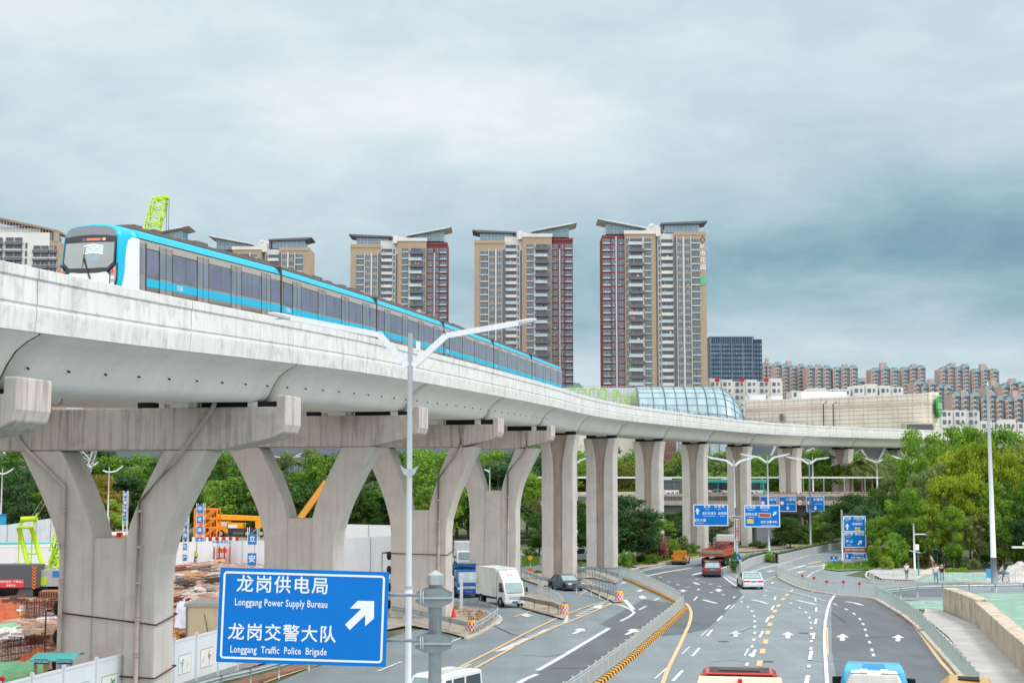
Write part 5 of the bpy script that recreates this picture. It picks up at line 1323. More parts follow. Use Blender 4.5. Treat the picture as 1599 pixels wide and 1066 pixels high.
hedge_line([G(960, 883), G(1000, 878), G(1030, 873)], .9, .9, 'green', 'hedge', 'low clipped hedge on the verge right of the second straight column', dens=200)
# flower boxes on the flyover edge
fb = MB(); rg = random.Random(4); cs = []
x = P(1030, 770, 226).x
while x < P(1420, 770, 226).x: cs.append((x, 226.4, H + (755 - 769.5) * 226 / F, .4, .3)); x += .7
leaves(fb, cs, 26, .13, rg); tag(fb.build('planter_greenery', LF['pink'], None), 'line of small planted shrubs along the top edge of the flyover', 'planting')
# grass
def grass(name, poly, n, ls, kind, lab, hgt=.12, z=0):
 rg = random.Random(n); lb = MB(); xs_ = [p.x for p in poly]; ys_ = [p.y for p in poly]; k = 0
 def inside(x, y):
  c = False; j = len(poly) - 1
  for i in range(len(poly)):
   if (poly[i].y > y) != (poly[j].y > y) and x < (poly[j].x - poly[i].x) * (y - poly[i].y) / (poly[j].y - poly[i].y) + poly[i].x: c = not c
   j = i
  return c
 while k < n:
  x, y = rg.uniform(min(xs_), max(xs_)), rg.uniform(min(ys_), max(ys_))
  k += 1
  if not inside(x, y): continue
  a = rg.uniform(0, pi); w = ls * rg.uniform(.3, .6); t = hgt * rg.uniform(.5, 1.4); lx, ly = rg.uniform(-.1, .1), rg.uniform(-.1, .1)
  lb.add([(x - w * cos(a), y - w * sin(a), z), (x + w * cos(a), y + w * sin(a), z), (x + lx, y + ly, z + t)], [(0, 1, 2)])
 return tag(lb.build(name, LF[kind], None, origin=(0, 0, 0)), lab, 'grass', kind='stuff')
grass('grass', gp((1290, 880), (1330, 876), (1368, 878), (1365, 888), (1310, 890), (1288, 888)), 5000, .25, 'bright', 'short green grass on the small traffic island', .12, .1)
grass('grass', gp((1470, 893), (1508, 886), (1512, 892), (1480, 896)), 2500, .25, 'lime', 'bright grass strip behind the walking pair', .2)
grass('grass', gp((985, 885), (1045, 876), (1090, 869), (1085, 865), (1040, 868), (980, 878)), 6000, .3, 'green', 'grass verge at the foot of the straight columns', .18, .12)
grass('grass', gp((815, 868), (842, 868), (842, 882), (815, 884)), 3000, .3, 'lime', 'pale lawn between the last forked pier and first straight column', .1)
tag(flat('island_lawn', [gp((1285, 889), (1295, 880), (1340, 875), (1372, 878), (1366, 889), (1310, 892))], mat('lawn_soil', '5f7f38', .95, var=.2, scale=1.5), .1), kind='structure')
# ======================= STREET FURNITURE =======================
def lamp_post(loc, node_z, top_z, arms, r0, r1, label, group=None, ring=False, base_h=0):
 """double-arm street lamp; arms: list of (elbow dx, elbow z, tip dx, tip z)"""
 t = thing('street_lamp', label, 'street lamp', loc, 0, group); z0 = loc[2]
 mb = MB(); mb.tube([(0, 0, base_h), (0, 0, (node_z - z0) * .5), (0, 0, top_z - z0)], [r0, (r0 + r1) / 2, r1], 12)
 if ring:
  mb.tube([(0, 0, 7.0 - .1), (0, 0, 7.0 + .1)], r0 * 1.05, 12)
 mb.build('pole', WPAINT, t)
 if base_h:
  mb = MB(); mb.tube([(0, 0, 0), (0, 0, base_h)], [r0 * 1.15, r0 * 1.02], 12); mb.build('pole_base', STEEL, t)
 for ex, ez, tx, tz in arms:
  sg = 1 if ex > 0 else -1; n = Vector((sg * r1, 0, node_z - z0)); e = Vector((ex, 0, ez - z0)); p = Vector((tx, 0, tz - z0)); w = r0 * 1.15
  mb = MB(); mb.bar(n, e, w, w * 1.5); mb.bar(e, e.lerp(p, .86), w * .85, w * 1.3)
  if ring:
   for q in range(14):
    c = e.lerp(p, q / 15); mb.bar(c, c.lerp(p, .012), w * .98, w * 1.45)
   for q in range(4): c = n.lerp(e, .15 + q / 4.5); mb.bar(c, c.lerp(e, .03), w * 1.12, w * 1.7)
  mb.build('arm', WPAINT, t)
  a, b = e.lerp(p, .80), p; d = (b - a).normalized()
  mb = MB(); h = r0 * .9
  secs = []
  for f, ww, hh in ((0, .6, .6), (.2, 1.5, 1.0), (.6, 1.6, 1.0), (1, .8, .5)):
   c = a.lerp(b, f); secs.append([(c.x, y * r0 * ww, c.z + z * h * hh) for y, z in ((-1, -.6), (1, -.6), (1, .3), (.5, .8), (-.5, .8), (-1, .3))])
  mb.loft(secs); o = mb.build('lamp_head', mat('lamp_head_grey', 'b9bcbe', .5, var=.05), t, fix=True)
  mb = MB(); c0_, c1_ = a.lerp(b, .25), a.lerp(b, .7); mb.box(min(c0_.x, c1_.x), max(c0_.x, c1_.x), -r0 * .9, r0 * .9, min(c0_.z, c1_.z) - h * .72, min(c0_.z, c1_.z) - h * .55); mb.build('lens', HEADL, o)
 return t
d = 34.0; k = S(d); zz = lambda y, kk: H + (755 - y) * kk
fl = lamp_post(((640 - CX) * k, d, 0), zz(572, k), zz(520, k), [((592 - 640) * k, zz(523, k), (417 - 640) * k, zz(489, k)), ((696 - 640) * k, zz(524, k), (838 - 640) * k, zz(499, k))], .088, .06,
               'tall white double-arm lamp post standing right behind the big blue sign', ring=True)
mb = MB(); mb.box(.14, .24, -.04, .04, zz(547, k), zz(533, k)); mb.tube([(.19, 0, zz(547, k)), (.19, 0, zz(556, k))], .012, 6); mb.build('antenna_box', WPAINT, fl)
mb = MB(); z = zz(733, k); mb.prism([(-.22, z + .09), (-.1, z + .02), (.1, z + .02), (.22, z + .09), (.12, z - .12), (0, z - .18), (-.12, z - .12)], -.09, .09); mb.build('bracket', STEEL, fl)
def far_lamp(px, base, ytop, ynode, la, ra, label, d=None, z=0, scale=1, baseh=.0):
 if d is None: d = G(px, base).y
 k = S(d); X = (px - CX) * k; arms = []
 for ar in (la, ra):
  if ar: arms.append(((ar[0] - px) * k, zz(ar[1], k), (ar[2] - px) * k, zz(ar[3], k)))
 return lamp_post((X, d, z), zz(ynode, k), zz(ytop, k), arms, .15 * scale, .1 * scale, label, 'double-arm lamps along the roads', base_h=baseh)
far_lamp(1145, 884, 718, 727, (1133, 719, 1100, 713), (1154, 720, 1179, 713), 'white double-arm lamp rising above the post of the two direction signs')
far_lamp(1197, 867, 713, 722, (1184, 714, 1154, 709), (1207, 714, 1232, 709), 'white double-arm lamp in the median hedge, crossing the right direction sign', baseh=5.5)
far_lamp(1262, 861, 717, 724, (1250, 717, 1226, 713.5), (1273, 717, 1293, 714.5), 'white double-arm lamp crossing the right lane sign', baseh=6.5)
far_lamp(1267, 761, 712, 722, (1260, 718, 1252, 716), None, 'small single-arm lamp standing on the flyover behind the taller lamp', d=240, z=8.0)
far_lamp(1367, 757, 716, 722, (1360, 719, 1348, 715), (1371, 720, 1378, 717), 'white double-arm lamp on the flyover beyond the railing', d=246, z=8.0)
far_lamp(1420, 800, 715, 723, (1411, 718, 1390, 712), (1429, 718, 1447, 713), 'white double-arm lamp half sunk in the tree crowns', d=214)
far_lamp(900, 852, 714, 723, (893, 717, 884, 715), (905, 719, 916, 715), 'white double-arm lamp between the first two straight columns', d=205)
far_lamp(765, 800, 730, 737, (761, 734, 756, 733), None, 'thin single-arm lamp inside the fork behind the box truck', d=200, scale=.8)
far_lamp(173, 800, 729, 737, (168, 736, 163, 734), (184, 735, 195, 727), 'small curved double-arm lamp in the fork of the large pier', d=205, scale=.8)
far_lamp(7, 800, 731, 740, (2, 738, -12, 736), (14, 738, 25, 731), 'small curved double-arm lamp at the far left edge', d=205, scale=.8)
far_lamp(140, 800, 716, 729, (133, 727, 127, 721), (147, 727, 156, 721), 'small curved double-arm lamp behind the crane boom', d=210, scale=.8)

# ---- big blue direction sign ----
d = 31.5; k = S(d - .32); cx_, cy_ = 477.5, 958.5; roll = R(1.55)
sg = thing('direction_sign', 'big blue direction sign for the power supply bureau and traffic police', 'road sign', ((680 - CX) * k, d, 0))
c0 = Vector(((cx_ - 680) * k, -.32, zz(cy_, k)))
MS = Matrix.Translation(c0) @ Matrix.Rotation(R(-1.2), 4, 'Z') @ Matrix.Rotation(roll, 4, 'Y')
BW, BH = 261 * k, 143.5 * k
def rrect(w, h, r, n=4):
 pts = []
 for cx2, cy2, a0 in ((w / 2 - r, h / 2 - r, 0), (-w / 2 + r, h / 2 - r, 90), (-w / 2 + r, -h / 2 + r, 180), (w / 2 - r, -h / 2 + r, 270)):
  for i in range(n + 1): a = R(a0 + 90 * i / n); pts.append((cx2 + r * cos(a), cy2 + r * sin(a)))
 return pts
mb = MB(); mb.prism(rrect(BW, BH, .02), -.03, .03); mb.xf(MS); board = mb.build('board', SIGNB, sg, fix=True)
def ring_poly(mb, w, h, r, t, y):
 o = rrect(w, h, r); i = rrect(w - 2 * t, h - 2 * t, max(.01, r - t)); n = len(o)
 mb.add([(a, y, b) for a, b in o] + [(a, y, b) for a, b in i], [(j, n + j, n + (j + 1) % n, (j + 1) % n) for j in range(n)])
mb = MB(); ring_poly(mb, BW - 11 * k, BH - 11 * k, .08, 3.2 * k, -.034); mb.xf(MS); mb.build('border', SIGNW, board)
def sgn_xy(px, py):
 dx, dy = (px - cx_) * k, -(py - cy_) * k; return (dx * cos(roll) - dy * sin(roll), dx * sin(roll) + dy * cos(roll))
def sign_text(txt, px, py, size, squeeze=1.0, spacing=1.0, name='lettering', y=-.036):
 mb = MB(); x, z = sgn_xy(px, py)
 text_into(mb, txt, MS @ Matrix.Translation((x, y, z)) @ Matrix.Rotation(pi / 2, 4, 'X'), size, squeeze=squeeze, spacing=spacing); return mb.build(name, SIGNW, board)
sign_text('龙岗供电局', 446, 911.5, 27.5 * k, .98, 1.16); sign_text('Longgang Power Supply Bureau', 444, 938, 15.2 * k, .70, 1.06)
sign_text('龙岗交警大队', 446, 984.5, 27 * k, .98, 1.13); sign_text('Longgang  Traffic  Police  Brigade', 441, 1009.5, 15.2 * k, .68, 1.06)
mb = MB(); pl = [(855, 420), (885, 455), (985, 360), (985, 430), (1042, 380), (1042, 270), (935, 268), (885, 318), (960, 318)]
pts = [sgn_xy(340 + x / 4.208, 870 + y / 4.208) for x, y in pl]; mb.add([(a, -.036, b) for a, b in pts], [tuple(range(9))]); mb.xf(MS); mb.build('arrow', SIGNW, board)
mb = MB(); mb.tube([(0, 0, 0), (0, 0, zz(908, k))], .142, 20); mb.build('post', STEEL, sg)
mb = MB(); mb.lathe([(0, zz(888.5, k)), (.185, zz(896, k)), (.185, zz(911, k)), (0, zz(911, k))], 6); mb.sm = [False] * len(mb.f); mb.build('post_cap', STEEL, sg)
for yy in (930.5, 1000):
 z = zz(yy, k)
 mb = MB(); mb.tube([(-.20, -.19, z + .06), ((345 - 680) * k * .9, -.19, z + .06 + .05)], .036, 10); mb.build('arm', STEEL, sg)
 mb = MB(); mb.box(-.42, .36, -.26, .26, z - .02, z + .02); br_ = mb.build('bracket', STEEL, sg)
 for y in (-.21, .19):
  for s_ in (1, -1):
   mb = MB(); mb.prism([(-.42, z + s_ * .02), (.36, z + s_ * .02), (.36, z + s_ * .10), (.14, z + s_ * .2), (-.2, z + s_ * .2), (-.42, z + s_ * .10)], y - .006, y + .006); mb.build('gusset', STEELD, br_)
 for x in (-.25, -.3):
  mb = MB(); mb.tube([(x, -.30 + 0, z - .1), (x, -.31, z + .12), (x, -.12, z + .16)], .012, 6); mb.build('u_bolt', STEEL, br_)

# ---- direction signs in the distance ----
def board_sign(par, x0, x1, y0, y1, d, org, name='board', m=SIGNB, border=True, off=-.25):
 k = S(d); w, h = (x1 - x0) * k, (y1 - y0) * k; c = Vector((((x0 + x1) / 2 - CX) * k - org.x, off, zz((y0 + y1) / 2, k) - org.z))
 mb = MB(); mb.box(c.x - w / 2, c.x + w / 2, off - .04, off + .04, c.z - h / 2, c.z + h / 2); b = mb.build(name, m, par)
 if border:
  mb = MB(); ring_poly(mb, w - .04, h - .04, .08, .09, off - .046); mb.xf(Matrix.Translation((c.x, 0, c.z))); mb.build('border', SIGNW, b)
 def put(txt, px, py, s_, mm=SIGNW, sq=1, sp=1, nm='lettering'):
  mb = MB(); text_into(mb, txt, Matrix.Translation(((px - CX) * k - org.x, off - .05, zz(py, k) - org.z)) @ Matrix.Rotation(pi / 2, 4, 'X'), s_ * k, squeeze=sq, spacing=sp); mb.build(nm, mm, b)
 def shape(pts, mm=SIGNW, nm='arrow', o2=0.0):
  mb = MB(); mb.add([((px - CX) * k - org.x, off - .05 - o2, zz(py, k) - org.z) for px, py in pts], [tuple(range(len(pts)))]); return mb.build(nm, mm, b)
 return b, put, shape
def uparrow(cx2, yb, h, w): return [(cx2 - w * .17, yb), (cx2 + w * .17, yb), (cx2 + w * .17, yb - h * .5), (cx2 + w / 2, yb - h * .45), (cx2, yb - h), (cx2 - w / 2, yb - h * .45), (cx2 - w * .17, yb - h * .5)]
def neArrow(cx2, cy2, s):
 base = uparrow(0, s / 2, s, s * .75); a = R(45); return [(cx2 + x * cos(a) - y * sin(a), cy2 + x * sin(a) + y * cos(a)) for x, y in base]
BROWN = mat('sign_brown', '8e2f2a', .5, var=.04)
org = G(1147, 893); org.x = (1147 - CX) * S(org.y); dd = org.y
ds = thing('direction_sign', 'pair of blue direction boards on one grey post with a brown banner', 'road sign', org)
mb = MB(); mb.tube([(0, 0, 0), (0, 0, zz(792, S(dd)))], [.16, .14], 12); mb.build('post', STEEL, ds)
mb = MB(); mb.tube([((1084 - 1147) * S(dd), -.12, zz(804.5, S(dd))), ((1211 - 1147) * S(dd), -.12, zz(805.5, S(dd)))], .06, 8); mb.build('arm', STEEL, ds)
mb = MB(); mb.box(-.3, .3, -.2, .2, zz(808, S(dd)), zz(806, S(dd))); mb.build('bracket', STEELD, ds)
b, put, shp = board_sign(ds, 1080, 1134.3, 786.3, 820, dd, org)
shp(uparrow(1086.6, 802, 10, 7.4)); put('爱 联', 1101.5, 790, 4.6); put('如 意 路', 1120.5, 790, 4.6); put('Ai Lian', 1101.5, 794, 1.9); put('Ruyi Rd', 1120.5, 794, 1.9)
put('龙城街道办', 1104.5, 800.5, 4.4); put('吉祥路', 1125, 800.7, 4.6); put('Longcheng Subdistrict Office', 1104.5, 804.4, 1.7); put('Jixiang Rd', 1125, 804.6, 1.9); put('龙城大道', 1090, 811, 4.8); put('Longcheng Ave', 1090, 815, 1.9)
b, put, shp = board_sign(ds, 1158.6, 1214.4, 787.3, 821.8, dd, org)
put('龙岗路', 1169, 791.5, 4.8, sp=1.2); put('黄阁路', 1191, 791.5, 4.8, sp=1.2); put('Longgang Rd', 1169, 795.3, 1.9); put('Huangge Rd', 1191, 795.5, 1.9); put('龙翔大道', 1169.5, 802, 4.8); put('Longxiang Ave', 1169.5, 806, 1.9)
shp([(1181.5, 799.5), (1199.5, 800.5), (1199.5, 807), (1181.5, 806.5)], SIGNW, 'brown_panel_edge', .0); shp([(1182.2, 800.2), (1198.9, 801.1), (1198.9, 806.5), (1182.2, 805.9)], mat('sign_orange_brown', 'b04a28', .5, var=.04), 'brown_panel', .004); put('大运中心', 1190.5, 803.4, 3.7)
shp(neArrow(1206, 800.5, 8)); shp([(1163, 809), (1173, 809.3), (1173, 816), (1163, 815.8)], mat('sign_route_yellow', 'd8c84a', .5, var=.02), 'route_plate', .002); put('S28', 1168, 813, 4.2, mat('sign_green', '2d8a4a', .5, var=0), nm='route_number'); put('龙城交警中队', 1197, 814, 4.2, sp=1.08); put('Longcheng Traffic Police Squadron', 1196, 818.5, 1.7)
k = S(dd); mb = MB(); mb.box(-4.1 * k, 4.1 * k, -.30, -.24, zz(842, k), zz(808.5, k)); bn = mb.build('banner', BROWN, ds)
mb = MB(); ring_poly(mb, 8.2 * k - .04, 33.5 * k - .04, .02, .05, -.303); mb.xf(Matrix.Translation((0, 0, (zz(842, k) + zz(808.5, k)) / 2))); mb.build('banner_border', SIGNW, bn)
for i, ch in enumerate('龙岗体育中心大运路'):
 mb = MB(); text_into(mb, ch, Matrix.Translation((0, -.306, zz(810.8 + i * 3.6, k))) @ Matrix.Rotation(pi / 2, 4, 'X'), 3.5 * k); mb.build('lettering', SIGNW, bn)
def tri_arrow(par, px, py, d, org, r=6.0):
 """blue pentagonal plate with three white arrows"""
 k = S(d); c = ((px - CX) * k - org.x, zz(py, k) - org.z); r *= k
 mb = MB(); mb.prism([(c[0] - r * 1.05, c[1] + r * .2), (c[0] - r * .8, c[1] + r * .85), (c[0] + r * .8, c[1] + r * .85), (c[0] + r * 1.05, c[1] + r * .2), (c[0] + r * .25, c[1] - r * .9), (c[0] - r * .25, c[1] - r * .9)], -.34, -.28); p = mb.build('arrow_plate', SIGNB, par, fix=True)
 for a in (0, 125, -125):
  mb = MB(); q = [(x * cos(R(a)) - y * sin(R(a)), x * sin(R(a)) + y * cos(R(a))) for x, y in [(-.09, .1), (.09, .1), (.09, .45), (.26, .45), (0, .78), (-.26, .45), (-.09, .45)]]
  mb.add([(c[0] + x * r, -.345, c[1] + y * r) for x, y in q], [tuple(range(7))]); mb.build('arrow', SIGNW, p)
tri_arrow(ds, 1147, 870.5, dd, org, 6.6)
mb = MB(); mb.box(-6.2 * k, 6.2 * k, -.27, -.22, zz(877.5, k), zz(865, k)); mb.build('plate_back', SIGNW, ds)
org = G(1296, 881); org.x = (1296 - CX) * S(org.y)
t = thing('keep_sign', 'low blue plate with three white arrows at the tip of the traffic island', 'road sign', org); mb = MB(); mb.tube([(0, 0, 0), (0, 0, 1.2)], .05, 8); mb.build('post', STEEL, t); tri_arrow(t, 1296, 870.5, org.y, org, 5.6)
# lane signs hung on the flyover
lane_l = ['left blue lane sign hung on the flyover, partly behind the direction board', 'middle blue lane sign hung on the flyover beside the round limit sign', 'right blue lane sign hung on the flyover, crossed by a lamp pole']
for i, (x0, x1, tx) in enumerate([(1183.3, 1211, '小型车'), (1212.8, 1240.3, '小型车'), (1255.2, 1283.6, '大型车')]):
 dd = 225.0; org = Vector((((x0 + x1) / 2 - CX) * S(dd), dd, zz(798, S(dd)))); t = thing('lane_sign', lane_l[i], 'road sign', org, 0, 'lane signs hung on the flyover')
 b, put, shp = board_sign(t, x0, x1, 774, 798, dd, org); cxx = (x0 + x1) / 2
 put(tx, cxx + 4.6, 779.5, 5.2); put('Light Vehicles' if i < 2 else 'Large Vehicles', cxx + 4.6, 785.8, 2.2)
 shp([(x, 795.5 - (y - 789) + 0) for x, y in uparrow(cxx, 795.5, 6.5, 5.5)])
 k = S(dd); c = ((x0 + 5 - CX) * k - org.x, zz(784.5, k) - org.z)
 for r, mm, o2 in ((3.7, RED, .02), (2.9, SIGNW, .03)):
  mb = MB(); mb.prism([(c[0] + r * k * cos(a * pi / 10), c[1] + r * k * sin(a * pi / 10)) for a in range(20)], -.30 - o2, -.28); mb.build('limit_disc', mm, b, fix=True)
 put('60', x0 + 5, 784.5, 3.6, BLACK)
 mb = MB(); mb.box(-.08, .08, -.2, 1.0, .5, .7); mb.build('bracket', STEELD, t)
def disc_sign(px, py, r, base, d, txt, label, postless=False):
 org = G(px, base) if d is None else Vector(((px - CX) * S(d), d, 0)); d = org.y; k = S(d); org.x = (px - CX) * k
 t = thing('limit_sign', label, 'road sign', org); z = zz(py, k)
 if not postless: mb = MB(); mb.tube([(0, 0, 0), (0, 0, z + r * k * .5)], .06, 8); mb.build('post', STEEL, t)
 else: mb = MB(); mb.box(-.06, .06, 0, 1.1, z - .1, z + .1); mb.build('bracket', STEELD, t)
 for q, mm, y in ((1, RED, -.1), (.8, SIGNW, -.12)):
  mb = MB(); mb.prism([(r * q * k * cos(a * pi / 10), z + r * q * k * sin(a * pi / 10)) for a in range(20)], y - .02, y + .01); mb.build('disc', mm, t, fix=True)
 mb = MB(); text_into(mb, txt, Matrix.Translation((0, -.15, z)) @ Matrix.Rotation(pi / 2, 4, 'X'), r * k * 1.1, squeeze=.9); mb.build('lettering', BLACK, t)
disc_sign(1246, 784, 4.6, None, 225.2, '10t', 'round white and red limit sign between two blue lane signs', True)
disc_sign(1354.5, 853.5, 5, 881, None, '60', 'round white speed limit sign on a thin post by the tall sign board')
# tall sign board beside the branch
org = G(1329, 880); dd = org.y; k = S(dd); org.x = (1329 - CX) * k
ts = thing('direction_board', 'tall blue sign board with brown strip standing at the branch road', 'road sign', org)
for px in (1319.5, 1339): mb = MB(); mb.tube([((px - 1329) * k, 0, 0), ((px - 1329) * k, 0, zz(806, k))], .1, 8); mb.build('post', STEEL, ts)
mb = MB(); mb.tube([((1310.5 - 1329) * k, -.1, 0), ((1310.5 - 1329) * k, -.1, zz(795, k))], .12, 10); mb.build('white_post', WPAINT, ts)
b, put, shp = board_sign(ts, 1311.6, 1347, 804, 828.6, dd, org); put('黄阁路', 1318, 808, 4.2); put('龙翔大道', 1336, 808, 4.2); put('Huangge Rd', 1318, 811.3, 1.6); put('Longxiang Ave', 1336, 811.3, 1.6)
shp(uparrow(1318, 825.5, 10, 6.5)); put('体育新城', 1334, 817, 4.2); shp([(1329.5, 822), (1338, 822), (1337, 827.5), (1330.5, 827.5)], mat('sign_route_yellow', 'd8c84a'), 'route_plate'); put('S28', 1333.8, 825, 3, mat('sign_green', '2d8a4a'), nm='route_number')
b, put, shp = board_sign(ts, 1311.6, 1347, 829, 853, dd, org); put('宝荷路', 1319.5, 832.5, 4.6); put('黄阁北路', 1337, 832.8, 3.8); put('Baohe Rd', 1319, 836.5, 1.7); put('坪 山', 1320.5, 843.5, 5); put('Pingshan', 1320.5, 848.6, 2); shp(neArrow(1337, 845, 9.5))
b, put, shp = board_sign(ts, 1311.6, 1347, 853.4, 859.6, dd, org, 'brown_board', BROWN, False); put('龙岗中医院北院区', 1329.3, 856.5, 4.0)
b, put, shp = board_sign(ts, 1311.6, 1347, 860, 872.3, dd, org); shp(uparrow(1316.5, 869.5, 7.5, 4.6)); put('龙岗供电局', 1334, 863.2, 3.6); put('龙岗交警大队', 1333, 868.4, 3.6)

# ---- poles on the right ----
org = G(1553, 923); k = S(org.y)
tp = thing('tall_pole', 'tall tapering white pole with grey foot at the right edge', 'pole', org); mb = MB(); top = zz(602, k)
mb.tube([(0, 0, 3.0), (0, 0, top * .5), (0, 0, top)], [.24, .19, .12], 14); mb.build('pole', WPAINT, tp); mb = MB(); mb.tube([(0, 0, 0), (0, 0, 3.0)], [.28, .26], 14); mb.build('pole_foot', mat('pole_grey', '8c989e', .5, .2), tp)
mb = MB(); mb.box(-.7, -.2, -.05, .05, 1.2, 2.0); mb.build('notice_plate', mat('plate_blue', '5aa7d6', .5), tp)
mb = MB(); mb.tube([(0, 0, top), (0, 0, top + .5)], [.05, .02], 6); mb.build('finial', WPAINT, tp)
org = G(1428.5, 890); k = S(org.y)
t = thing('camera_pole', 'white camera pole with short arm and dome camera above the walkers', 'camera pole', org); mb = MB(); mb.tube([(0, 0, 0), (0, 0, zz(816, k))], [.11, .09], 10); mb.build('pole', WPAINT, t)
mb = MB(); mb.bar((0, 0, zz(832.5, k)), (18 * k, 0, zz(832.5, k)), .12); mb.build('arm', WPAINT, t); mb = MB(); mb.lathe([(0, zz(833, k)), (.2, zz(834, k)), (.2, zz(837, k)), (0, zz(840, k))], 12, c=(19 * k, 0, 0)); mb.build('dome_camera', DGREY, t)
mb = MB(); mb.box(.08, .5, -.15, .15, zz(857, k), zz(848, k)); mb.build('cabinet', WHITE, t)
for px, base, top_, lab in ((1434.7, 900, 861, 'green solar lamp nearer the lone walker'), (1464, 884, 857, 'green solar lamp behind the walking pair')):
 org = G(px, base); k = S(org.y); t = thing('solar_lamp', lab, 'lamp', org, 0, 'green solar lamps beside the path'); gm_ = mat('lamp_green', '4f7f7a', .5)
 mb = MB(); mb.tube([(0, 0, 0), (0, 0, zz(top_, k))], .08, 8); mb.build('pole', gm_, t); mb = MB(); z = zz(top_, k); mb.hexa([(-.85, -.2, z + .15), (.25, -.2, z - .05), (.25, .3, z + .0), (-.85, .3, z + .2)], [(-.85, -.2, z + .22), (.25, -.2, z + .02), (.25, .3, z + .07), (-.85, .3, z + .27)]); mb.build('solar_panel', mat('panel_grey', 'aab4b8', .4), t)
d = 98; k = S(d); t = thing('camera_mast', 'white horizontal mast arm with a camera entering from the right edge', 'camera mast', ((1650 - CX) * k, d, 0)); mb = MB(); mb.tube([(0, 0, 0), (0, 0, 5.6)], .14, 10); mb.build('pole', WPAINT, t)
mb = MB(); mb.bar(((1573 - 1650) * k, 0, zz(852.5, k)), (0, 0, zz(852.5, k)), .13); mb.build('arm', WPAINT, t); mb = MB(); mb.box((1590 - 1650) * k, (1597 - 1650) * k, -.1, .12, zz(849, k), zz(845, k)); mb.tube([((1593 - 1650) * k, 0, zz(852, k)), ((1593 - 1650) * k, 0, zz(848, k))], .04, 6); mb.build('camera', WHITE, t)
for px, b_, tp_ in ((828, 893, 862),):
 org = G(px, b_); k = S(org.y); t = thing('warning_sign', 'yellow warning lamp sign above a red round sign beside the first straight column', 'road sign', org)
 mb = MB(); mb.tube([(0, 0, 0), (0, 0, zz(tp_ + 4, k))], .04, 6); mb.build('post', STEEL, t)
 for yy, r, m_ in ((868.5, 3.6, YELLOW), (887.5, 4, ORANGE)): mb = MB(); z = zz(yy, k); mb.prism([(r * k * cos(a * pi / 8), z + r * k * sin(a * pi / 8)) for a in range(16)], -.1, -.05); mb.build('disc', m_, t, fix=True)

# ---- fences ----
FPAL = mat('fence_paint', 'c3cac8', .45, .2, var=.04)
def fence(pts, h, label, m=FPAL, gap_=.23, post=1.9, name='railing_fence', cap=True, group='railing fences along the roads', pr=.012):
 """picket fence: posts, and one panel with its rails and pickets between each pair of posts"""
 cm = catmull([(p.x, p.y) for p in pts], 8); P3 = [Vector((q.x, q.y, pts[0].z)) for q in cm]
 L = [0]
 for a, b in zip(P3, P3[1:]): L.append(L[-1] + (b - a).length)
 def at(s):
  s = max(0, min(s, L[-1] - 1e-5)); i = 0
  while L[i + 1] < s: i += 1
  return P3[i].lerp(P3[i + 1], (s - L[i]) / (L[i + 1] - L[i]))
 t = thing(name, label, 'fence', at(0), 0, group); n = max(1, round(L[-1] / post)); st = L[-1] / n; o = at(0)
 for i in range(n + 1):
  p = at(i * st) - o; mb = MB(); mb.cbox((p.x, p.y, h * .5 + .02), (.06, .06, h + .04))
  if cap: mb.cbox((p.x, p.y, h + .07), (.09, .09, .06))
  mb.build('post', m, t)
 for i in range(n):
  a, b = at(i * st) - o, at((i + 1) * st) - o; mb = MB(); Z = Vector((0, 0, 1))
  for z in (.12, h - .16, h - .02): mb.bar(a + Z * z, b + Z * z, .03, .035)
  k_ = int(st / gap_)
  for j in range(1, k_):
   q = a.lerp(b, j / k_); mb.cbox((q.x, q.y, h * .5 + .03), (pr * 2, pr * 2, h - .12))
  mb.build('panel', m, t)
 return t
def gl(*p): return [G(*q) for q in p]
fence(gl((970, 900), (985, 904), (1000, 911), (1018, 919.5), (1035, 928), (1052, 938), (1062, 945)), .95, 'grey picket railing curving along the yellow kerb at the road split')
fence(gl((1067, 949), (1050, 965), (1025, 986), (1000, 1007), (985, 1021), (950, 1048), (915, 1075), (880, 1100)), .9, 'grey picket railing running down the median to the bottom edge')
fence(gl((1237, 891), (1222, 893.5), (1215, 899), (1239, 911), (1263, 919), (1290, 924), (1318, 928), (1345, 930), (1367, 934)), 1.0, 'grey picket railing curling around the branch road median', gap_=.2)
fence(gl((1367, 934), (1385, 944.5), (1410, 960), (1434, 979), (1454, 1001), (1479, 1029), (1503, 1056), (1530, 1090)), 1.1, 'grey green picket railing along the right-hand kerb', mat('fence_green', 'b3c4c0', .5, .2), gap_=.17)
fence(gl((1358, 905), (1362, 911), (1400, 911.5), (1450, 911.5), (1500, 911), (1560, 911), (1620, 912)), .95, 'thin pale railing in front of the walkers', gap_=.25)
fence(gl((840, 925), (850, 934), (861, 939), (870, 946), (879, 955)), 1.0, 'short grey railing behind the middle checkered barrel', gap_=.6)
fence(gl((902, 902), (912, 911), (922, 913), (932, 917), (941, 921), (951, 926.5), (962, 934)), 1.25, 'grey railing with hooked posts behind the upper checkered barrel', STEELD, gap_=.8)
fence(gl((1478, 884), (1450, 884), (1425, 881)), 1.1, 'dark horizontal railing in the shade behind the path', mat('fence_dark', '5f6b68', .7), gap_=5, post=2.6)
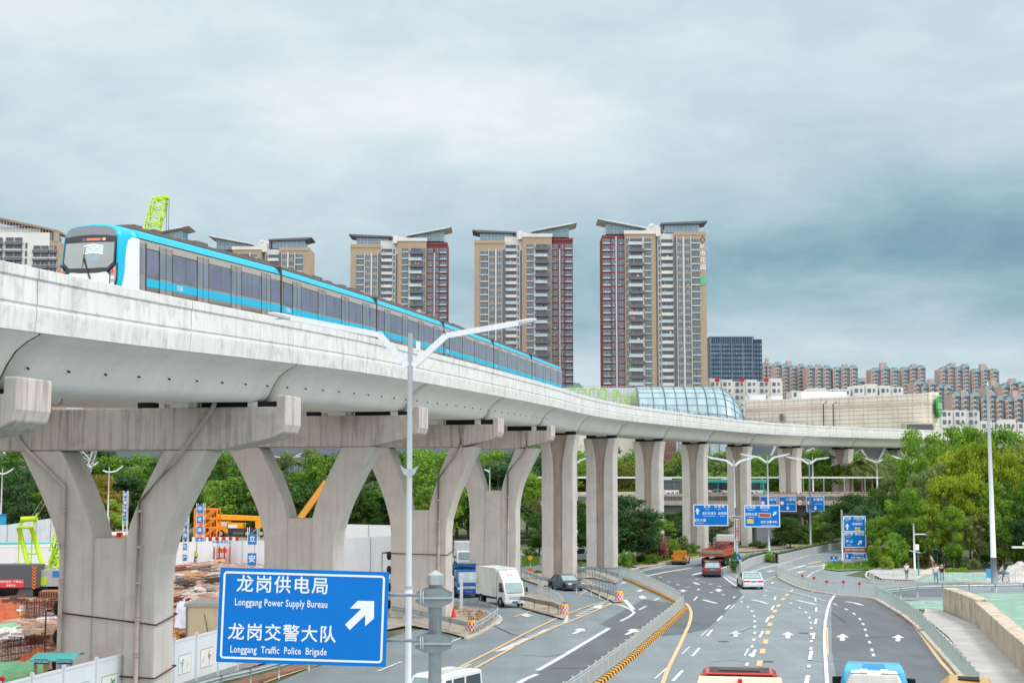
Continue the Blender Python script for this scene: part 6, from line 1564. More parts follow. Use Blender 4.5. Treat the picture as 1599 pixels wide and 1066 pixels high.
for i, (px, py) in enumerate([(1253, 900), (1271, 904), (1291, 910.5), (1317, 911), (1342, 914)]):
 org = G(px, py + 18); t = thing('reflector_post', '%s red reflector disc on the curling median railing' % ['leftmost', 'second', 'third', 'fourth', 'rightmost'][i], 'reflector', org, 0, 'red reflectors'); k = S(org.y)
 mb = MB(); mb.tube([(0, -.06, 0), (0, -.06, 1.1)], .02, 6); mb.build('post', STEEL, t); mb = MB(); mb.prism([(.13 * cos(a * pi / 6), 1.15 + .13 * sin(a * pi / 6)) for a in range(12)], -.12, -.08); mb.build('disc', RED, t)

def guardrail(pts, label, z=.72, m=STEEL, post=2.4, sag=None):
 cm = catmull([(p.x, p.y) for p in pts], 6); P3 = [Vector((q.x, q.y, 0)) for q in cm]; o = P3[0].copy()
 t = thing('guardrail', label, 'guardrail', o, 0, 'steel guardrails'); secs = []
 for i, p in enumerate(P3):
  d = (P3[min(i + 1, len(P3) - 1)] - P3[max(i - 1, 0)]).normalized(); n = Vector((-d.y, d.x, 0)); q = p - o
  prof = [(0, -.15), (.05, -.11), (.05, -.07), (-.02, 0), (.05, .07), (.05, .11), (0, .15), (-.02, .15), (.02, .1), (.02, .07), (-.05, 0), (.02, -.07), (.02, -.11), (-.02, -.15)]
  secs.append([(q.x + n.x * a, q.y + n.y * a, z + b) for a, b in prof])
 mb = MB(); mb.loft(secs); mb.build('rail', m, t, fix=True)
 acc = 0
 for a, b in zip([P3[0]] + P3, P3):
  acc += (b - a).length
  if acc >= post or b is P3[0]:
   acc = 0; q = b - o; mb = MB(); mb.tube([(q.x, q.y, 0), (q.x, q.y, z + .12)], .05, 8); mb.build('post', m, t)
 return t
RUSTG = mat('weathered_rail', '9a948c', .6, .3, var=.15, dirt=('7a5a48', .5, 2))
guardrail(gl((300, 1096), (345, 1083), (400, 1069), (455, 1053), (530, 1033)), 'guardrail running along the foot of the white hoarding')
guardrail(gl((545, 948), (606, 964), (640, 970), (665, 976), (690, 982), (727, 992)), 'guardrail leading to the lowest checkered barrel')
guardrail(gl((722, 951), (745, 955), (762, 959), (775, 964), (776, 970), (768, 977), (755, 986), (743, 993)), 'guardrail looping round the tip of the left traffic island')
guardrail(gl((812, 948), (825, 950), (840, 954), (860, 958), (873, 963)), 'weathered brown guardrail left of the middle checkered barrel', m=RUSTG)
guardrail(gl((900, 926), (917, 928), (936, 933), (960, 941)), 'guardrail ending at the upper checkered barrel')
guardrail(gl((800, 892), (815, 902), (835, 910), (850, 916), (868, 918)), 'guardrail beside the dark car')
guardrail(gl((893, 899), (905, 897), (922, 897), (936, 900), (950, 904), (966, 909)), 'guardrail at the foot of the second straight column')
guardrail(gl((1383, 938), (1412, 934.5), (1446, 931), (1500, 930), (1543, 929), (1620, 928)), 'guardrail passing behind the top of the concrete retaining wall', z=.85)
guardrail(gl((1316, 887), (1335, 885), (1350, 883), (1372, 882)), 'short guardrail on the grassy traffic island')

# checkered barrels
def barrel(px, base, w, label):
 org = G(px, base); k = S(org.y); r = w * k / 2; hh = r * 2.55; t = thing('crash_barrel', label, 'crash barrel', org, 0, 'checkered crash barrels')
 mb = MB(); mb.lathe([(0, 0), (r * .96, 0), (r, hh * .04), (r * .97, hh * .5), (r * .93, hh * .93), (r * .8, hh), (0, hh)], 24); b = mb.build('drum', YELLOW, t)
 n = 16
 for lvl in range(3):
  for i in range(n):
   a0, a1 = 2 * pi * i / n, 2 * pi * (i + 1) / n; z0, z1 = hh * (.2 + lvl * .2), hh * (.4 + lvl * .2); rr = r * 1.03
   if lvl == 0 and i == 0: rd, wh = MB(), MB()
   m_ = rd if (i + lvl) % 2 else wh
   m_.add([(rr * cos(a), rr * sin(a), z) for a, z in ((a0, z0), (a1, z0), (a1, z1), (a0, z1))], [(0, 1, 2, 3)])
 rd.build('red_checks', mat('check_red', 'd02040', .5, var=.05), b); wh.build('white_checks', SIGNW, b)
 for i in range(4 if px != 967 else 0): a = i * 1.6; mb = MB(); mb.tube([(r * .5 * cos(a), r * .5 * sin(a), hh * .98), (r * .5 * cos(a), r * .5 * sin(a), hh * 1.2)], .03, 6); mb.build('rod', DGREY, t)
barrel(735.5, 987, 14.5, 'checkered yellow crash barrel lowest of the three, at the left island tip'); barrel(881, 960, 13.2, 'checkered yellow crash barrel in the middle, beside the dark car lane'); barrel(967, 939, 12.4, 'checkered yellow crash barrel highest of the three, near the yellow kerb')
org = G(708.5, 966); t = thing('traffic_cone', 'red and white traffic cone beside the two white posts', 'traffic cone', org); mb = MB(); mb.box(-.25, .25, -.25, .25, 0, .05); mb.lathe([(.2, .05), (.05, .85), (0, .85)], 14); c = mb.build('cone', mat('cone_red', 'd8301f', .5), t)
mb = MB(); mb.lathe([(.145, .30), (.105, .52)], 14); mb.build('stripe', SIGNW, c)
for px, y0, y1, lab in ((706, 902, 952, 'left one of two white square posts by the blue truck'), (720.3, 899, 951, 'right one of two white square posts by the blue truck')):
 org = G(px, y1 + 2); k = S(org.y); mb = MB(); h = (y1 + 2 - y0) * k; mb.box(-.11, .11, -.11, .11, 0, h); mb.hexa([(-.13, -.13, h), (.13, -.13, h), (.13, .13, h), (-.13, .13, h)], [(-.02, -.02, h + .14), (.02, -.02, h + .14), (.02, .02, h + .14), (-.02, .02, h + .14)])
 o = mb.build('white_post', WPAINT, None, origin=(0, 0, 0)); o.location = org; tag(o, lab, 'post', 'white posts by the blue truck')

# ---- kerbs and walls ----
def ribbon(name, pts, w, z0, z1, m, label=None, cat=None, kind=None, bev=.03):
 mb = MB(); secs = []
 for i, p in enumerate(pts):
  d = pts[min(i + 1, len(pts) - 1)] - pts[max(i - 1, 0)]; d.z = 0; d.normalize(); n = Vector((-d.y, d.x, 0)) * w / 2
  a, b = p + n, p - n; secs.append([(a.x, a.y, z0), (b.x, b.y, z0), (b.x, b.y, z1), (a.x, a.y, z1)])
 mb.loft(secs); return tag(mb.build(name, m, None, fix=True, bevel=bev), label, cat, kind=kind)
KERB = mat('kerb_stone', 'b9b3a8', .85, var=.12, scale=1.5, dirt=('8d7b66', .5, 1.2))
def fine(pts, n=6): return [Vector((q.x, q.y, 0)) for q in catmull([(p.x, p.y) for p in pts], n)]
ribbon('kerb', fine(gl((1367, 936), (1385, 946.5), (1410, 962), (1434, 981.5), (1454, 1004), (1479, 1032), (1503, 1060), (1530, 1095))), .3, -.02, .16, KERB, kind='structure')
ribbon('kerb', fine(gl((1445, 952), (1452, 975), (1480, 1000), (1520, 1050), (1545, 1095))), .14, -.02, .13, KERB, kind='structure')
ribbon('kerb', fine(gl((1215, 902), (1239, 914), (1263, 922), (1290, 927), (1318, 931), (1345, 933), (1367, 936))), .25, -.02, .15, KERB, kind='structure')
ribbon('kerb', fine(gl((1355, 893), (1352, 900), (1362, 906), (1385, 907.5), (1480, 910.5), (1640, 913))), .2, -.02, .14, KERB, kind='structure')
ribbon('kerb', fine(gl((1285, 890), (1292, 882), (1320, 877), (1372, 876))), .22, -.02, .15, KERB, kind='structure')
ribbon('kerb', fine(gl((985, 890), (1010, 885), (1049, 878.5), (1089, 872.5), (1130, 868))), .25, -.02, .16, KERB, kind='structure')
ribbon('kerb', fine(gl((727, 999), (760, 983), (778, 970), (782, 965))), .25, -.02, .14, KERB, kind='structure')
pav = [G(605, 985), G(640, 978), G(700, 990), G(728, 998), G(757, 983), G(778, 968), G(760, 955), G(715, 948), G(640, 950), G(560, 955), G(545, 975)]
tag(flat('traffic_island', [pav, gp((815, 950), (880, 968), (888, 958), (868, 940), (830, 925), (815, 935)), gp((905, 915), (960, 942), (972, 940), (950, 922), (915, 905), (900, 905)), gp((893, 905), (925, 903), (962, 912), (968, 905), (930, 893), (893, 890)),
     gp((815, 905), (845, 915), (880, 917), (905, 912), (893, 902), (830, 893), (815, 893))], mat('island_paving', 'a39b8e', .9, var=.15, scale=1, dirt=('80694f', .6, .6)), .12), kind='structure')
tag(flat('shoulder', [gp((330, 1100), (345, 1083), (400, 1067), (455, 1050), (530, 1031), (545, 1025), (545, 1015), (520, 1020), (430, 1046), (345, 1070), (280, 1100))], mat('dirt_shoulder', '8a6a58', .95, var=.2, scale=1.4, dirt=('b08a78', .6, .9)), .02), kind='structure')
ribbon('barrier_wall', [p for p in bar], .55, 0, .95, mat('barrier_concrete', 'aeb2b2', .85, var=.08, scale=.8, streak=.5), 'concrete median barrier wall carrying the clipped hedge', 'barrier', bev=.04)
ribbon('plastic_edge', [p + Vector((.0, -.0, 0)) for p in bar], .12, .97, 1.2, DGREY, 'dark handrail on top of the concrete median barrier', 'handrail', bev=0)
rw = gl((1475, 955), (1500, 965), (1526, 977.5), (1551, 1003), (1574, 1028), (1598, 1052), (1650, 1110))
rwo = [p + Vector((.45, .25, 0)) for p in rw]
ribbon('retaining_wall', rwo[:3], .95, 0, 1.78, CONC_W, 'stained concrete retaining wall, far section beside the pavement', 'wall', bev=.05)
ribbon('retaining_wall', rwo[2:], .95, 0, 1.62, CONC_W, 'stained concrete retaining wall, near section running to the bottom corner', 'wall', bev=.05)
def net_mat(name, c1, c2):
 m = mat(name, c1, .85, var=.18, scale=1.4, bump=.8, dirt=(c2, .7, .7)); return m
NETM = net_mat('green_netting', '7b9e90', 'a9b0a4')
def mound(name, poly, z, amp, m, label, cat, n=24, seed=0):
 """uneven cloth or soil over a quadrilateral a, b, c, d"""
 a, b, c, d_ = poly; rg = random.Random(seed); mb = MB()
 for j in range(n + 1):
  for i in range(n + 1):
   u, v = i / n, j / n; p = a.lerp(b, u).lerp(d_.lerp(c, u), v); e = min(1, 5 * min(u, 1 - u, v, 1 - v)); zz_ = z + amp * e * (.5 + .35 * sin(u * 9 + seed) * cos(v * 7) + .3 * rg.random()); mb.v.append((p.x, p.y, zz_ if e > 0 else -.02 if z < .5 else z))
 for j in range(n):
  for i in range(n): mb.f.append([j * (n + 1) + i, j * (n + 1) + i + 1, (j + 1) * (n + 1) + i + 1, (j + 1) * (n + 1) + i]); mb.mi.append(0); mb.sm.append(True)
 o = mb.build(name, m, None, fix=True); return tag(o, label, cat)
zt = 1.5; mound('ground_netting', [Vector((33.4, 105.8, 0)), Vector((23.5, 58, 0)), Vector((46, 58, 0)), Vector((60, 106, 0))], zt, .3, NETM, 'green dust netting spread over the raised ground behind the retaining wall', 'netting', seed=1)
mb = MB(); q = [G(1526, 985, 0), G(1700, 1110, 0), G(1720, 920, 0), G(1480, 940, 0)]; mb.add([(p.x, p.y, zt + .12) for p in q] + [(p.x, p.y, -.02) for p in q], [(0, 1, 2, 3), (0, 4, 5, 1), (1, 5, 6, 2), (2, 6, 7, 3), (3, 7, 4, 0)]) if 0 else None
mound('ground_netting', [G(1392, 946), G(1474, 953), G(1474, 937), G(1390, 938)], .02, .14, NETM, 'green dust netting on the ground left of the retaining wall', 'netting', seed=2)
mound('ground_netting', [G(1425, 909), G(1545, 909), G(1540, 896), G(1440, 898)], .1, .35, NETM, 'green dust netting behind the walking pair', 'netting', seed=3)
mound('gravel_heap', [G(1556, 911), G(1620, 912), G(1625, 890), G(1575, 892)], .1, 1.3, mat('gravel_grey', 'b4b3b0', .95, var=.2, scale=2, bump=.6), 'pale grey gravel heap at the right edge behind the cyclist', 'gravel heap', seed=4)
def striped_kerb(pts, label):
 P3 = fine(pts, 10); t = MB(); L = 0; BK = mat('kerb_black', '2a2a2a', .7); YL = mat('kerb_yellow', 'e0a020', .6)
 tot = sum((b - a).length for a, b in zip(P3, P3[1:])); s = 0; i = 0; acc = 0; st = .42
 def at(s):
  c = 0
  for a, b in zip(P3, P3[1:]):
   l = (b - a).length
   if c + l >= s: return a.lerp(b, (s - c) / l), (b - a).normalized()
   c += l
  return P3[-1], (P3[-1] - P3[-2]).normalized()
 while s < tot - st:
  p, d = at(s); q, _ = at(s + st * .96); n = Vector((-d.y, d.x, 0)) * .19; sh = d * .12
  t.use(YL if i % 2 else BK); z = .16
  t.hexa([p - n - sh, q - n - sh, q + n + sh, p + n + sh], [Vector((0, 0, z)) + v for v in (p - n * .7 - sh, q - n * .7 - sh, q + n * .7 + sh, p + n * .7 + sh)]); s += st; i += 1
 tag(t.build('striped_kerb', None, None), label, 'kerb')
striped_kerb(gl((975, 905), (985, 908), (1000, 915), (1018, 922.5), (1035, 930.5), (1052, 939), (1060, 944)), 'yellow and black rubber kerb below the upper median railing')
striped_kerb(gl((1072, 950), (1054, 967), (1029, 989), (1004, 1011), (989, 1025), (954, 1053), (920, 1080)), 'yellow and black rubber kerb beside the long lower median railing')
# ======================= VEHICLES =======================
def heading(a, b):
 """yaw so that local +x runs from ground pixel a to ground pixel b"""
 p, q = G(*a), G(*b); return atan2(q.y - p.y, q.x - p.x)
def paint(name, c): return mat(name, c, .28, .15, var=.03, scale=1, spec=.5, coat=.5)
VGL = mat('vehicle_glass', '39464e', .08, .1, var=.15, scale=1, spec=.9)
VGLL = mat('windscreen_pale', '8fa8ab', .1, .1, var=.2, scale=2, spec=.9)  # sky reflected in the glass is put into this pale colour
RIM = mat('wheel_rim', 'a8aaac', .4, .6, var=.1); PLATE = mat('plate_blue_number', '2f6fb8', .5); PLATEG = mat('plate_green_number', '48a89a', .5)
def wheel(par, x, y, r, w=.2, rim=None):
 mb = MB(); mb.lathe([(r * .55, -w / 2), (r * .93, -w / 2), (r, -w * .3), (r, w * .3), (r * .93, w / 2), (r * .55, w / 2)], 18, axis='y'); mb.xf(Matrix.Translation((x, y, r)))
 t = mb.build('wheel', BLACK, par); mb = MB(); s = 1 if y > 0 else -1
 mb.lathe([(0, s * w * .42), (r * .2, s * w * .45), (r * .3, s * w * .3), (r * .58, s * w * .4)], 14, axis='y'); mb.xf(Matrix.Translation((x, y, r))); mb.build('rim', rim or RIM, t)
def bx(par, name, m, x0, x1, y0, y1, z0, z1, bevel=0): mb = MB(); mb.box(x0, x1, y0, y1, z0, z1); return mb.build(name, m, par, bevel=bevel)
def car(label, kind, L, W_, Hh, col, loc, yaw, scale=1.0, plate=PLATE, low=None):
 """kind: sedan, suv, pickup, hatch"""
 t = thing(kind if kind in ('pickup_truck',) else 'car', label, 'pickup truck' if kind == 'pickup_truck' else 'car', loc, yaw); t.scale = (scale,) * 3
 pm = paint('paint_' + col, col); w = W_ / 2; f, r = L / 2, -L / 2; wr = .33 if kind == 'sedan' else .37; belt = Hh * .60
 if kind == 'sedan': side = [(r + .05, .28), (r, .55), (r + .05, belt + .02), (r + .9, belt + .06), (f - 1.35, belt + .02), (f - .35, belt - .12), (f - .02, .62), (f, .3), (f - .15, .2), (r + .2, .2)]; gh = [(r + .65, belt + .04), (r + 1.35, Hh), (f - 2.1, Hh), (f - 1.25, belt + .01)]
 elif kind == 'pickup_truck': side = [(r, .4), (r, belt), (f - 1.2, belt), (f - .15, belt - .12), (f, .6), (f, .32), (r, .32)]; gh = [(r + 1.75, belt), (r + 1.85, Hh), (f - 1.85, Hh), (f - 1.2, belt)]
 else: side = [(r + .03, .35), (r, .6), (r + .05, belt + .02), (f - 1.25, belt + .02), (f - .3, belt - .1), (f, .66), (f, .32), (r + .1, .25)]; gh = [(r + .08, belt), (r + .38, Hh - .02), (f - 2.0, Hh), (f - 1.2, belt)]
 mb = MB(); n = len(side)
 secs = []
 for y, ins in ((-w, .06), (-w * .96, 0), (w * .96, 0), (w, .06)):
  secs.append([(x * (1 - ins * .5), y, z if z < .4 else z - ins) for x, z in side])
 mb.loft(secs); body = mb.build('body', pm, t, fix=True, bevel=.05)
 tp = .80; mb = MB(); secs = []
 for y, z_in in ((-1, 0), (1, 0)):
  secs.append([(gh[0][0], y * w * .95, gh[0][1]), (gh[1][0], y * w * tp, gh[1][1]), (gh[2][0], y * w * tp, gh[2][1]), (gh[3][0], y * w * .95, gh[3][1])])
 mb.loft(secs); mb.build('glasshouse', VGL, t, fix=True)
 for q, nm in ((0, 'rear_window'), (3, 'windscreen')):
  a_, b_ = gh[q], gh[1 if q == 0 else 2]; sx = -1 if q == 0 else 1; A = [(a_[0] * .92 + b_[0] * .08, a_[1] * .92 + b_[1] * .08), (a_[0] * .12 + b_[0] * .88, a_[1] * .12 + b_[1] * .88)]; o_ = .018 * sx
  mb = MB(); mb.hexa([(A[0][0] + o_, -w * .86, A[0][1] + .012), (A[0][0] + o_, w * .86, A[0][1] + .012), (A[0][0] - o_, w * .86, A[0][1]), (A[0][0] - o_, -w * .86, A[0][1])], [(A[1][0] + o_, -w * tp * .9, A[1][1] + .012), (A[1][0] + o_, w * tp * .9, A[1][1] + .012), (A[1][0] - o_, w * tp * .9, A[1][1]), (A[1][0] - o_, -w * tp * .9, A[1][1])]); mb.build(nm, VGLL, t, fix=True)
 mb = MB(); mb.hexa([(gh[1][0] - .06, -w * tp - .01, Hh - .05), (gh[2][0] + .06, -w * tp - .01, Hh - .05), (gh[2][0] + .06, w * tp + .01, Hh - .05), (gh[1][0] - .06, w * tp + .01, Hh - .05)],
                           [(gh[1][0] + .03, -w * tp + .06, Hh + .025), (gh[2][0] - .05, -w * tp + .06, Hh + .03), (gh[2][0] - .05, w * tp - .06, Hh + .03), (gh[1][0] + .03, w * tp - .06, Hh + .025)]); mb.build('roof', pm, t, bevel=.02)
 for s in (1, -1):
  for (xa, za), (xb, zb) in (((gh[0][0], gh[0][1]), (gh[1][0], Hh)), ((gh[3][0], gh[3][1]), (gh[2][0], Hh)), (((gh[0][0] + gh[3][0]) / 2, gh[0][1]), ((gh[1][0] + gh[2][0]) / 2, Hh))):
   mb = MB(); mb.bar((xa, s * w * .955, za), (xb, s * (w * tp + .012), zb - .02), .07, .05); mb.build('pillar', pm, t)
  bx(t, 'mirror', pm, gh[3][0] - .1, gh[3][0] + .08, s * w + (0 if s > 0 else -.18), s * w + (.18 if s > 0 else 0), belt + .02, belt + .17)
  bx(t, 'headlight', HEADL, f - .32, f - .03, s * w * .9 - .19 * (s > 0), s * w * .9 + .19 * (s < 0), belt - .3, belt - .17) if 0 else None
  y0_, y1_ = sorted((s * w * .52, s * w * .92))
  bx(t, 'headlight', HEADL, f - .28, f - .004, y0_, y1_, .62, .76); y0_, y1_ = sorted((s * w * (.35 if kind == 'sedan' else .62), s * w * .95))
  bx(t, 'taillight', TAILL, r - .012, r + .2, y0_, y1_, belt - .2 if kind == 'sedan' else belt - .3, belt - .07 if kind == 'sedan' else belt + .0)
  bx(t, 'sill', DGREY, r + .9, f - .9, s * w - .02, s * w + .02, .22, .32)
  for x in (r + .78, f - .82):
   wheel(t, x, s * (w - .09), wr)
   mb = MB(); mb.prism([(x + (wr + .07) * cos(a * pi / 8), wr + (wr + .07) * sin(a * pi / 8)) for a in range(9)], s * w - .03, s * w + .012); mb.build('wheel_arch', BLACK, t, fix=True)
 bx(t, 'number_plate', plate, r - .03, r, -.24, .24, belt - .22 if kind == 'sedan' else .72, belt - .08 if kind == 'sedan' else .86)
 bx(t, 'number_plate', plate, f, f + .03, -.24, .24, .38, .52); bx(t, 'bumper', low or DGREY, r - .05, r + .25, -w * .96, w * .96, .25, .5, .03); bx(t, 'grille', DGREY, f - .1, f + .012, -w * .5, w * .5, .5, .7)
 bx(t, 'bumper', low or pm, f - .25, f + .035, -w * .96, w * .96, .26, .44, .03)
 if kind == 'pickup_truck':
  bx(t, 'bed', DGREY, r + .08, r + 1.65, -w + .1, w - .1, belt + .002, belt + .01)
  for a in ((r, r + .07, -w, w), (r + .07, r + 1.7, -w, -w + .07), (r + .07, r + 1.7, w - .07, w)): bx(t, 'bed_side', pm, *a, belt - .02, belt + .22)
  bx(t, 'headboard', pm, r + 1.68, r + 1.76, -w + .05, w - .05, belt, Hh)
 return t
def truck(label, cat, loc, yaw, scale, cab_col, L, W_, cab_h, cargo, cargo_m, cargo_h, lift=.9, deflector=False, name='box_truck', tarp=None, visor_txt=None, gl=None):
 t = thing(name, label, cat, loc, yaw); t.scale = (scale,) * 3; w = W_ / 2; f, r = L / 2, -L / 2; pm = paint('paint_' + cab_col, cab_col)
 cl = 1.65
 mb = MB(); prof = [(f - cl, .45), (f - cl, cab_h), (f - .55, cab_h), (f - .38, cab_h - .12), (f - .04, cab_h * .56), (f, cab_h * .5), (f, .42)]
 mb.prism(prof, -w * .92, w * .92); cb = mb.build('cab', pm, t, fix=True, bevel=.06)
 mb = MB(); mb.hexa([(f - .02 + .02, -w * .8, cab_h * .56), (f + .0, w * .8, cab_h * .56), (f - .08, w * .8, cab_h * .56), (f - .08, -w * .8, cab_h * .56)], [(f - .345, -w * .76, cab_h - .16), (f - .345, w * .76, cab_h - .16), (f - .45, w * .76, cab_h - .16), (f - .45, -w * .76, cab_h - .16)]); mb.build('windscreen', gl or VGLL, cb, fix=True)
 for s in (1, -1):
  y0, y1 = sorted((s * w * .9, s * w * .935)); mb = MB(); mb.prism([(f - 1.25, cab_h * .58), (f - 1.2, cab_h - .2), (f - .55, cab_h - .2), (f - .25, cab_h * .58)], y0, y1); mb.build('side_window', VGL, cb, fix=True)
  mb = MB(); mb.bar((f - .2, s * w * .95, cab_h * .62), (f - .15, s * (w * .95 + .2), cab_h * .66), .03); mb.cbox((f - .15, s * (w * .95 + .22), cab_h * .66), (.08, .16, .34)); mb.build('mirror', BLACK, t)
  y0, y1 = sorted((s * w * .55, s * w * .88)); bx(t, 'headlight', HEADL, f - .05, f + .015, y0, y1, .66, .84); bx(t, 'taillight', TAILL, r - .02, r, y0, y1, .6, .72)
  wr = .43
  for x in ((f - .85, r + 1.1) if L < 8 else (f - 1.0, r + 2.6, r + 1.6, r + .7)): wheel(t, x, s * (w - .14), wr, .28 if x == f - .85 else .4, RIM if L < 8 else mat('rim_pale', 'c9c4bc', .6))
 bx(t, 'bumper', pm, f - .2, f + .06, -w * .93, w * .93, .34, .58, .03); bx(t, 'number_plate', PLATE, f + .06, f + .08, -.25, .25, .38, .54); bx(t, 'grille', mat('grille_grey', 'b4b8ba', .5), f, f + .02, -w * .5, w * .5, .7, .9)
 bx(t, 'wiper', BLACK, f - .035, f + .02, -w * .7, w * .7, cab_h * .545, cab_h * .56); bx(t, 'chassis', DGREY, r + .05, f - .4, -w * .5, w * .5, .5, .72)
 if cargo == 'box':
  c = bx(t, 'cargo_box', cargo_m, r, f - cl - .1, -w, w, lift, cargo_h, .03); mb = MB(); n = int((L - cl) / .32)
  for i in range(n):
   x = r + .1 + i * .32
   for s in (1, -1): mb.box(x, x + .12, s * w - .02, s * w + .02, lift + .08, cargo_h - .1)
  for j in range(7): y = -w + .1 + j * (W_ - .2) / 6; mb.box(f - cl - .1, f - cl - .075, y - .04, y + .04, cab_h + .02, cargo_h - .1)
  mb.build('ribs', cargo_m, c)
  for e in ((r - .01, f - cl - .09, -w - .025, -w + .05, cargo_h - .06, cargo_h + .02), (r - .01, f - cl - .09, w - .05, w + .025, cargo_h - .06, cargo_h + .02)): bx(c, 'edge_trim', mat('trim_pale', 'd5d8d6', .5), *e)
 elif cargo == 'bed':
  bx(t, 'bed_floor', RUST, r + .1, f - cl - .15, -w + .06, w - .06, lift, lift + .08)
  for a in ((r, f - cl - .1, -w, -w + .08), (r, f - cl - .1, w - .08, w), (r, r + .08, -w + .08, w - .08)):
   o = bx(t, 'bed_side', cargo_m, *a, lift - .1, cargo_h)
  bx(t, 'headboard', cargo_m, f - cl - .25, f - cl - .15, -w + .08, w - .08, lift, cargo_h + .5)
  bx(t, 'tailgate_band', mat('weathered_grey', '9a9186', .8, var=.2, scale=3), r - .03, r, -w, w, cargo_h - .42, cargo_h - .08)
 if tarp:
  mb = MB(); x0, x1 = r, f - cl - .1; rg = random.Random(4); secs = []
  for i in range(12):
   x = x0 + (x1 - x0) * i / 11; h = cargo_h + .15 * rg.random(); secs.append([(x, -w - .03, lift + .5), (x, -w + .05, h), (x, -w * .4, h + .3 * rg.random()), (x, w * .4, h + .3 * rg.random()), (x, w - .05, h), (x, w + .03, lift + .5)])
  mb.smooth = True; mb.loft(secs); mb.build('tarpaulin', tarp, t)
 if deflector:
  mb = MB(); mb.prism([(f - cl + .05, cab_h + .01), (f - cl + .05, min(cargo_h - .05, cab_h + .75)), (f - cl + .25, min(cargo_h - .05, cab_h + .75)), (f - .62, cab_h + .01)], -w * .88, w * .88); dfl = mb.build('air_deflector', pm, t, fix=True, bevel=.04)
  if visor_txt:
   dx, dz = (cl - .87), -(min(cargo_h - .05, cab_h + .75) - cab_h); a = atan2(-dz, dx); nrm = Vector((sin(a), 0, cos(a)))
   M_ = Matrix.Translation((f - cl + .25 + dx / 2 + nrm.x * .03, 0, cab_h + .4 + nrm.z * .03)) @ Matrix(((0, -cos(a), sin(a), 0), (1, 0, 0, 0), (0, sin(a), cos(a), 0), (0, 0, 0, 1))); mb = MB(); text_into(mb, visor_txt[0], M_, .34); mb.build('lettering', visor_txt[1], dfl)
 return t
CB = mat('box_white_rusty', 'dfe3df', .6, var=.04, scale=1, streak=.25, dirt=('9a8468', .45, .9))
def vsc(px, py, wpx, real): return wpx * S(G(px, py).y) / real
# white box truck, dark car, white sedan and so on
yaw = R(-66)
p = G(781, 944); truck('white box truck with rust streaks driving towards the camera beside the last forked pier', 'truck', p, yaw, .96, 'e4e7e8', 5.9, 1.9, 2.15, 'box', CB, 3.05, .75, True, visor_txt=('平安', mat('faded_red', 'e0a8a4', .6)))
p = G(884, 920); car('dark grey sedan leaving the side lane beside the checkered barrel', 'sedan', 4.6, 1.8, 1.42, '4a4f55', p, R(-67), .95)
p = G(1171, 917); car('white sedan with red tail lamps driving away in the centre of the road', 'sedan', 4.6, 1.8, 1.42, 'e9ecee', p, R(89), 1.02, PLATEG, mat('bumper_white', 'd5dade', .5))
p = G(1111, 899); car('dark red hatchback with grey bumper following the loaded truck', 'suv', 4.3, 1.78, 1.55, '6c2038', p, R(85), 1.0, PLATEG)
p = G(1063, 880); car('orange-yellow pickup truck driving away along the kerb', 'pickup_truck', 4.9, 1.75, 1.65, 'd98f1c', p, R(76), .94, mat('plate_yellow', 'd8b030', .5))
p = G(1126, 880); truck('long red flatbed truck with rusty load and white cab behind the sign post', 'truck', p, R(72), 1.13, 'd9dcdc', 10.0, 2.3, 2.95, 'bed', mat('bed_red', 'b5523c', .7, var=.2, scale=1.5, dirt=('7a6a58', .5, 1.5)), 1.75, 1.1, name='flatbed_truck')
def scrap(loc, sc_, label, m, n=90, r=(1.6, .9), yaw=0, hgt=.5):
 rg = random.Random(n); mb = MB()
 for i in range(n):
  a = Vector((rg.uniform(-r[0], r[0]), rg.uniform(-r[1], r[1]), rg.uniform(0, hgt))); b = a + Vector((rg.uniform(-.9, .9), rg.uniform(-.5, .5), rg.uniform(-.1, .35))); mb.bar(a, b, .06)
 mb.xf(Matrix.Rotation(yaw, 4, 'Z') @ Matrix.Scale(sc_, 4)); o = mb.build('scrap_load', m, None, origin=(0, 0, 0)); o.location = loc; return tag(o, label, 'scrap load')
q = p + Vector((cos(R(72)), sin(R(72)), 0)) * 1.6; scrap((q.x, q.y, 1.25 * 1.18), 1.05, 'heap of rusty metal bars on the bed of the red truck', mat('rusty_load', '8a5a50', .85, var=.35, scale=4), 160, (2.3, .85), R(72), .9)
p = G(722, 929); truck('blue light truck with green tarpaulin facing the camera behind the white posts', 'truck', p, R(-78), 1.1, '1f55a8', 5.6, 1.95, 2.1, 'bed', mat('bed_blue', '2a5aa0', .6), 2.0, .8, True, name='light_truck', tarp=mat('tarp_green', '1f6b4a', .7, var=.25, scale=2), visor_txt=('神州货运', SIGNW))
p = G(724, 887); truck('distant white box truck between two forked piers above the blue truck', 'truck', p, R(-85), 1.0, 'e4e7e8', 5.6, 1.9, 2.1, 'box', mat('box_pale', 'cfd3d3', .6, var=.05, streak=.3), 3.0, .8)
p = G(900, 877); car('white car half hidden behind the first straight column', 'suv', 4.3, 1.75, 1.5, 'dfe3e6', p, R(-150), 1.1)
p = G(1187, 875); car('white car whose roof shows over the median hedge', 'sedan', 4.5, 1.8, 1.42, 'dfe3e7', p, R(15), .75)
p = G(1303, 849); truck('white truck far up the branch road left of the tall sign board', 'truck', p, R(-100), 1.1, 'd8dcdc', 5.6, 1.9, 2.1, 'box', mat('box_pale', 'cfd3d3'), 3.0, .8)
p = G(556, 903); truck('white box truck parked behind the top edge of the big sign', 'truck', p, R(-150), 1.15, 'dfe2e0', 5.9, 1.95, 2.15, 'box', CB, 3.1, .8)
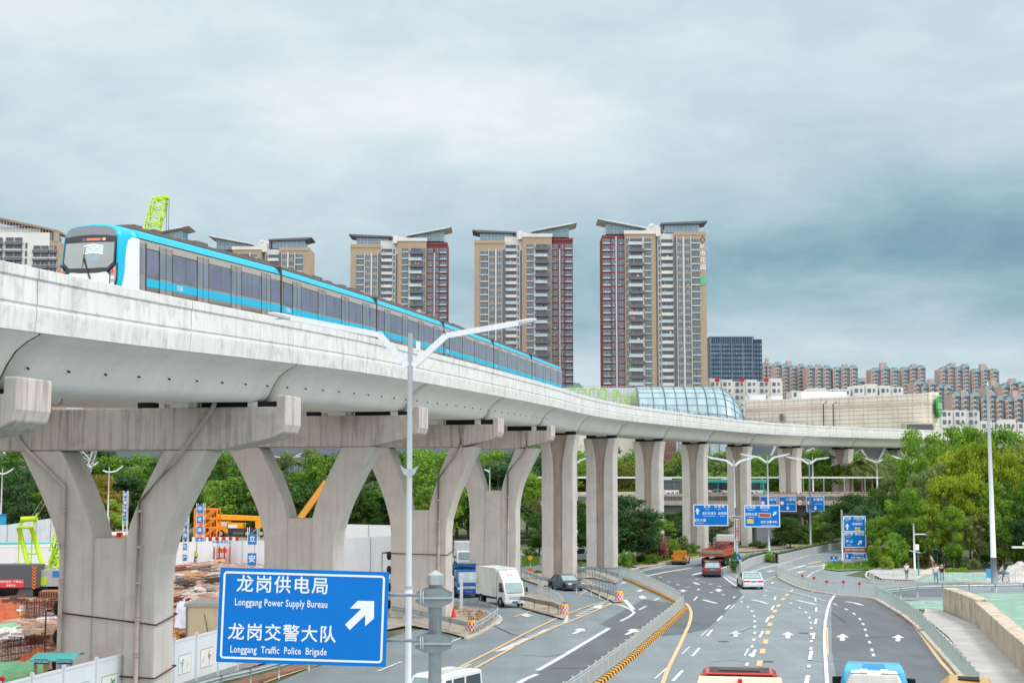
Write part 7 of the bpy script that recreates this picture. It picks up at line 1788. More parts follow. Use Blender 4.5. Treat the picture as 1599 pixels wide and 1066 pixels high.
p = G(595, 900); truck('pale truck with dark bundled load beside the forked pier', 'truck', p, R(175), 1.15, 'c9d4d6', 5.6, 1.9, 2.1, 'bed', mat('bed_pale', 'b8bcbc', .6), 1.9, .9, name='light_truck')
q = p + Vector((.8, -.3, 1.4)); mb = MB(); rg = random.Random(8)
for i in range(14): mb.tube([q + Vector((rg.uniform(-1.2, 1.2), rg.uniform(-.6, .6), rg.uniform(0, .5))), q + Vector((rg.uniform(-1.2, 1.2), rg.uniform(-.6, .6), rg.uniform(.1, .9)))], .22, 7)
tag(mb.build('bundle', BLACK), 'dark bundles piled on the pale truck beside the forked pier', 'bundle')
# bus and cars up on the flyover
zf0 = H + (755 - 776) * 230 / F
def bus(label, x0, x1, d, col, z):
 k = S(d); L = (x1 - x0) * k; t = thing('city_bus', label, 'bus', (((x0 + x1) / 2 - CX) * k, d, z)); w = 1.15; Hh = 3.05; pm = paint('paint_' + col, col); wl = paint('bus_white', 'dfe6e6')
 bx(t, 'body', wl, -L / 2, L / 2, -w, w, .35, 1.35, .05); bx(t, 'window_band', mat('bus_glass', '26343a', .1, var=.3, scale=1, spec=.9), -L / 2 + .03, L / 2 - .03, -w + .02, w - .02, 1.35, 2.55); bx(t, 'roof', pm, -L / 2, L / 2, -w, w, 2.55, Hh, .1)
 bx(t, 'front', pm, L / 2 - .55, L / 2 + .06, -w - .01, w + .01, .35, Hh, .1); bx(t, 'windscreen', GLASSD, L / 2 - .3, L / 2 + .075, -w - .03, w - .2, 1.5, 2.5)
 for i in range(6): x = -L / 2 + .8 + i * (L - 1.6) / 5; bx(t, 'window_pillar', pm if i % 2 else DGREY, x - .05, x + .05, -w - .01, w + .01, 1.35, 2.55)
 for x in (-L / 2 + 2, L / 2 - 2.2):
  for s in (1, -1): wheel(t, x, s * (w - .1), .45)
 bx(t, 'roof_unit', wl, -1.8, 1.2, -.7, .7, Hh + .002, Hh + .25)
bus('turquoise and white city bus on the flyover between two columns', 1094, 1192, 231.5, '2fb8a8', zf0 - .2)
bus('dark green bus on the flyover left of the fourth straight column', 1010, 1062, 233.5, '2d4a44', zf0 - .2)
k = S(228); car('white car on the flyover in front of the turquoise bus', 'sedan', 4.3, 1.8, 1.35, 'e4e8ea', Vector(((1115 - CX) * k, 228, zf0 + .12)), pi, .85)
# white van, red, blue and yellow lorries right below the camera
p = G(683, 1098); p2 = p
def van():
 t = thing('minivan', 'white minivan cut by the bottom edge below the big blue sign', 'van', G(692, 1120), R(-118)); t.scale = (.95,) * 3; pm = paint('van_white', 'e6e8e6'); L, w, Hh = 4.1, .85, 1.95
 mb = MB(); mb.prism([(-L / 2, .35), (-L / 2 + .02, 1.1), (-L / 2 + .15, Hh - .06), (-L / 2 + .4, Hh), (L / 2 - 1.15, Hh), (L / 2 - .85, Hh - .08), (L / 2 - .2, 1.05), (L / 2, .8), (L / 2, .3)], -w, w); b = mb.build('body', pm, t, fix=True, bevel=.08)
 mb = MB(); mb.hexa([(L / 2 - .215, -w * .84, 1.1), (L / 2 - .215, w * .84, 1.1), (L / 2 - .3, w * .84, 1.1), (L / 2 - .3, -w * .84, 1.1)], [(L / 2 - .80, -w * .8, Hh - .12), (L / 2 - .80, w * .8, Hh - .12), (L / 2 - .9, w * .8, Hh - .12), (L / 2 - .9, -w * .8, Hh - .12)]); mb.build('windscreen', VGLL, b, fix=True)
 for s in (1, -1):
  for x0, x1, x2, x3 in ((L / 2 - 1.35, L / 2 - .45, L / 2 - .85, L / 2 - 1.3), (-.35, .6, .58, -.33), (-L / 2 + .25, -.5, -.5, -L / 2 + .35)):
   y0, y1 = sorted((s * w * .99, s * (w + .012))); mb = MB(); mb.prism([(x0, 1.12), (x1, 1.12), (x2, Hh - .2), (x3, Hh - .2)], y0, y1); mb.build('side_window', VGL, b, fix=True)
  y0, y1 = sorted((s * w, s * (w + .2))); bx(t, 'mirror', BLACK, L / 2 - .6, L / 2 - .45, y0, y1, 1.1, 1.35); y0, y1 = sorted((s * w * .5, s * w * .95)); bx(t, 'headlight', HEADL, L / 2 - .1, L / 2 + .02, y0, y1, .6, .8)
  for x in (-L / 2 + .8, L / 2 - .75): wheel(t, x, s * (w - .08), .3)
 bx(b, 'roof_rib', pm, -1.6, .7, -.5, -.44, Hh, Hh + .02); bx(b, 'roof_rib', pm, -1.6, .7, .44, .5, Hh, Hh + .02); bx(t, 'bumper', DGREY, L / 2 - .1, L / 2 + .08, -w, w, .3, .5)
 mb = MB(); mb.bar((L / 2 - .22, -.1, 1.16), (L / 2 - .28, .5, 1.22), .02); mb.build('wiper', BLACK, b)
van()
def lorry_red():
 d = 46.5; k = S(d); X = (1149 - CX) * k; t = thing('cargo_lorry', 'red lorry with cream-topped tailboard driving away at the bottom edge', 'lorry', (X, d, 0), R(81.2)); w = 66 * k; rd = paint('lorry_red', 'c0281c'); cr = mat('cream_board', 'e6cdb4', .7, var=.06, scale=2, streak=.3)
 zt_ = zz(1053, k)
 bx(t, 'tailboard', rd, -.1, 0, -w, w, .9, zt_ - .22, .02)
 mb = MB(); mb.hexa([(-.16, -w, zt_ - .26), (.04, -w, zt_ - .26), (.04, w, zt_ - .26), (-.16, w, zt_ - .26)], [(.05, -w * .95, zt_ + .02), (.3, -w * .95, zt_ + .05), (.3, w * .95, zt_ + .05), (.05, w * .95, zt_ + .02)]); mb.build('cream_top_rail', cr, t)
 bx(t, 'centre_latch', rd, -.2, .02, -.06, .06, zt_ - .3, zt_ + .03)
 for s in (1, -1): y0, y1 = sorted((s * w, s * (w - .08))); bx(t, 'bed_side', rd, 0, 5.4, y0, y1, .9, zt_ - .5)
 bx(t, 'bed_floor', mat('bed_dark', '3a2220', .8, var=.2), 0, 5.4, -w + .1, w - .1, .9, 1.0)
 zc = zz(1043.5, S(d + 5.4))
 mb = MB(); prof = []; hw = 62 * S(d + 5.4)
 outer = [(-hw, 1.4), (-hw, zc - .45), (-hw * .93, zc - .12), (-hw * .8, zc), (hw * .8, zc), (hw * .93, zc - .12), (hw, zc - .45), (hw, 1.4)]
 mb.prism(outer, 5.5, 7.3, axis='x'); c = mb.build('cab', rd, t, fix=True, bevel=.05)
 inner = [(-hw * .9, zc - .9), (-hw * .92, zc - .45), (-hw * .86, zc - .16), (-hw * .76, zc - .07), (hw * .76, zc - .07), (hw * .86, zc - .16), (hw * .92, zc - .45), (hw * .9, zc - .9)]
 mb = MB(); mb.prism(inner, 5.44, 5.52, axis='x'); mb.build('rear_window', mat('cab_interior_shade', '3b1416', .4, var=.3, scale=3), c, fix=True)
 mb = MB(); mb.box(5.62, 7.05, -hw * .74, hw * .74, zc - .02, zc + .012); mb.build('roof_shade_panel', mat('cab_interior_shade', '3b1416'), c)  # dark panel on the roof, shade of an open interior put into its colour
 mb = MB(); mb.box(5.9, 6.7, -hw * .5, hw * .5, zc, zc + .05); mb.build('roof_vent', DGREY, c)
 for y in (-hw * .42, hw * .42): mb = MB(); mb.lathe([(0, 5.38), (.1, 5.38), (.13, 5.43), (.13, 5.46)], 12, axis='x', c=(0, y, zc - .26)); mb.build('work_lamp', HEADL, c)
 for s in (1, -1):
  for x in (1.2, 2.3, 6.4): wheel(t, x, s * (w - .25), .48, .35)
  y0, y1 = sorted((s * w * .6, s * w * .9)); bx(t, 'taillight', TAILL, -.16, -.1, y0, y1, .95, 1.15)
lorry_red()
def lorry_blue():
 d = 47; k = S(d); X = (1355 - CX) * k; t = thing('tractor_lorry', 'light blue lorry cab with white vented box behind it at the bottom edge', 'lorry', (X, d, 0), R(76.5)); w = 47 * k; bl = paint('lorry_blue', '3fa8d0'); wh = mat('unit_white', 'e2e2de', .55, var=.05, scale=2, streak=.2)
 zt_ = zz(1045, k); w2 = 44 * k
 mb = MB(); mb.prism([(-w2 * 1.05, 1.2), (-w2 * 1.0, zt_ - .5), (-w2 * .78, zt_), (w2 * .78, zt_), (w2 * 1.0, zt_ - .5), (w2 * 1.05, 1.2)], 0, 1.0, axis='x'); b = mb.build('vent_box', wh, t, fix=True, bevel=.05)
 for s in (1, -1):
  y0, y1 = sorted((s * w2 * .12, s * w2 * .72)); v = bx(b, 'vent_panel', wh, -.02, 0, y0, y1, zt_ - 1.0, zt_ - .42)
  for i in range(9):
   y = y0 + .04 + i * (y1 - y0 - .06) / 9; bx(v, 'vent_slot', BLACK, -.03, -.018, y, y + (y1 - y0) / 18, zt_ - .95, zt_ - .48)
  bx(b, 'roof_pad', wh, .1, .9, s * w2 * .35 - .12, s * w2 * .35 + .12, zt_ + .0, zt_ + .05)
  bx(b, 'roof_slot', DGREY, .02, .06, s * w2 * .55 - .3, s * w2 * .55 + .3, zt_ - .0, zt_ + .012)
 zb = zz(1028, S(d + 2.2)); mb = MB()
 secs = []
 for x, ww, top in ((1.25, 1.06, zb - .55), (1.4, 1.1, zb - .15), (1.9, 1.02, zb), (2.6, 1.0, zb), (3.2, .98, zb - .5), (3.5, .96, zb - 1.0)):
  h = w * ww; secs.append([(x, -h, 1.1), (x, -h, top - .35), (x, -h * .9, top), (x, h * .9, top), (x, h, top - .35), (x, h, 1.1)])
 mb.loft(secs); c = mb.build('cab', bl, t, fix=True, bevel=.06)
 mb = MB(); mb.hexa([(1.28, -w * .45, zb - .33), (1.28, w * .45, zb - .33), (1.7, w * .34, zb - .02), (1.7, -w * .34, zb - .02)], [(1.2, -w * .45, zb - .25), (1.2, w * .45, zb - .25), (1.66, w * .34, zb + .04), (1.66, -w * .34, zb + .04)]); mb.build('spoiler_recess', paint('lorry_blue_dark', '1f86b8'), c, fix=True)
 for s in (1, -1):
  y0, y1 = sorted((s * (w * 1.04), s * (w * 1.04 + .34))); bx(t, 'mirror', BLACK, 2.3, 2.45, y0, y1, zb - 1.1, zb - .5, .03); bx(t, 'mirror_arm', BLACK, 2.3, 2.36, min(s * w, s * (w + .2)), max(s * w, s * (w + .2)), zb - .56, zb - .5)
  for x in (-.3, 2.4): wheel(t, x, s * (w - .2), .5, .32)
 bx(t, 'chassis', DGREY, -2.5, 2.8, -.5, .5, .6, 1.0)
lorry_blue()
def lorry_yellow():
 d = 45; k = S(d); X = (1496 - CX) * k; t = thing('cargo_lorry', 'yellow lorry, only its roof showing at the bottom right', 'lorry', (X, d, 0), R(73)); w = 40 * k; ym = paint('lorry_yellow', 'e2a93a'); z = zz(1062, k)
 mb = MB(); mb.prism([(-w, 1.0), (-w, z - .2), (-w * .85, z), (w * .6, z + .06), (w, z - .2), (w, 1.0)], 0, 2.2, axis='x'); c = mb.build('cab', ym, t, fix=True, bevel=.06)
 bx(c, 'roof_hatch', BLACK, .8, 1.6, -w * .5, w * .3, z + .0, z + .08)
 for s in (1, -1):
  for x in (.5, 4.0): wheel(t, x - 2.4, s * (w - .2), .48, .3)
 bx(t, 'bed', ym, -3.6, -.1, -w, w, .9, 1.6); bx(c, 'rear_window', VGL, -.02, 0, -w * .7, w * .7, z - .9, z - .35)
lorry_yellow()

# ======================= PEOPLE =======================
def skin_mesh(name, verts, edges, radii, m, parent, sub=1, root=0):
 me = bpy.data.meshes.new(name); me.from_pydata(verts, edges, []); me.materials.append(m)
 if not me.skin_vertices:
  o = bpy.data.objects.new(name, me); COL.objects.link(o)
  md = o.modifiers.new('skin', 'SKIN')
  bm = bmesh.new(); bm.from_mesh(me); lay = bm.verts.layers.skin.verify()
  for v, r in zip(bm.verts, radii): v[lay].radius = (r, r) if not isinstance(r, tuple) else r; v[lay].use_root = False
  bm.verts.ensure_lookup_table(); bm.verts[root][lay].use_root = True; bm.to_mesh(me); bm.free()
 md.use_smooth_shade = True
 sb = o.modifiers.new('smooth', 'SUBSURF'); sb.levels = sub; sb.render_levels = sub
 o.parent = parent; return o
SKIN = mat('skin', 'c49478', .6, var=.04); HAIR = mat('hair', '1b1614', .7, var=.1)
def person(label, loc, yaw, shirt, trouser, step=.25, bend=0.0, h=1.7, seat=None, bag=None, hat=None):
 """faces local +y before turning by yaw"""
 t = thing('person', label, 'person', loc, yaw); s = h / 1.7; t.scale = (s,) * 3
 hipz = .92 if seat is None else seat; b = bend; V = lambda x, y, z: (x, y, z)
 def up(z, x=0, y=0):     # torso point above the hip, leaning forward by bend
  dz = z; return (x, y + sin(b) * dz, hipz + cos(b) * dz)
 pel = (0, 0, hipz); ch = up(.28); sh = up(.48); nk = up(.56); hd = up(.68, 0, .01); ht = up(.76, 0, .01)
 vs = [pel, up(.14), ch, sh, nk, hd, ht]; ed = [(0, 1), (1, 2), (2, 3), (3, 4), (4, 5), (5, 6)]; ra = [(.15, .11), (.135, .10), (.16, .11), (.13, .09), .055, .092, .075]
 legs = {}
 for sd, ph in ((1, 1), (-1, -1)):
  fy = step * ph; kx = .1 * sd
  if seat is None: hip = (kx, 0, hipz - .04); kn = (kx, fy * .6 + .04, .50); an = (kx, fy - (.06 if fy < 0 else 0), .085 + (.05 if fy < 0 else 0)); to = (kx, an[1] + .14, .04)
  else: hip = (kx, 0, hipz - .02); kn = (kx * 1.2, .38, hipz - .10 + .12 * ph); an = (kx * 1.1, .22, .22 + .14 * ph); to = (kx * 1.1, .38, .18 + .14 * ph)
  legs[sd] = (hip, kn, an, to); n = len(vs); vs += [hip, kn, an, to]; ed += [(0, n), (n, n + 1), (n + 1, n + 2), (n + 2, n + 3)]; ra += [.095, .062, .042, .035]
 arms = {}
 for sd, ph in ((1, -1), (-1, 1)):
  shp_ = up(.46, .19 * sd); el = up(.20, .25 * sd, .10 * ph * (step > .1)); wr = up(-.02, .25 * sd, .20 * ph * (step > .1) + .08)
  if seat is not None: el = up(.26, .24 * sd, .16); wr = up(.16, .2 * sd, .40)
  arms[sd] = (shp_, el, wr); hn = (wr[0], wr[1] + .03, wr[2] - .09); n = len(vs); vs += [shp_, el, wr, hn]; ed += [(3, n), (n, n + 1), (n + 1, n + 2), (n + 2, n + 3)]; ra += [.058, .042, .03, .036]
  for f_ in range(5):
   off = (-.03 + f_ * .018) if f_ < 4 else -.045; ln = (.055, .07, .075, .06, .045)[f_]; m_ = len(vs)
   vs += [(hn[0], hn[1] + off, hn[2] - .03 if f_ < 4 else hn[2] + .01), (hn[0] - .012 * sd, hn[1] + off * 1.15 + (.0 if f_ < 4 else -.02), hn[2] - .03 - ln)]; ed += [(n + 3, m_), (m_, m_ + 1)]; ra += [.011, .008]
 skin_mesh('body', vs, ed, ra, SKIN, t, 2)
 top = [pel, up(.14), ch, sh, up(.52)]; te = [(0, 1), (1, 2), (2, 3), (3, 4)]; tr = [(.172, .13), (.16, .125), (.18, .13), (.15, .105), .075]
 for sd in (1, -1): n = len(top); a_ = arms[sd]; mid = tuple((p + q) / 2 for p, q in zip(a_[0], a_[1])); top += [a_[0], mid]; te += [(3, n), (n, n + 1)]; tr += [.075, .066]
 skin_mesh('shirt', top, te, tr, shirt, t, 2)
 lv = [pel]; le = []; lr = [(.168, .128)]
 for sd in (1, -1): n = len(lv); L_ = legs[sd]; lv += [L_[0], L_[1], tuple(p * .8 + q * .2 for p, q in zip(L_[2], L_[1]))]; le += [(0, n), (n, n + 1), (n + 1, n + 2)]; lr += [.112, .08, .062]
 skin_mesh('trousers', lv, le, lr, trouser, t, 2)
 for sd in (1, -1): L_ = legs[sd]; skin_mesh('shoe', [(L_[2][0], L_[2][1] - .04, L_[2][2] - .03), (L_[3][0], L_[3][1] + .02, L_[3][2])], [(0, 1)], [.05, .04], BLACK if hat is None else WHITE, t, 1)
 skin_mesh('hair', [tuple(Vector(hd) + Vector((0, -.03, .03))), tuple(Vector(ht) + Vector((0, -.015, .03)))], [(0, 1)], [.093, .085], HAIR if hat is None else hat, t, 2)
 f0 = Vector(hd); mb = MB()
 mb.box(f0.x - .012, f0.x + .012, f0.y + .085, f0.y + .115, f0.z - .035, f0.z + .01); mb.build('nose', SKIN, t)
 for x in (-.035, .035): mb = MB(); mb.box(f0.x + x - .012, f0.x + x + .012, f0.y + .08, f0.y + .094, f0.z + .01, f0.z + .025); mb.build('eye', HAIR, t)
 mb = MB(); mb.box(f0.x - .025, f0.x + .025, f0.y + .08, f0.y + .092, f0.z - .058, f0.z - .048); mb.build('mouth', mat('lips', '9a5a50', .6), t)
 for sd in (1, -1): mb = MB(); mb.cbox((f0.x + sd * .092, f0.y, f0.z), (.02, .035, .055)); mb.build('ear', SKIN, t)
 return t
SHW_ = mat('shirt_white', 'e6e9ea', .8, var=.04); JEAN = mat('jeans', '6f93ad', .85, var=.1); GREYT = mat('trousers_grey', '6d7176', .85, var=.08)
p = G(1416, 905.5); p.z = .1; person('person in white shirt and grey trousers walking alone beside the bushes', p, R(170), SHW_, GREYT, .2, 0, 1.62)
p = G(1462, 911.5); p.z = .1; person('taller person in white shirt and light jeans walking next to one in black', p, R(150), SHW_, JEAN, .12, .03, 1.82)
p = G(1471.5, 910.5); p.z = .1; person('person in black shirt and white cap walking beside one in white', p, R(150), mat('shirt_black', '1d1e22', .85), mat('shorts_blue', '8aa8c4', .85), .15, .02, 1.68, hat=WHITE)
p = G(1457, 890); p.z = .1; person('person in pale clothes leaning forward on the path behind the walking pair', p, R(60), mat('shirt_beige', 'b8a898', .85), mat('trousers_brown', '8a7466', .85), .1, .35, 1.6)
p = G(1562, 911); p.z = .1
person('person in light blue shirt riding a bicycle behind the tall pole', p + Vector((0, 0, .08)), R(-90), mat('shirt_pale_blue', 'aebfe0', .85), GREYT, .1, .45, 1.62, seat=.95)
t = thing('bicycle', 'dark bicycle under the person in the light blue shirt', 'bicycle', p, R(-90))
for y in (-.52, .52):
 mb = MB(); mb.tube([(0, y + .32 * cos(a * pi / 10), .33 + .32 * sin(a * pi / 10)) for a in range(21)], .02, 6, False); wl_ = mb.build('wheel', BLACK, t)
 mb = MB()
 for a in range(8): mb.bar((0, y, .33), (0, y + .31 * cos(a * pi / 4), .33 + .31 * sin(a * pi / 4)), .006)
 mb.build('spokes', STEEL, wl_)
mb = MB()
for a, b in (((0, -.52, .33), (0, -.12, .34)), ((0, -.12, .34), (0, -.2, .78)), ((0, -.2, .78), (0, .36, .82)), ((0, -.12, .34), (0, .36, .76)), ((0, .36, .95), (0, .52, .33)), ((0, -.52, .33), (0, -.2, .74))): mb.tube([a, b], .018, 6)
mb.build('frame', DGREY, t); mb = MB(); mb.tube([(-.25, .34, .98), (0, .36, .98), (.25, .34, .98)], .015, 6); mb.build('handlebar', BLACK, t); mb = MB(); mb.cbox((0, -.22, .86), (.14, .26, .06)); mb.build('saddle', BLACK, t)
mb = MB(); mb.box(-.2, .2, .5, .8, .75, 1.05); mb.build('basket', mat('basket_blue', '5aa7c6', .6), t)
# ======================= CONSTRUCTION SITE =======================
LIME = mat('crane_lime', 'b4dc1e', .45, var=.06); CRANEY = mat('crane_yellow', 'eda41c', .45, var=.07, scale=2); ORG = mat('stair_orange', 'f08a28', .5, var=.1, scale=2)
PANW = mat('panel_white', 'dde5ea', .55, var=.03, scale=.5, streak=.12); BLUE = mat('panel_blue', '1f7ac0', .5, var=.05); TEALR = mat('booth_teal', '58bdb8', .5, var=.06)
# ---- white hoarding with posters ----
def hoard(px):
 A, B = Vector((-18.5, 51.3)), Vector((-14.5, 71.0)); d = B - A; u = (px - CX) / F       # X = u*Y along the line
 t = (u * A.y - A.x) / (d.x - u * d.y); p = A + d * t; return Vector((p.x, p.y, 0))
hp = [-110, -62, -18, 14 + 0, 62, 110, 160, 202.5, 243.5, 279, 313, 346.5, 377, 405, 431, 455]
hp = [px for px in hp]; o0 = hoard(hp[0]); HT = 2.28
ho = thing('site_hoarding', 'long white site hoarding with framed posters along the bottom left', 'hoarding', o0)
pc = ['7fa8b8', 'c45a78', '5a5c94', 'b4b068', '3fb0a4', '6f9aa8', '4f9a70', 'c08a5a', '8a6aa0', '6aa0c0', 'b0708a', '70a870', 'a09060']
for i, (a, b) in enumerate(zip(hp, hp[1:])):
 p, q = hoard(a) - o0, hoard(b) - o0; d = (q - p).normalized(); n = Vector((d.y, -d.x, 0)); Z = Vector((0, 0, 1)); L = (q - p).length
 mb = MB(); mb.hexa([p + Z * .35 - n * .02, q + Z * .35 - n * .02, q + Z * .35 + n * .02, p + Z * .35 + n * .02], [p + Z * HT - n * .02, q + Z * HT - n * .02, q + Z * HT + n * .02, p + Z * HT + n * .02]); pn = mb.build('panel', PANW, ho, fix=True)
 mb = MB(); mb.bar(p + Z * (HT + .03), q + Z * (HT + .03), .09, .1); mb.build('top_rail', WPAINT, ho)
 mb = MB(); mb.bar(p + Z * .18, q + Z * .18, .05, .3); mb.build('base_board', mat('base_grey', '9aa2a4', .7, var=.1), ho)
 mb = MB(); mb.cbox((p.x + n.x * .05, p.y + n.y * .05, HT * .5 + .05), (.09, .09, HT + .1)); mb.cbox((p.x + n.x * .05, p.y + n.y * .05, HT + .16), (.13, .13, .12)); mb.build('post', WPAINT, ho)
 # poster: frame, sheet and a soft printed tree or flower
 x0, x1, z0, z1 = L * .22, L * .80, .72, 1.62; O = p + n * .024
 def Q(x, z, o=0.0): v = O + d * x + n * o; return Vector((v.x, v.y, z))
 if 0 <= i < 13:
  fcol = mat('poster_frame_%d' % i, pc[i % 13], .6)
  mb = MB(); mb.add([Q(x0, z0), Q(x1, z0), Q(x1, z1), Q(x0, z1)], [(0, 1, 2, 3)]); fr = mb.build('poster', fcol, pn)
  mb = MB(); mb.add([Q(x0 + .03, z0 + .03, .004), Q(x1 - .03, z0 + .03, .004), Q(x1 - .03, z1 - .03, .004), Q(x0 + .03, z1 - .03, .004)], [(0, 1, 2, 3)]); mb.build('sheet', mat('poster_sheet', 'e8eae6', .6, var=.03, scale=3), fr)
  rg = random.Random(i); mb = MB()
  cx2 = x0 + (x1 - x0) * (.3 if i % 2 else .68);
  for j in range(26):
   a = rg.uniform(0, 6.28); r = rg.random() ** .5 * .2; u, v = cx2 + r * cos(a), z0 + .55 + r * sin(a) * 1.1; s = rg.uniform(.02, .06); mb.add([Q(u + s * cos(q_), v + s * sin(q_), .008 + j * .0001) for q_ in (0, 1.2, 2.5, 3.8, 5.1)], [(0, 1, 2, 3, 4)])
  mb.add([Q(cx2 - .03, z0 + .08, .0075), Q(cx2 + .03, z0 + .08, .0075), Q(cx2 + .02, z0 + .5, .0075), Q(cx2 - .02, z0 + .5, .0075)], [(0, 1, 2, 3)])
  for j in range(4): u = x0 + (x1 - x0) * (.62 if i % 2 else .15) + j * .03; mb.add([Q(u, z0 + .25 + .07 * j, .0078), Q(u + .12, z0 + .25 + .07 * j, .0078), Q(u + .12, z0 + .28 + .07 * j, .0078), Q(u, z0 + .28 + .07 * j, .0078)], [(0, 1, 2, 3)])
  mb.build('picture', fcol, fr)
kids_r = [(202.5, 'right'), (14, 'left')]
for px, w_ in kids_r:
 p = hoard(px); mb = MB(); mb.lathe([(0, 0), (.09, .03), (.11, .09), (.09, .15), (0, .18)], 12); mb.tube([(0, 0, -.1), (0, 0, .02)], .03, 6); o = mb.build('warning_lamp', mat('lamp_red', 'd01828', .3), None, origin=(0, 0, 0)); o.location = (p.x + .12, p.y - .05, HT + .2); tag(o, 'small red warning lamp on the %s' % ('hoarding post in front of the large forked pier' if w_ == 'right' else 'hoarding post nearest the bottom left corner'), 'warning lamp')
# ---- crawler crane ----
d = 117.0; k = S(d); org = G(48, 935); org.z = 0; d = org.y; k = S(d); org.x = (48 - CX) * k
cr = thing('crawler_crane', 'lime and dark grey crawler crane with lattice boom standing in the red soil', 'crane', org)
def lx(px): return (px - 48) * k
def lz(py): return zz(py, k)
def cbx(name, m, x0, x1, y0, y1, d0, d1, par=cr, bevel=.0): mb = MB(); mb.box(lx(x0), lx(x1), d0, d1, lz(y1), lz(y0)); return mb.build(name, m, par, bevel=bevel)
cw = cbx('counterweight', mat('crane_grey', '545a60', .5, var=.06, scale=1), 3, 73, 878, 914.5, -.6, .9, bevel=.08)
hs = cbx('machine_house', mat('house_grey', 'a8adb0', .5, var=.05), 73.2, 112, 887, 912, -.2, 4.5)
cbx('lime_panel', LIME, 73.5, 83, 898, 910, -.23, 0, hs); cbx('blue_panel', BLUE, 91.5, 101, 888.5, 898, -.23, 0, hs)
bn = cbx('banner', mat('banner_red', 'd8404a', .6), 11, 50, 901, 913, -.66, -.6, cw)
mb = MB(); text_into(mb, '旋转半径内  严禁站人', Matrix.Translation((lx(30.5), -.67, lz(904.5))) @ Matrix.Rotation(pi / 2, 4, 'X'), .22); text_into(mb, '注意安全', Matrix.Translation((lx(30.5), -.67, lz(910))) @ Matrix.Rotation(pi / 2, 4, 'X'), .2); mb.build('lettering', SIGNW, bn)
for x in (62.5, 3.2):
 for j in range(7):
  mb = MB(); z = lz(880.5 + j * 5); w = 6.5 * k; mb.prism([(lx(x), z), (lx(x) + w / 2, z - .16), (lx(x) + w, z), (lx(x) + w, z - .14), (lx(x) + w / 2, z - .30), (lx(x), z - .14)], -.63, -.6); mb.build('chevron', ORANGE, cw, fix=True)
for x0, x1 in ((-22, 12), (76, 110)):
 mb = MB(); mb.prism([(lx(x0), lz(930)), (lx(x0) + .25, lz(934.5)), (lx(x1) - .25, lz(934.5)), (lx(x1), lz(928)), (lx(x1) - .2, lz(918)), (lx(x0) + .2, lz(918))], -1.4, 4.6) if 0 else mb.box(lx(x0), lx(x1), -1.2, 4.4, lz(934), lz(917)); tr_ = mb.build('track', mat('track_mud', '9a6e5a', .9, var=.3, scale=3), cr, bevel=.25)
 for j in range(9): mb = MB(); x = lx(x0 + 1 + j * 3.8); mb.box(x, x + .07, -1.26, -1.2, lz(933), lz(918)); mb.build('track_shoe', RUST, tr_)
cbx('undercarriage', mat('under_grey', '5a5c60', .7, var=.1), 33, 63, 915, 930, -.4, 3.5)
mb = MB(); mb.lathe([(0, -.5), (.9, -.5), (1.0, -.2), (1.0, .5), (0, .5)], 20, axis='y', c=(lx(24), 0, 1.0)); mb.build('drive_drum', BLACK, cr)
cbx('slew_ring', BLACK, 20, 85, 912.5, 917, -.2, 3)
for (a, b, r) in (((31.5, 823), (48, 879), .20), ((51.5, 823), (70, 879), .20), ((32, 823), (32.5, 878), .05), ((52.5, 823), (52.5, 878), .06), ((31, 822.5), (54, 822.5), .12), ((35, 810), (60, 809), .22), ((47, 863), (63, 863), .06), ((35, 811), (33, 822), .08), ((57, 811), (53, 823), .08), ((56, 809), (60, 800), .09)):
 mb = MB(); mb.tube([(lx(a[0]), .6, lz(a[1])), (lx(b[0]), .6, lz(b[1]))], r, 8); mb.build('a_frame', LIME, cr)
for a, b in (((56, 809), (150, 640)), ((48, 809), (140, 640))): mb = MB(); mb.tube([(lx(a[0]), .8, lz(a[1])), (lx(b[0]), 2.5, lz(b[1]))], .03, 5); mb.build('pendant_rope', STEELD, cr)
def lattice(par, a, b, w, n, m, r=.06, name='boom_section'):
 mb = MB(); d = (b - a); L = d.length; d.normalize(); x = d.cross(Vector((0, 1, 0))).normalized(); y = x.cross(d).normalized(); C = [x * w / 2 * i + y * w / 2 * j for i, j in ((1, 1), (-1, 1), (-1, -1), (1, -1))]
 for c in C: mb.tube([a + c, b + c], r, 5)
 for i in range(n):
  p, q = a + d * L * i / n, a + d * L * (i + 1) / n
  for j in range(4): c0, c1 = C[j], C[(j + 1) % 4]; mb.tube([p + (c0 if i % 2 else c1), q + (c1 if i % 2 else c0)], r * .6, 4); mb.tube([q + c0, q + c1], r * .6, 4)
 return mb.build(name, m, par)
base = Vector((lx(84), 1.2, lz(886))); tip = Vector((lx(224), 4.0, lz(291)))
pts = [base.lerp(tip, f) for f in (0, .04, .22, .42, .68, .995)]
for i, (w, m) in enumerate(((.7, LIME), (1.15, LIME), (1.15, STEEL), (1.15, STEEL), (1.15, LIME))): lattice(cr, pts[i], pts[i + 1], w, [2, 8, 9, 9, 14][i], m, .075)
mb = MB(); e = tip; pp = pts[-1]; mb.bar(e + Vector((-.5, 0, -.1)), e + Vector((.7, 0, .15)), .35, .3); mb.lathe([(0, -.3), (.2, -.3), (.2, .3), (0, .3)], 14, axis='y', c=tuple(e + Vector((.45, 0, .1)))); mb.lathe([(0, -.3), (.15, -.3), (.15, .3), (0, .3)], 14, axis='y', c=tuple(e + Vector((-.15, 0, .1)))); mb.build('boom_head', LIME, cr)
for x in (.55, .75): mb = MB(); mb.tube([e + Vector((x, 0, 0)), Vector((e.x + x, e.y, 12))], .025, 5); mb.build('hoist_rope', DGREY, cr)
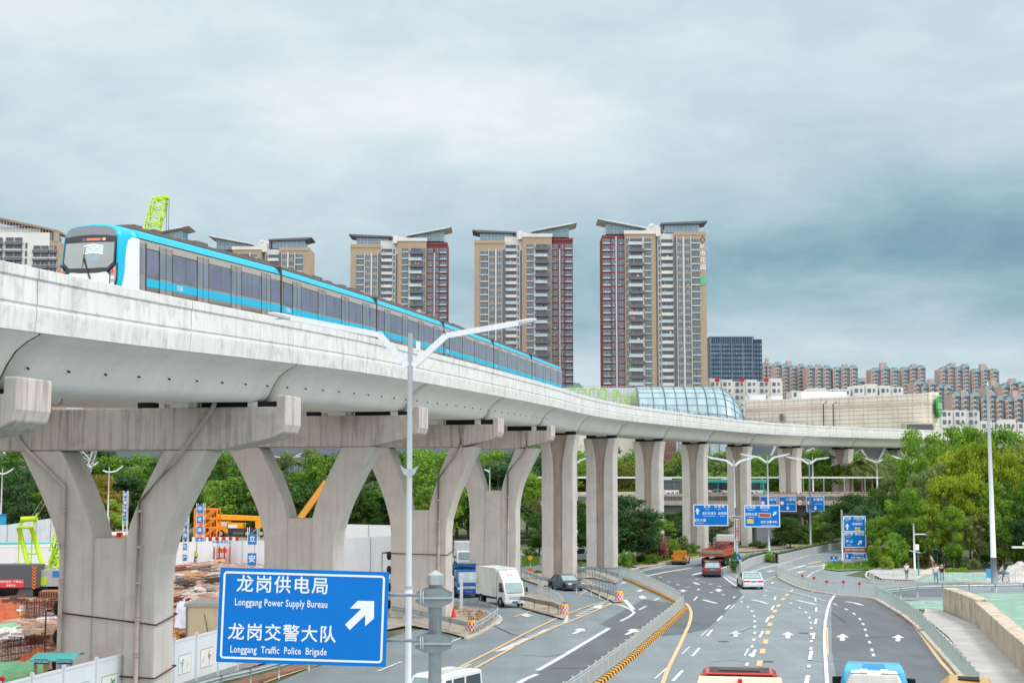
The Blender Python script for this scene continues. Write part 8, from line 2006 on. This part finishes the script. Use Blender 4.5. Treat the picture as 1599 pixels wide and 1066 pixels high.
lattice(cr, Vector((lx(80), 1.4, lz(880))), Vector((lx(103), 2, lz(832))), .5, 6, LIME, .05, 'mast'); lattice(cr, Vector((lx(76), 1.8, lz(878))), Vector((lx(96), 2.2, lz(812))), .3, 8, LIME, .04, 'mast'); lattice(cr, Vector((lx(92), 2.4, lz(884))), Vector((lx(110), 2.6, lz(850))), .6, 5, LIME, .06, 'mast')
# second far boom, hydraulic, orange
org2 = G(462, 868); k2 = S(org2.y); t = thing('mobile_crane', 'orange hydraulic crane boom slanting up in the big-sign pier fork', 'crane', org2)
mb = MB(); f2 = lambda x, y: ((x - 462) * k2, 0, zz(y, k2)); mb.bar(f2(468, 808), f2(508, 752), .7, .8); mb.build('boom', mat('boom_orange', 'd99a3c', .5, var=.08), t); mb = MB(); mb.bar(f2(508, 752), f2(522, 727), .35, .4); mb.build('boom_tip', DGREY, t)
mb = MB(); mb.box(-3, 1.2, -1, 1.3, .9, 2.6); mb.build('deck_body', CRANEY, t); mb = MB(); mb.bar((-.4, 0, 2.5), f2(468, 808), .7, .8); mb.build('boom_base', mat('boom_orange', 'd99a3c'), t)
for x in (-2.4, -1, .6):
 for s in (1, -1): wheel(t, x, s * 1.1, .5, .3)
# yellow mobile crane on the left
org3 = G(380, 862); d3 = org3.y; k3 = S(d3); org3.x = (380 - CX) * k3; z3 = 9.5 - (836 - 755) * k3
t = thing('truck_crane', 'yellow truck crane with lowered boom parked behind the white site wall', 'crane', org3); X3 = lambda px: (px - 380) * k3; Z3 = lambda py: zz(py, k3)
mb = MB(); mb.prism([(X3(343), Z3(802)), (X3(410), Z3(805)), (X3(412), Z3(811.5)), (X3(400), Z3(812)), (X3(343), Z3(810))], -.6, .4); mb.build('boom', CRANEY, t, fix=True, bevel=.05)
for a, m in (((346, 362, 813, 830), CRANEY), ((360, 385, 815, 823), CRANEY), ((404, 420, 812, 822), CRANEY), ((362, 420, 824, 829), DGREY), ((352, 361, 814, 820), mat('cab_glass_pale', 'c9d2d4', .2)), ((362, 376, 817.5, 822.5), WHITE)):
 mb = MB(); y0 = -1.2 - (.03 if m in (WHITE,) or m.name == 'cab_glass_pale' else 0); mb.box(X3(a[0]), X3(a[1]), y0, 1.1, Z3(a[3]), Z3(a[2])); mb.build({'crane_yellow': 'superstructure', 'dark_grey_paint': 'chassis', 'cab_glass_pale': 'cab_window', 'white_paint': 'side_panel'}[m.name], m, t)
mb = MB(); mb.box(X3(344), X3(424), -1.3, 1.5, 0, Z3(837)); mb.build('raised_platform', mat('platform_grey', 'b9b0a4', .9, var=.1), t)
for px in (392.5, 414, 352):
 mb = MB(); r = 5.3 * k3; mb.lathe([(r * .5, -.25), (r, -.25), (r, .25), (r * .5, .25)], 18, axis='y', c=(X3(px), -1.3, Z3(831))); w_ = mb.build('wheel', BLACK, t); mb = MB(); mb.lathe([(0, -.3), (r * .55, -.26)], 14, axis='y', c=(X3(px), -1.3, Z3(831))); mb.build('rim', mat('rim_green', 'a8b8a8', .5), w_)
# orange stair tower
org4 = G(327, 866); k4 = S(org4.y); org4.x = (327 - CX) * k4; t = thing('stair_tower', 'orange steel stair tower behind the white site wall', 'stair tower', org4); X4 = lambda px: (px - 327) * k4; Z4 = lambda py: zz(py, k4)
for px in (310, 323, 335, 344.5): mb = MB(); mb.bar((X4(px), -1, 0), (X4(px), -1, Z4(793)), .16); mb.bar((X4(px), 1, 0), (X4(px), 1, Z4(793)), .16); mb.build('column', ORG, t)
for py in (794, 808, 822, 838): mb = MB(); mb.box(X4(309.5), X4(345), -1.1, 1.1, Z4(py) - .1, Z4(py) + .1); mb.build('landing', ORG, t)
for i, (a, b) in enumerate(((808, 794), (822, 808), (838, 822))):
 mb = MB(); n = 8
 for j in range(n): x = X4(322) + (X4(342) - X4(322)) * j / n; z = Z4(a) + (Z4(b) - Z4(a)) * j / n; mb.box(x, x + .3, -1.15, .2, z, z + .22)
 mb.bar((X4(322), -1.2, Z4(a) + .9), (X4(342), -1.2, Z4(b) + .9), .08); mb.build('flight', ORG, t)
mb = MB(); mb.box(X4(310), X4(322), -.9, -.8, Z4(838), Z4(795)); mb.build('mesh_panel', mat('mesh_orange', 'e07a20', .6, var=.15, scale=4), t)
# blue-lettered lattice masts
def mast(px, w, y0, y1, base, plates, chars, label):
 o = G(px, base); k = S(o.y); o.x = (px - CX) * k; t = thing('lattice_mast', label, 'mast', o, 0, 'lattice masts with blue plates'); hw = w * k / 2; z1 = zz(y0, k); mb = MB()
 for sx in (-hw, hw):
  for sy in (-hw, hw): mb.bar((sx, sy, 0), (sx, sy, z1), .07)
 n = int(z1 / 1.0)
 for i in range(n): z = i * z1 / n; mb.bar((-hw, -hw, z), (hw, -hw, z + z1 / n), .04); mb.bar((-hw, -hw, z), (hw, -hw, z), .05)
 mb.build('frame', WPAINT, t)
 for i, (a, b) in enumerate(plates):
  mb = MB(); mb.box(-hw * .9, hw * .9, -hw - .08, -hw - .03, zz(b, k), zz(a, k)); p_ = mb.build('plate', BLUE, t); mb = MB(); text_into(mb, chars[i % len(chars)], Matrix.Translation((0, -hw - .09, (zz(a, k) + zz(b, k)) / 2)) @ Matrix.Rotation(pi / 2, 4, 'X'), (b - a) * k * .62); mb.build('lettering', SIGNW, p_)
mast(294.5, 7, 797, 880, 884, [(811, 821.5), (829, 839.5), (846.5, 856.5), (863.5, 873)], '安全生产', 'left lattice mast with four blue plates left of the orange stairs'); mast(317, 11, 785, 850, 874, [(787.5, 800), (805, 815.5), (821, 831.5), (837, 845)], '中铁建设', 'middle lattice mast with blue plates in front of the orange stairs')
mast(399, 15, 822, 884, 888, [(832, 848), (861, 880)], '立安', 'right lattice mast with two large blue plates beside the forked pier'); mast(200, 6, 766, 842, 862, [(768, 776), (780, 788), (792, 800), (804, 812)], '质量第一', 'slim lattice mast with blue plates inside the fork of the large pier')
# white site walls
def site_wall(pts, y_tops, label, m=PANW, name='site_wall', th=.12, joints=2.0):
 g_ = [G(*p) for p in pts]; o = g_[0].copy(); t = thing(name, label, 'wall', o)
 for i, (a, b) in enumerate(zip(g_, g_[1:])):
  ha, hb = zz(y_tops[i], S(a.y)), zz(y_tops[i + 1], S(b.y)); d = (b - a).normalized(); n = Vector((d.y, -d.x, 0)) * th / 2; A, B = a - o, b - o; Z = Vector((0, 0, 1)); mb = MB(); mb.hexa([A - n, B - n, B + n, A + n], [A - n + Z * ha, B - n + Z * hb, B + n + Z * hb, A + n + Z * ha]); mb.build('panel', m, t, fix=True)
  L = (b - a).length; j = int(L / joints)
  for q in range(j + 1): p = A.lerp(B, q / max(j, 1)); h = ha + (hb - ha) * q / max(j, 1); mb = MB(); s_ = n.normalized() * (th / 2 + .03) ; mb.cbox((p.x + s_.x, p.y + s_.y, h / 2), (.07, .07, h)); mb.build('joint', STEEL, t)
 return t
site_wall([(272, 882), (340, 880), (418, 884)], [845, 843, 842], 'white site wall inside the right half of the large pier fork'); site_wall([(0 - 40, 878), (55, 876), (130, 872)], [850, 848, 846], 'white site wall behind the crawler crane'); site_wall([(165, 872), (225, 870)], [829, 828], 'white site building wall seen in the low fork of the large pier')
site_wall([(535, 905), (620, 903)], [838, 835], 'white site wall behind the parked white truck'); site_wall([(-60, 866), (10, 864), (100, 862), (170, 862)], [822, 818, 805, 806], 'tall pale corrugated wall with dark posts at the far left', mat('pale_wall', 'c4cfd4', .7, var=.06, streak=.3), joints=1.6)
site_wall([(536, 880), (575, 879), (622, 878)], [817, 818, 819], 'tall white cabin wall with yellow mark behind the site wall', mat('cabin_wall', 'd4dadd', .6, var=.04))
o = G(-20, 868); k = S(o.y); mb = MB(); mb.box((-60 - CX) * k, (105 - CX) * k, o.y, o.y + 3, zz(851, k), zz(845.5, k)); tag(mb.build('site_shed_roof', TEALR, None), 'teal shed roof strip above the white wall behind the crane', 'shed roof')
mb = MB(); k = S(168); mb.box((-60 - CX) * k, (100 - CX) * k, 168, 171, 0, zz(851.5, k)); mb.box((-60 - CX) * k, (100 - CX) * k, 167.9, 168, zz(851, k), zz(849, k)); tag(mb.build('site_shed', PANW, None), 'white shed under the teal roof strip behind the crane', 'shed')
o = G(4, 866); o.y = 205; k = S(205); t = thing('water_tank', 'small blue container tank at the far left edge', 'tank', ((5 - CX) * k, 205, zz(819, k))); mb = MB(); mb.box(-1.2, .8, -.6, .6, 0, 1.5); mb.build('tank', mat('tank_blue', '2f9ac8', .5, var=.08), t, bevel=.05); mb = MB(); mb.box(-1.3, .9, -.7, .7, 1.5, 1.62); mb.build('lid', BLUE, t); mb = MB(); mb.box(-1.2, .8, -.6, .6, -zz(819, k), -.003); mb.build('stand', mat('stand_grey', '9aa6a8', .7), t)
# gate in the wall, orange box
o = G(351, 881.5); o.y -= .6; k = S(o.y); o.x = (351 - CX) * k; t = thing('turnstile_gate', 'red framed turnstile gate with blue header in the white site wall', 'gate', o)
for px in (-12.5, -4, 4, 12.5): mb = MB(); mb.bar((px * k, 0, 0), (px * k, 0, 29 * k), .12); mb.build('post', mat('gate_red', 'b83a4a', .5), t)
mb = MB(); mb.box(-15 * k, 15 * k, -.1, .1, 34 * k, 38 * k); hd_ = mb.build('header', BLUE, t); mb = MB(); text_into(mb, '中铁一局 安全通道', Matrix.Translation((0, -.12, 36 * k)) @ Matrix.Rotation(pi / 2, 4, 'X'), .3); mb.build('lettering', SIGNW, hd_)
for a in ((-8, 6, 3, 12, .02), (-7, 7, 19, 26, .04)): mb = MB(); mb.box(a[0] * k, a[1] * k, .05, .15, a[2] * k, a[3] * k); mb.build('orange_door', ORG, t)
for j in range(9): mb = MB(); mb.bar(((-11 + j * 2.7) * k, -.05, 0), ((-11 + j * 2.7) * k, -.05, 26 * k), .04); mb.build('bar', mat('gate_red', 'b83a4a'), t)
def small_box(px, base, w, h, name, m, label, cat, dp=1.0, lid=None):
 o = G(px, base); k = S(o.y); t = thing(name, label, cat, o); mb = MB(); mb.box(-w * k / 2, w * k / 2, -dp / 2, dp / 2, .05, h * k); mb.build('box', m, t, bevel=.04)
 mb = MB(); mb.box(-w * k / 2 - .05, w * k / 2 + .05, -dp / 2 - .05, dp / 2 + .05, h * k, h * k + .08); mb.build('lid', lid or m, t); return t
small_box(324.5, 876, 19, 13, 'orange_cabinet', ORG, 'orange cabinet in front of the white site wall', 'cabinet'); small_box(288, 1003, 10, 12, 'brick_stack', mat('brick_red', '8a3a2c', .85, var=.3, scale=8), 'red brick stack beside the cream container', 'brick stack')
# workers' yellow vests would be a few pixels: two people
p = G(321, 880); person('worker in yellow vest by the orange cabinet', p, R(160), mat('vest_yellow', 'dce63a', .7), mat('trousers_dark', '3a4250', .85), .1, 0, 1.75, hat=mat('helmet_yellow', 'f0d020', .5)); p = G(305, 881); person('worker in pale yellow vest left of the orange cabinet', p, R(200), mat('vest_yellow', 'dce63a'), mat('trousers_dark', '3a4250'), .15, .3, 1.7, hat=mat('helmet_yellow', 'f0d020'))
# cream container behind the hoarding
o = Vector(((346 - CX) * S(77), 77, 0)); k = S(77); t = thing('site_container', 'cream site container with grey roof edge half hidden by the big sign', 'container', o); mb = MB(); mb.box(-48 * k, 60 * k, 0, 2.6, 0, zz(943, k)); c = mb.build('wall', mat('container_cream', 'd9cfae', .7, var=.05, scale=1, streak=.3), t)
mb = MB(); mb.box(-51 * k, 62 * k, -.1, 2.8, zz(943, k), zz(938, k)); mb.build('roof', mat('container_roof', 'b5b5ae', .7, var=.1), t); mb = MB(); mb.box(-48.5 * k, -46 * k, -.03, .05, 0, zz(943, k)); mb.build('corner_post', STEELD, t); mb = MB(); mb.tube([(-20 * k, -.03, zz(955, k)), (-17 * k, -.03, zz(967, k)), (-14 * k, -.03, zz(985, k))], .015, 5); mb.build('crack_line', DGREY, t)
o = G(283, 1045); k = S(o.y); t = thing('yellow_railing', 'yellow pipe railing between the large pier and the cream container', 'railing', (o.x, 72, 0)); k = S(72)
for px in (-10, 0, 10): mb = MB(); mb.tube([(px * k, 0, 0), (px * k, 0, zz(981, k))], .06, 8); mb.build('post', YELLOW, t)
for py in (984, 992): mb = MB(); mb.tube([(-12 * k, 0, zz(py, k)), (12 * k, 0, zz(py, k) + .1)], .05, 8); mb.build('rail', YELLOW, t)
# guard booth
k = S(59); t = thing('tool_booth', 'small shelter with teal roof and dark blue header behind the hoarding', 'shelter', ((103 - CX) * k, 58.5, 0)); f_ = lambda px: (px - 103) * k
mb = MB(); secs = [];
for y, dz in ((-.6, 0), (-.2, .14), (.3, .2), (.9, .1)): secs.append([(f_(71), y, zz(1021, k) + dz), (f_(136), y, zz(1021, k) + dz), (f_(140), y, zz(1021, k) + dz + .05), (f_(74), y, zz(1021, k) + dz + .05)])
mb.loft(secs); mb.build('roof', TEALR, t, fix=True)
for a, b, s_ in ((79, 100, '中铁建工集团'), (114, 137, '安全文明施工')):
 mb = MB(); mb.box(f_(a), f_(b), -.58, -.52, zz(1025, k), zz(1018, k)); h_ = mb.build('header', mat('header_navy', '17466e', .5), t); mb = MB(); text_into(mb, s_, Matrix.Translation((f_((a + b) / 2), -.59, zz(1021.5, k))) @ Matrix.Rotation(pi / 2, 4, 'X'), .1); mb.build('lettering', SIGNW, h_)
for px in (80, 99, 134): mb = MB(); mb.bar((f_(px), -.5, 0), (f_(px), -.5, zz(1021, k)), .07); mb.build('post', STEELD, t)
for px in (75, 89): mb = MB(); mb.box(f_(px), f_(px) + .09, -.2, -.1, 0, zz(1028, k)); mb.build('yellow_bar', YELLOW, t)
# rebar cages standing in the soil
def rebar(p0, p1, n, hgt, label, seed=0):
 a, b = G(*p0), G(*p1); rg = random.Random(seed); o = a.copy(); t = MB(); rows_ = 3
 for r in range(rows_):
  off = Vector((0, r * .45, 0))
  for i in range(n): p = (a - o).lerp(b - o, i / n) + off; t.bar(p, p + Vector((rg.uniform(-.03, .03), 0, hgt * rg.uniform(.8, 1.05))), .022)
  for z in (.25, .6, .85): t.bar((a - o) + off + Vector((0, 0, hgt * z)), (b - o) + off + Vector((0, 0, hgt * z)), .018)
 ob = t.build('rebar_cage', RUST, None, origin=(0, 0, 0)); ob.location = o; tag(ob, label, 'rebar')
rebar((33, 972), (104, 968), 30, 1.55, 'upper rusty rebar cage left of the large pier'); rebar((-5, 1034), (66, 1024), 32, 1.2, 'lower rusty rebar cage near the bottom left', 1); rebar((40, 1010), (100, 1002), 34, .55, 'low rebar mat between the two standing cages', 2)
# sheets, soil heaps, netting, rubble
mound('orange_soil_heap', [G(-30, 975), G(34, 972), G(32, 950), G(-30, 950)], .12, .8, mat('orange_soil', 'ac5736', .95, var=.25, scale=1.5, bump=.8), 'bright orange soil heap at the left edge below the crane', 'soil heap', seed=11)
mound('white_sheet', [G(46, 974), G(110, 972), G(112, 952), G(70, 958)], .16, .2, mat('sheet_white', 'd9dbe2', .6, var=.06, scale=1.5), 'white plastic sheet behind the upper rebar cage', 'sheet', seed=12)
mound('ground_netting', [G(-40, 1078), G(80, 1056), G(74, 1034), G(-40, 1040)], .18, .3, net_mat('netting_green', '6fb284', '9a7a5a'), 'green netting over soil at the bottom left corner', 'netting', seed=13); mound('ground_netting', [G(-20, 986), G(32, 984), G(36, 978), G(-20, 978)], .2, .12, net_mat('netting_green', '6fb284', '9a7a5a'), 'thin strip of green netting below the orange soil heap', 'netting', seed=14)
mound('orange_soil_heap', [G(20, 1050), G(80, 1040), G(76, 1018), G(30, 1034)], .12, .5, mat('orange_soil', 'c4562c'), 'orange soil bank between lower rebar cage and the shelter', 'soil heap', seed=15)
mound('white_sheet', [G(80, 1008), G(104, 1006), G(106, 996), G(84, 996)], .2, .15, mat('sheet_white', 'd9dbe2'), 'small white sheet left of the large pier foot', 'sheet', seed=16); mound('white_sheet', [G(271, 985), G(297, 985), G(300, 940), G(276, 938)], .15, .7, mat('sheet_lilac', 'dcd8e6', .6, var=.1, scale=2), 'crumpled white sheets beside the cream container', 'sheet', seed=17)
def rubble(poly, n, s_, m, label, seed, cat='rubble'):
 rg = random.Random(seed); mb = MB(); a, b, c, d_ = poly
 for i in range(n):
  u, v = rg.random(), rg.random(); p = a.lerp(b, u).lerp(d_.lerp(c, u), v); r = s_ * rg.uniform(.4, 1.2)
  st = len(mb.v); mb.hexa([(-r, -r * .7, 0), (r, -r * .6, 0), (r * .8, r * .7, 0), (-r * .9, r * .6, 0)], [(-r * .6, -r * .5, r), (r * .7, -r * .4, r * .8), (r * .5, r * .5, r * .9), (-r * .5, r * .3, r * .7)]); mb.xf(Matrix.Translation((p.x, p.y, .08)) @ Matrix.Rotation(rg.uniform(0, 6), 4, 'Z'), st)
 tag(mb.build('rubble', m, None, origin=(0, 0, 0)), label, cat, kind='stuff')
rubble([G(-10, 1006), G(34, 1004), G(32, 986), G(-10, 988)], 240, .28, mat('rubble_pale', 'cfc9c4', .9, var=.2, scale=3), 'pale broken concrete rubble left of the rebar', 1); rubble([G(-40, 950), G(110, 950), G(110, 938), G(-40, 938)], 260, .22, mat('rubble_brown', '94685a', .9, var=.3, scale=3), 'brown rubble in front of the crane tracks', 2)
rubble([G(30, 1000), G(104, 996), G(104, 980), G(30, 978)], 300, .2, mat('rubble_brown', '94685a'), 'brown clods between the rebar cages', 3)
rubble([G(742, 972), G(768, 966), G(752, 956), G(712, 956)], 60, .16, mat('rubble_mixed', '9a7a60', .9, var=.5, scale=6), 'small litter on the left traffic island', 4); rubble([G(612, 962), G(700, 966), G(690, 954), G(612, 952)], 300, .16, mat('rubble_brown', '94685a'), 'brown stones at the foot of the lamp-post pier', 5)
rubble([G(1385, 948), G(1440, 990), G(1445, 985), G(1395, 944)], 60, .12, mat('rubble_brown', '94685a'), 'loose stones along the right-hand kerb', 6)
# steel stacks on the right of the large pier
rg = random.Random(21)
stk = [(285, 893, 26, 'brown steel beams stack nearest the lattice mast', 'a2786a'), (318, 895, 34, 'grey and brown plate stack in front of the gate', '8a7a72'), (300, 906, 30, 'stack of pale timber boards beside the large pier', 'c9a583'), (332, 912, 30, 'dark steel pipe stack left of the big sign', '5d5450'), (290, 920, 26, 'mixed dark steel stack low beside the large pier', '6a5a52'), (322, 926, 26, 'pale grey steel section stack next to the big sign', 'b2aaa6')]
stk += [(20, 945, 22, 'rusty steel offcuts in front of the crane track at the left', '7a5648'), (90, 948, 20, 'dark offcuts heap beside the crane track on the right', '5f4a44'), (60, 996, 34, 'long pale timbers lying between the rebar cages', 'b9a48c'), (92, 1014, 24, 'short brown timbers left of the shelter', '8a6450'), (12, 1010, 22, 'grey pipes lying on the pale rubble at the left edge', 'a8a6a4'), (340, 886, 20, 'pale plank stack right under the turnstile gate', 'cdbba4'), (280, 950, 14, 'rusty bars leaning beside the crumpled sheets', '6f3f30'), (305, 932, 17, 'white pipes bundled behind the cream container', 'd4d4d0')]
for px, py, w, lab, c in stk:
 o = G(px, py); k = S(o.y); L = w * k; mb = MB()
 for i in range(16):
  y = rg.uniform(-1.4, 1.4); z = rg.uniform(.1, .75); a = rg.uniform(-.35, .35); x = rg.uniform(-.6, .6); hl_ = L / 2 * rg.uniform(.6, 1.1); mb.bar((x - hl_ * cos(a), y - hl_ * sin(a), z), (x + hl_ * cos(a), y + hl_ * sin(a), z + rg.uniform(-.1, .25)), rg.uniform(.1, .35), rg.uniform(.06, .16))
 ob = mb.build('steel_stack', mat('stack_' + c, c, .8, var=.25, scale=2), None, origin=(0, 0, 0)); ob.location = o; tag(ob, lab, 'steel stack')
o = G(315, 922); t = thing('traffic_cone', 'small red cone among the steel stacks', 'traffic cone', o); mb = MB(); mb.lathe([(.22, 0), (.05, .8), (0, .8)], 12); mb.build('cone', mat('cone_red', 'd8301f'), t)
for i, (px, lab) in enumerate(((178, 'left'), (186, 'middle'), (193, 'right'))):
 k = S(158); t = thing('site_drum', '%s one of three bright drums in the low fork of the large pier' % lab, 'drum', ((px + 6 - CX) * k, 158, 0)); mb = MB(); mb.tube([(0, 0, 0), (0, 0, zz(834 if i != 1 else 830, k))], .35, 12); mb.build('drum', YELLOW if i != 1 else RED, t); mb = MB(); mb.tube([(0, 0, zz(842, k)), (0, 0, zz(839, k))], .37, 12); mb.build('band', WHITE, t)

# small site items
o = G(282, 876); k = S(o.y); t = thing('barrier_fence', 'red and white barrier strip showing above the white site wall', 'barrier', (o.x, o.y + 6, 0)); k = S(o.y + 6)
for i in range(14): mb = MB(); x = i * 5.2 * k; mb.box(x, x + 4.6 * k, -.04, .04, zz(844, k), zz(837, k)); mb.build('board', RED if i % 2 else WHITE, t); mb = MB(); mb.bar((x, 0, 0), (x, 0, zz(838, k)), .08); mb.build('post', STEEL, t)
for px, py, w, h, nm, m, lab, cat in ((303, 898, 7, 6, 'plastic_bin', mat('bin_green', '3f9a62', .6), 'green bin among the steel stacks', 'bin'), (281, 905, 9, 7, 'site_crate', mat('crate_blue', '2f7fb8', .6), 'blue crate at the edge of the large pier', 'crate'), (336, 901, 12, 6, 'cement_pallet', mat('bag_white', 'd8d6d0', .8, var=.1), 'pallet of white bags left of the big sign', 'pallet'),
  (28, 962, 12, 8, 'site_crate', mat('crate_yellow', 'd8b040', .6), 'yellow crate beside the orange soil heap', 'crate'), (84, 944, 9, 8, 'site_crate', mat('crate_orange', 'd87a3a', .6), 'orange crate by the right crane track', 'crate'), (330, 884, 8, 9, 'site_cabinet', mat('cabinet_grey', 'aeb4b6', .6), 'grey cabinet right of the orange cabinet', 'cabinet'),
  (182, 848, 26, 10, 'site_cabin', PANW, 'low white cabin under the drums in the large pier fork', 'cabin'), (20, 872, 30, 12, 'site_cabin', mat('cabin_blue', '5b96bd', .6), 'blue cabin behind the crawler crane counterweight', 'cabin'), (88, 874, 22, 12, 'site_cabin', PANW, 'white cabin behind the crane machine house', 'cabin'), (604, 895, 10, 22, 'site_cabinet', mat('cabinet_teal', '7fa0a6', .6), 'tall grey-teal cabinet left of the lamp-post pier', 'cabinet')):
 small_box(px, py, w, h, nm, m, lab, cat, 1.4, mat('lid_pale', 'c2c8c8', .6))
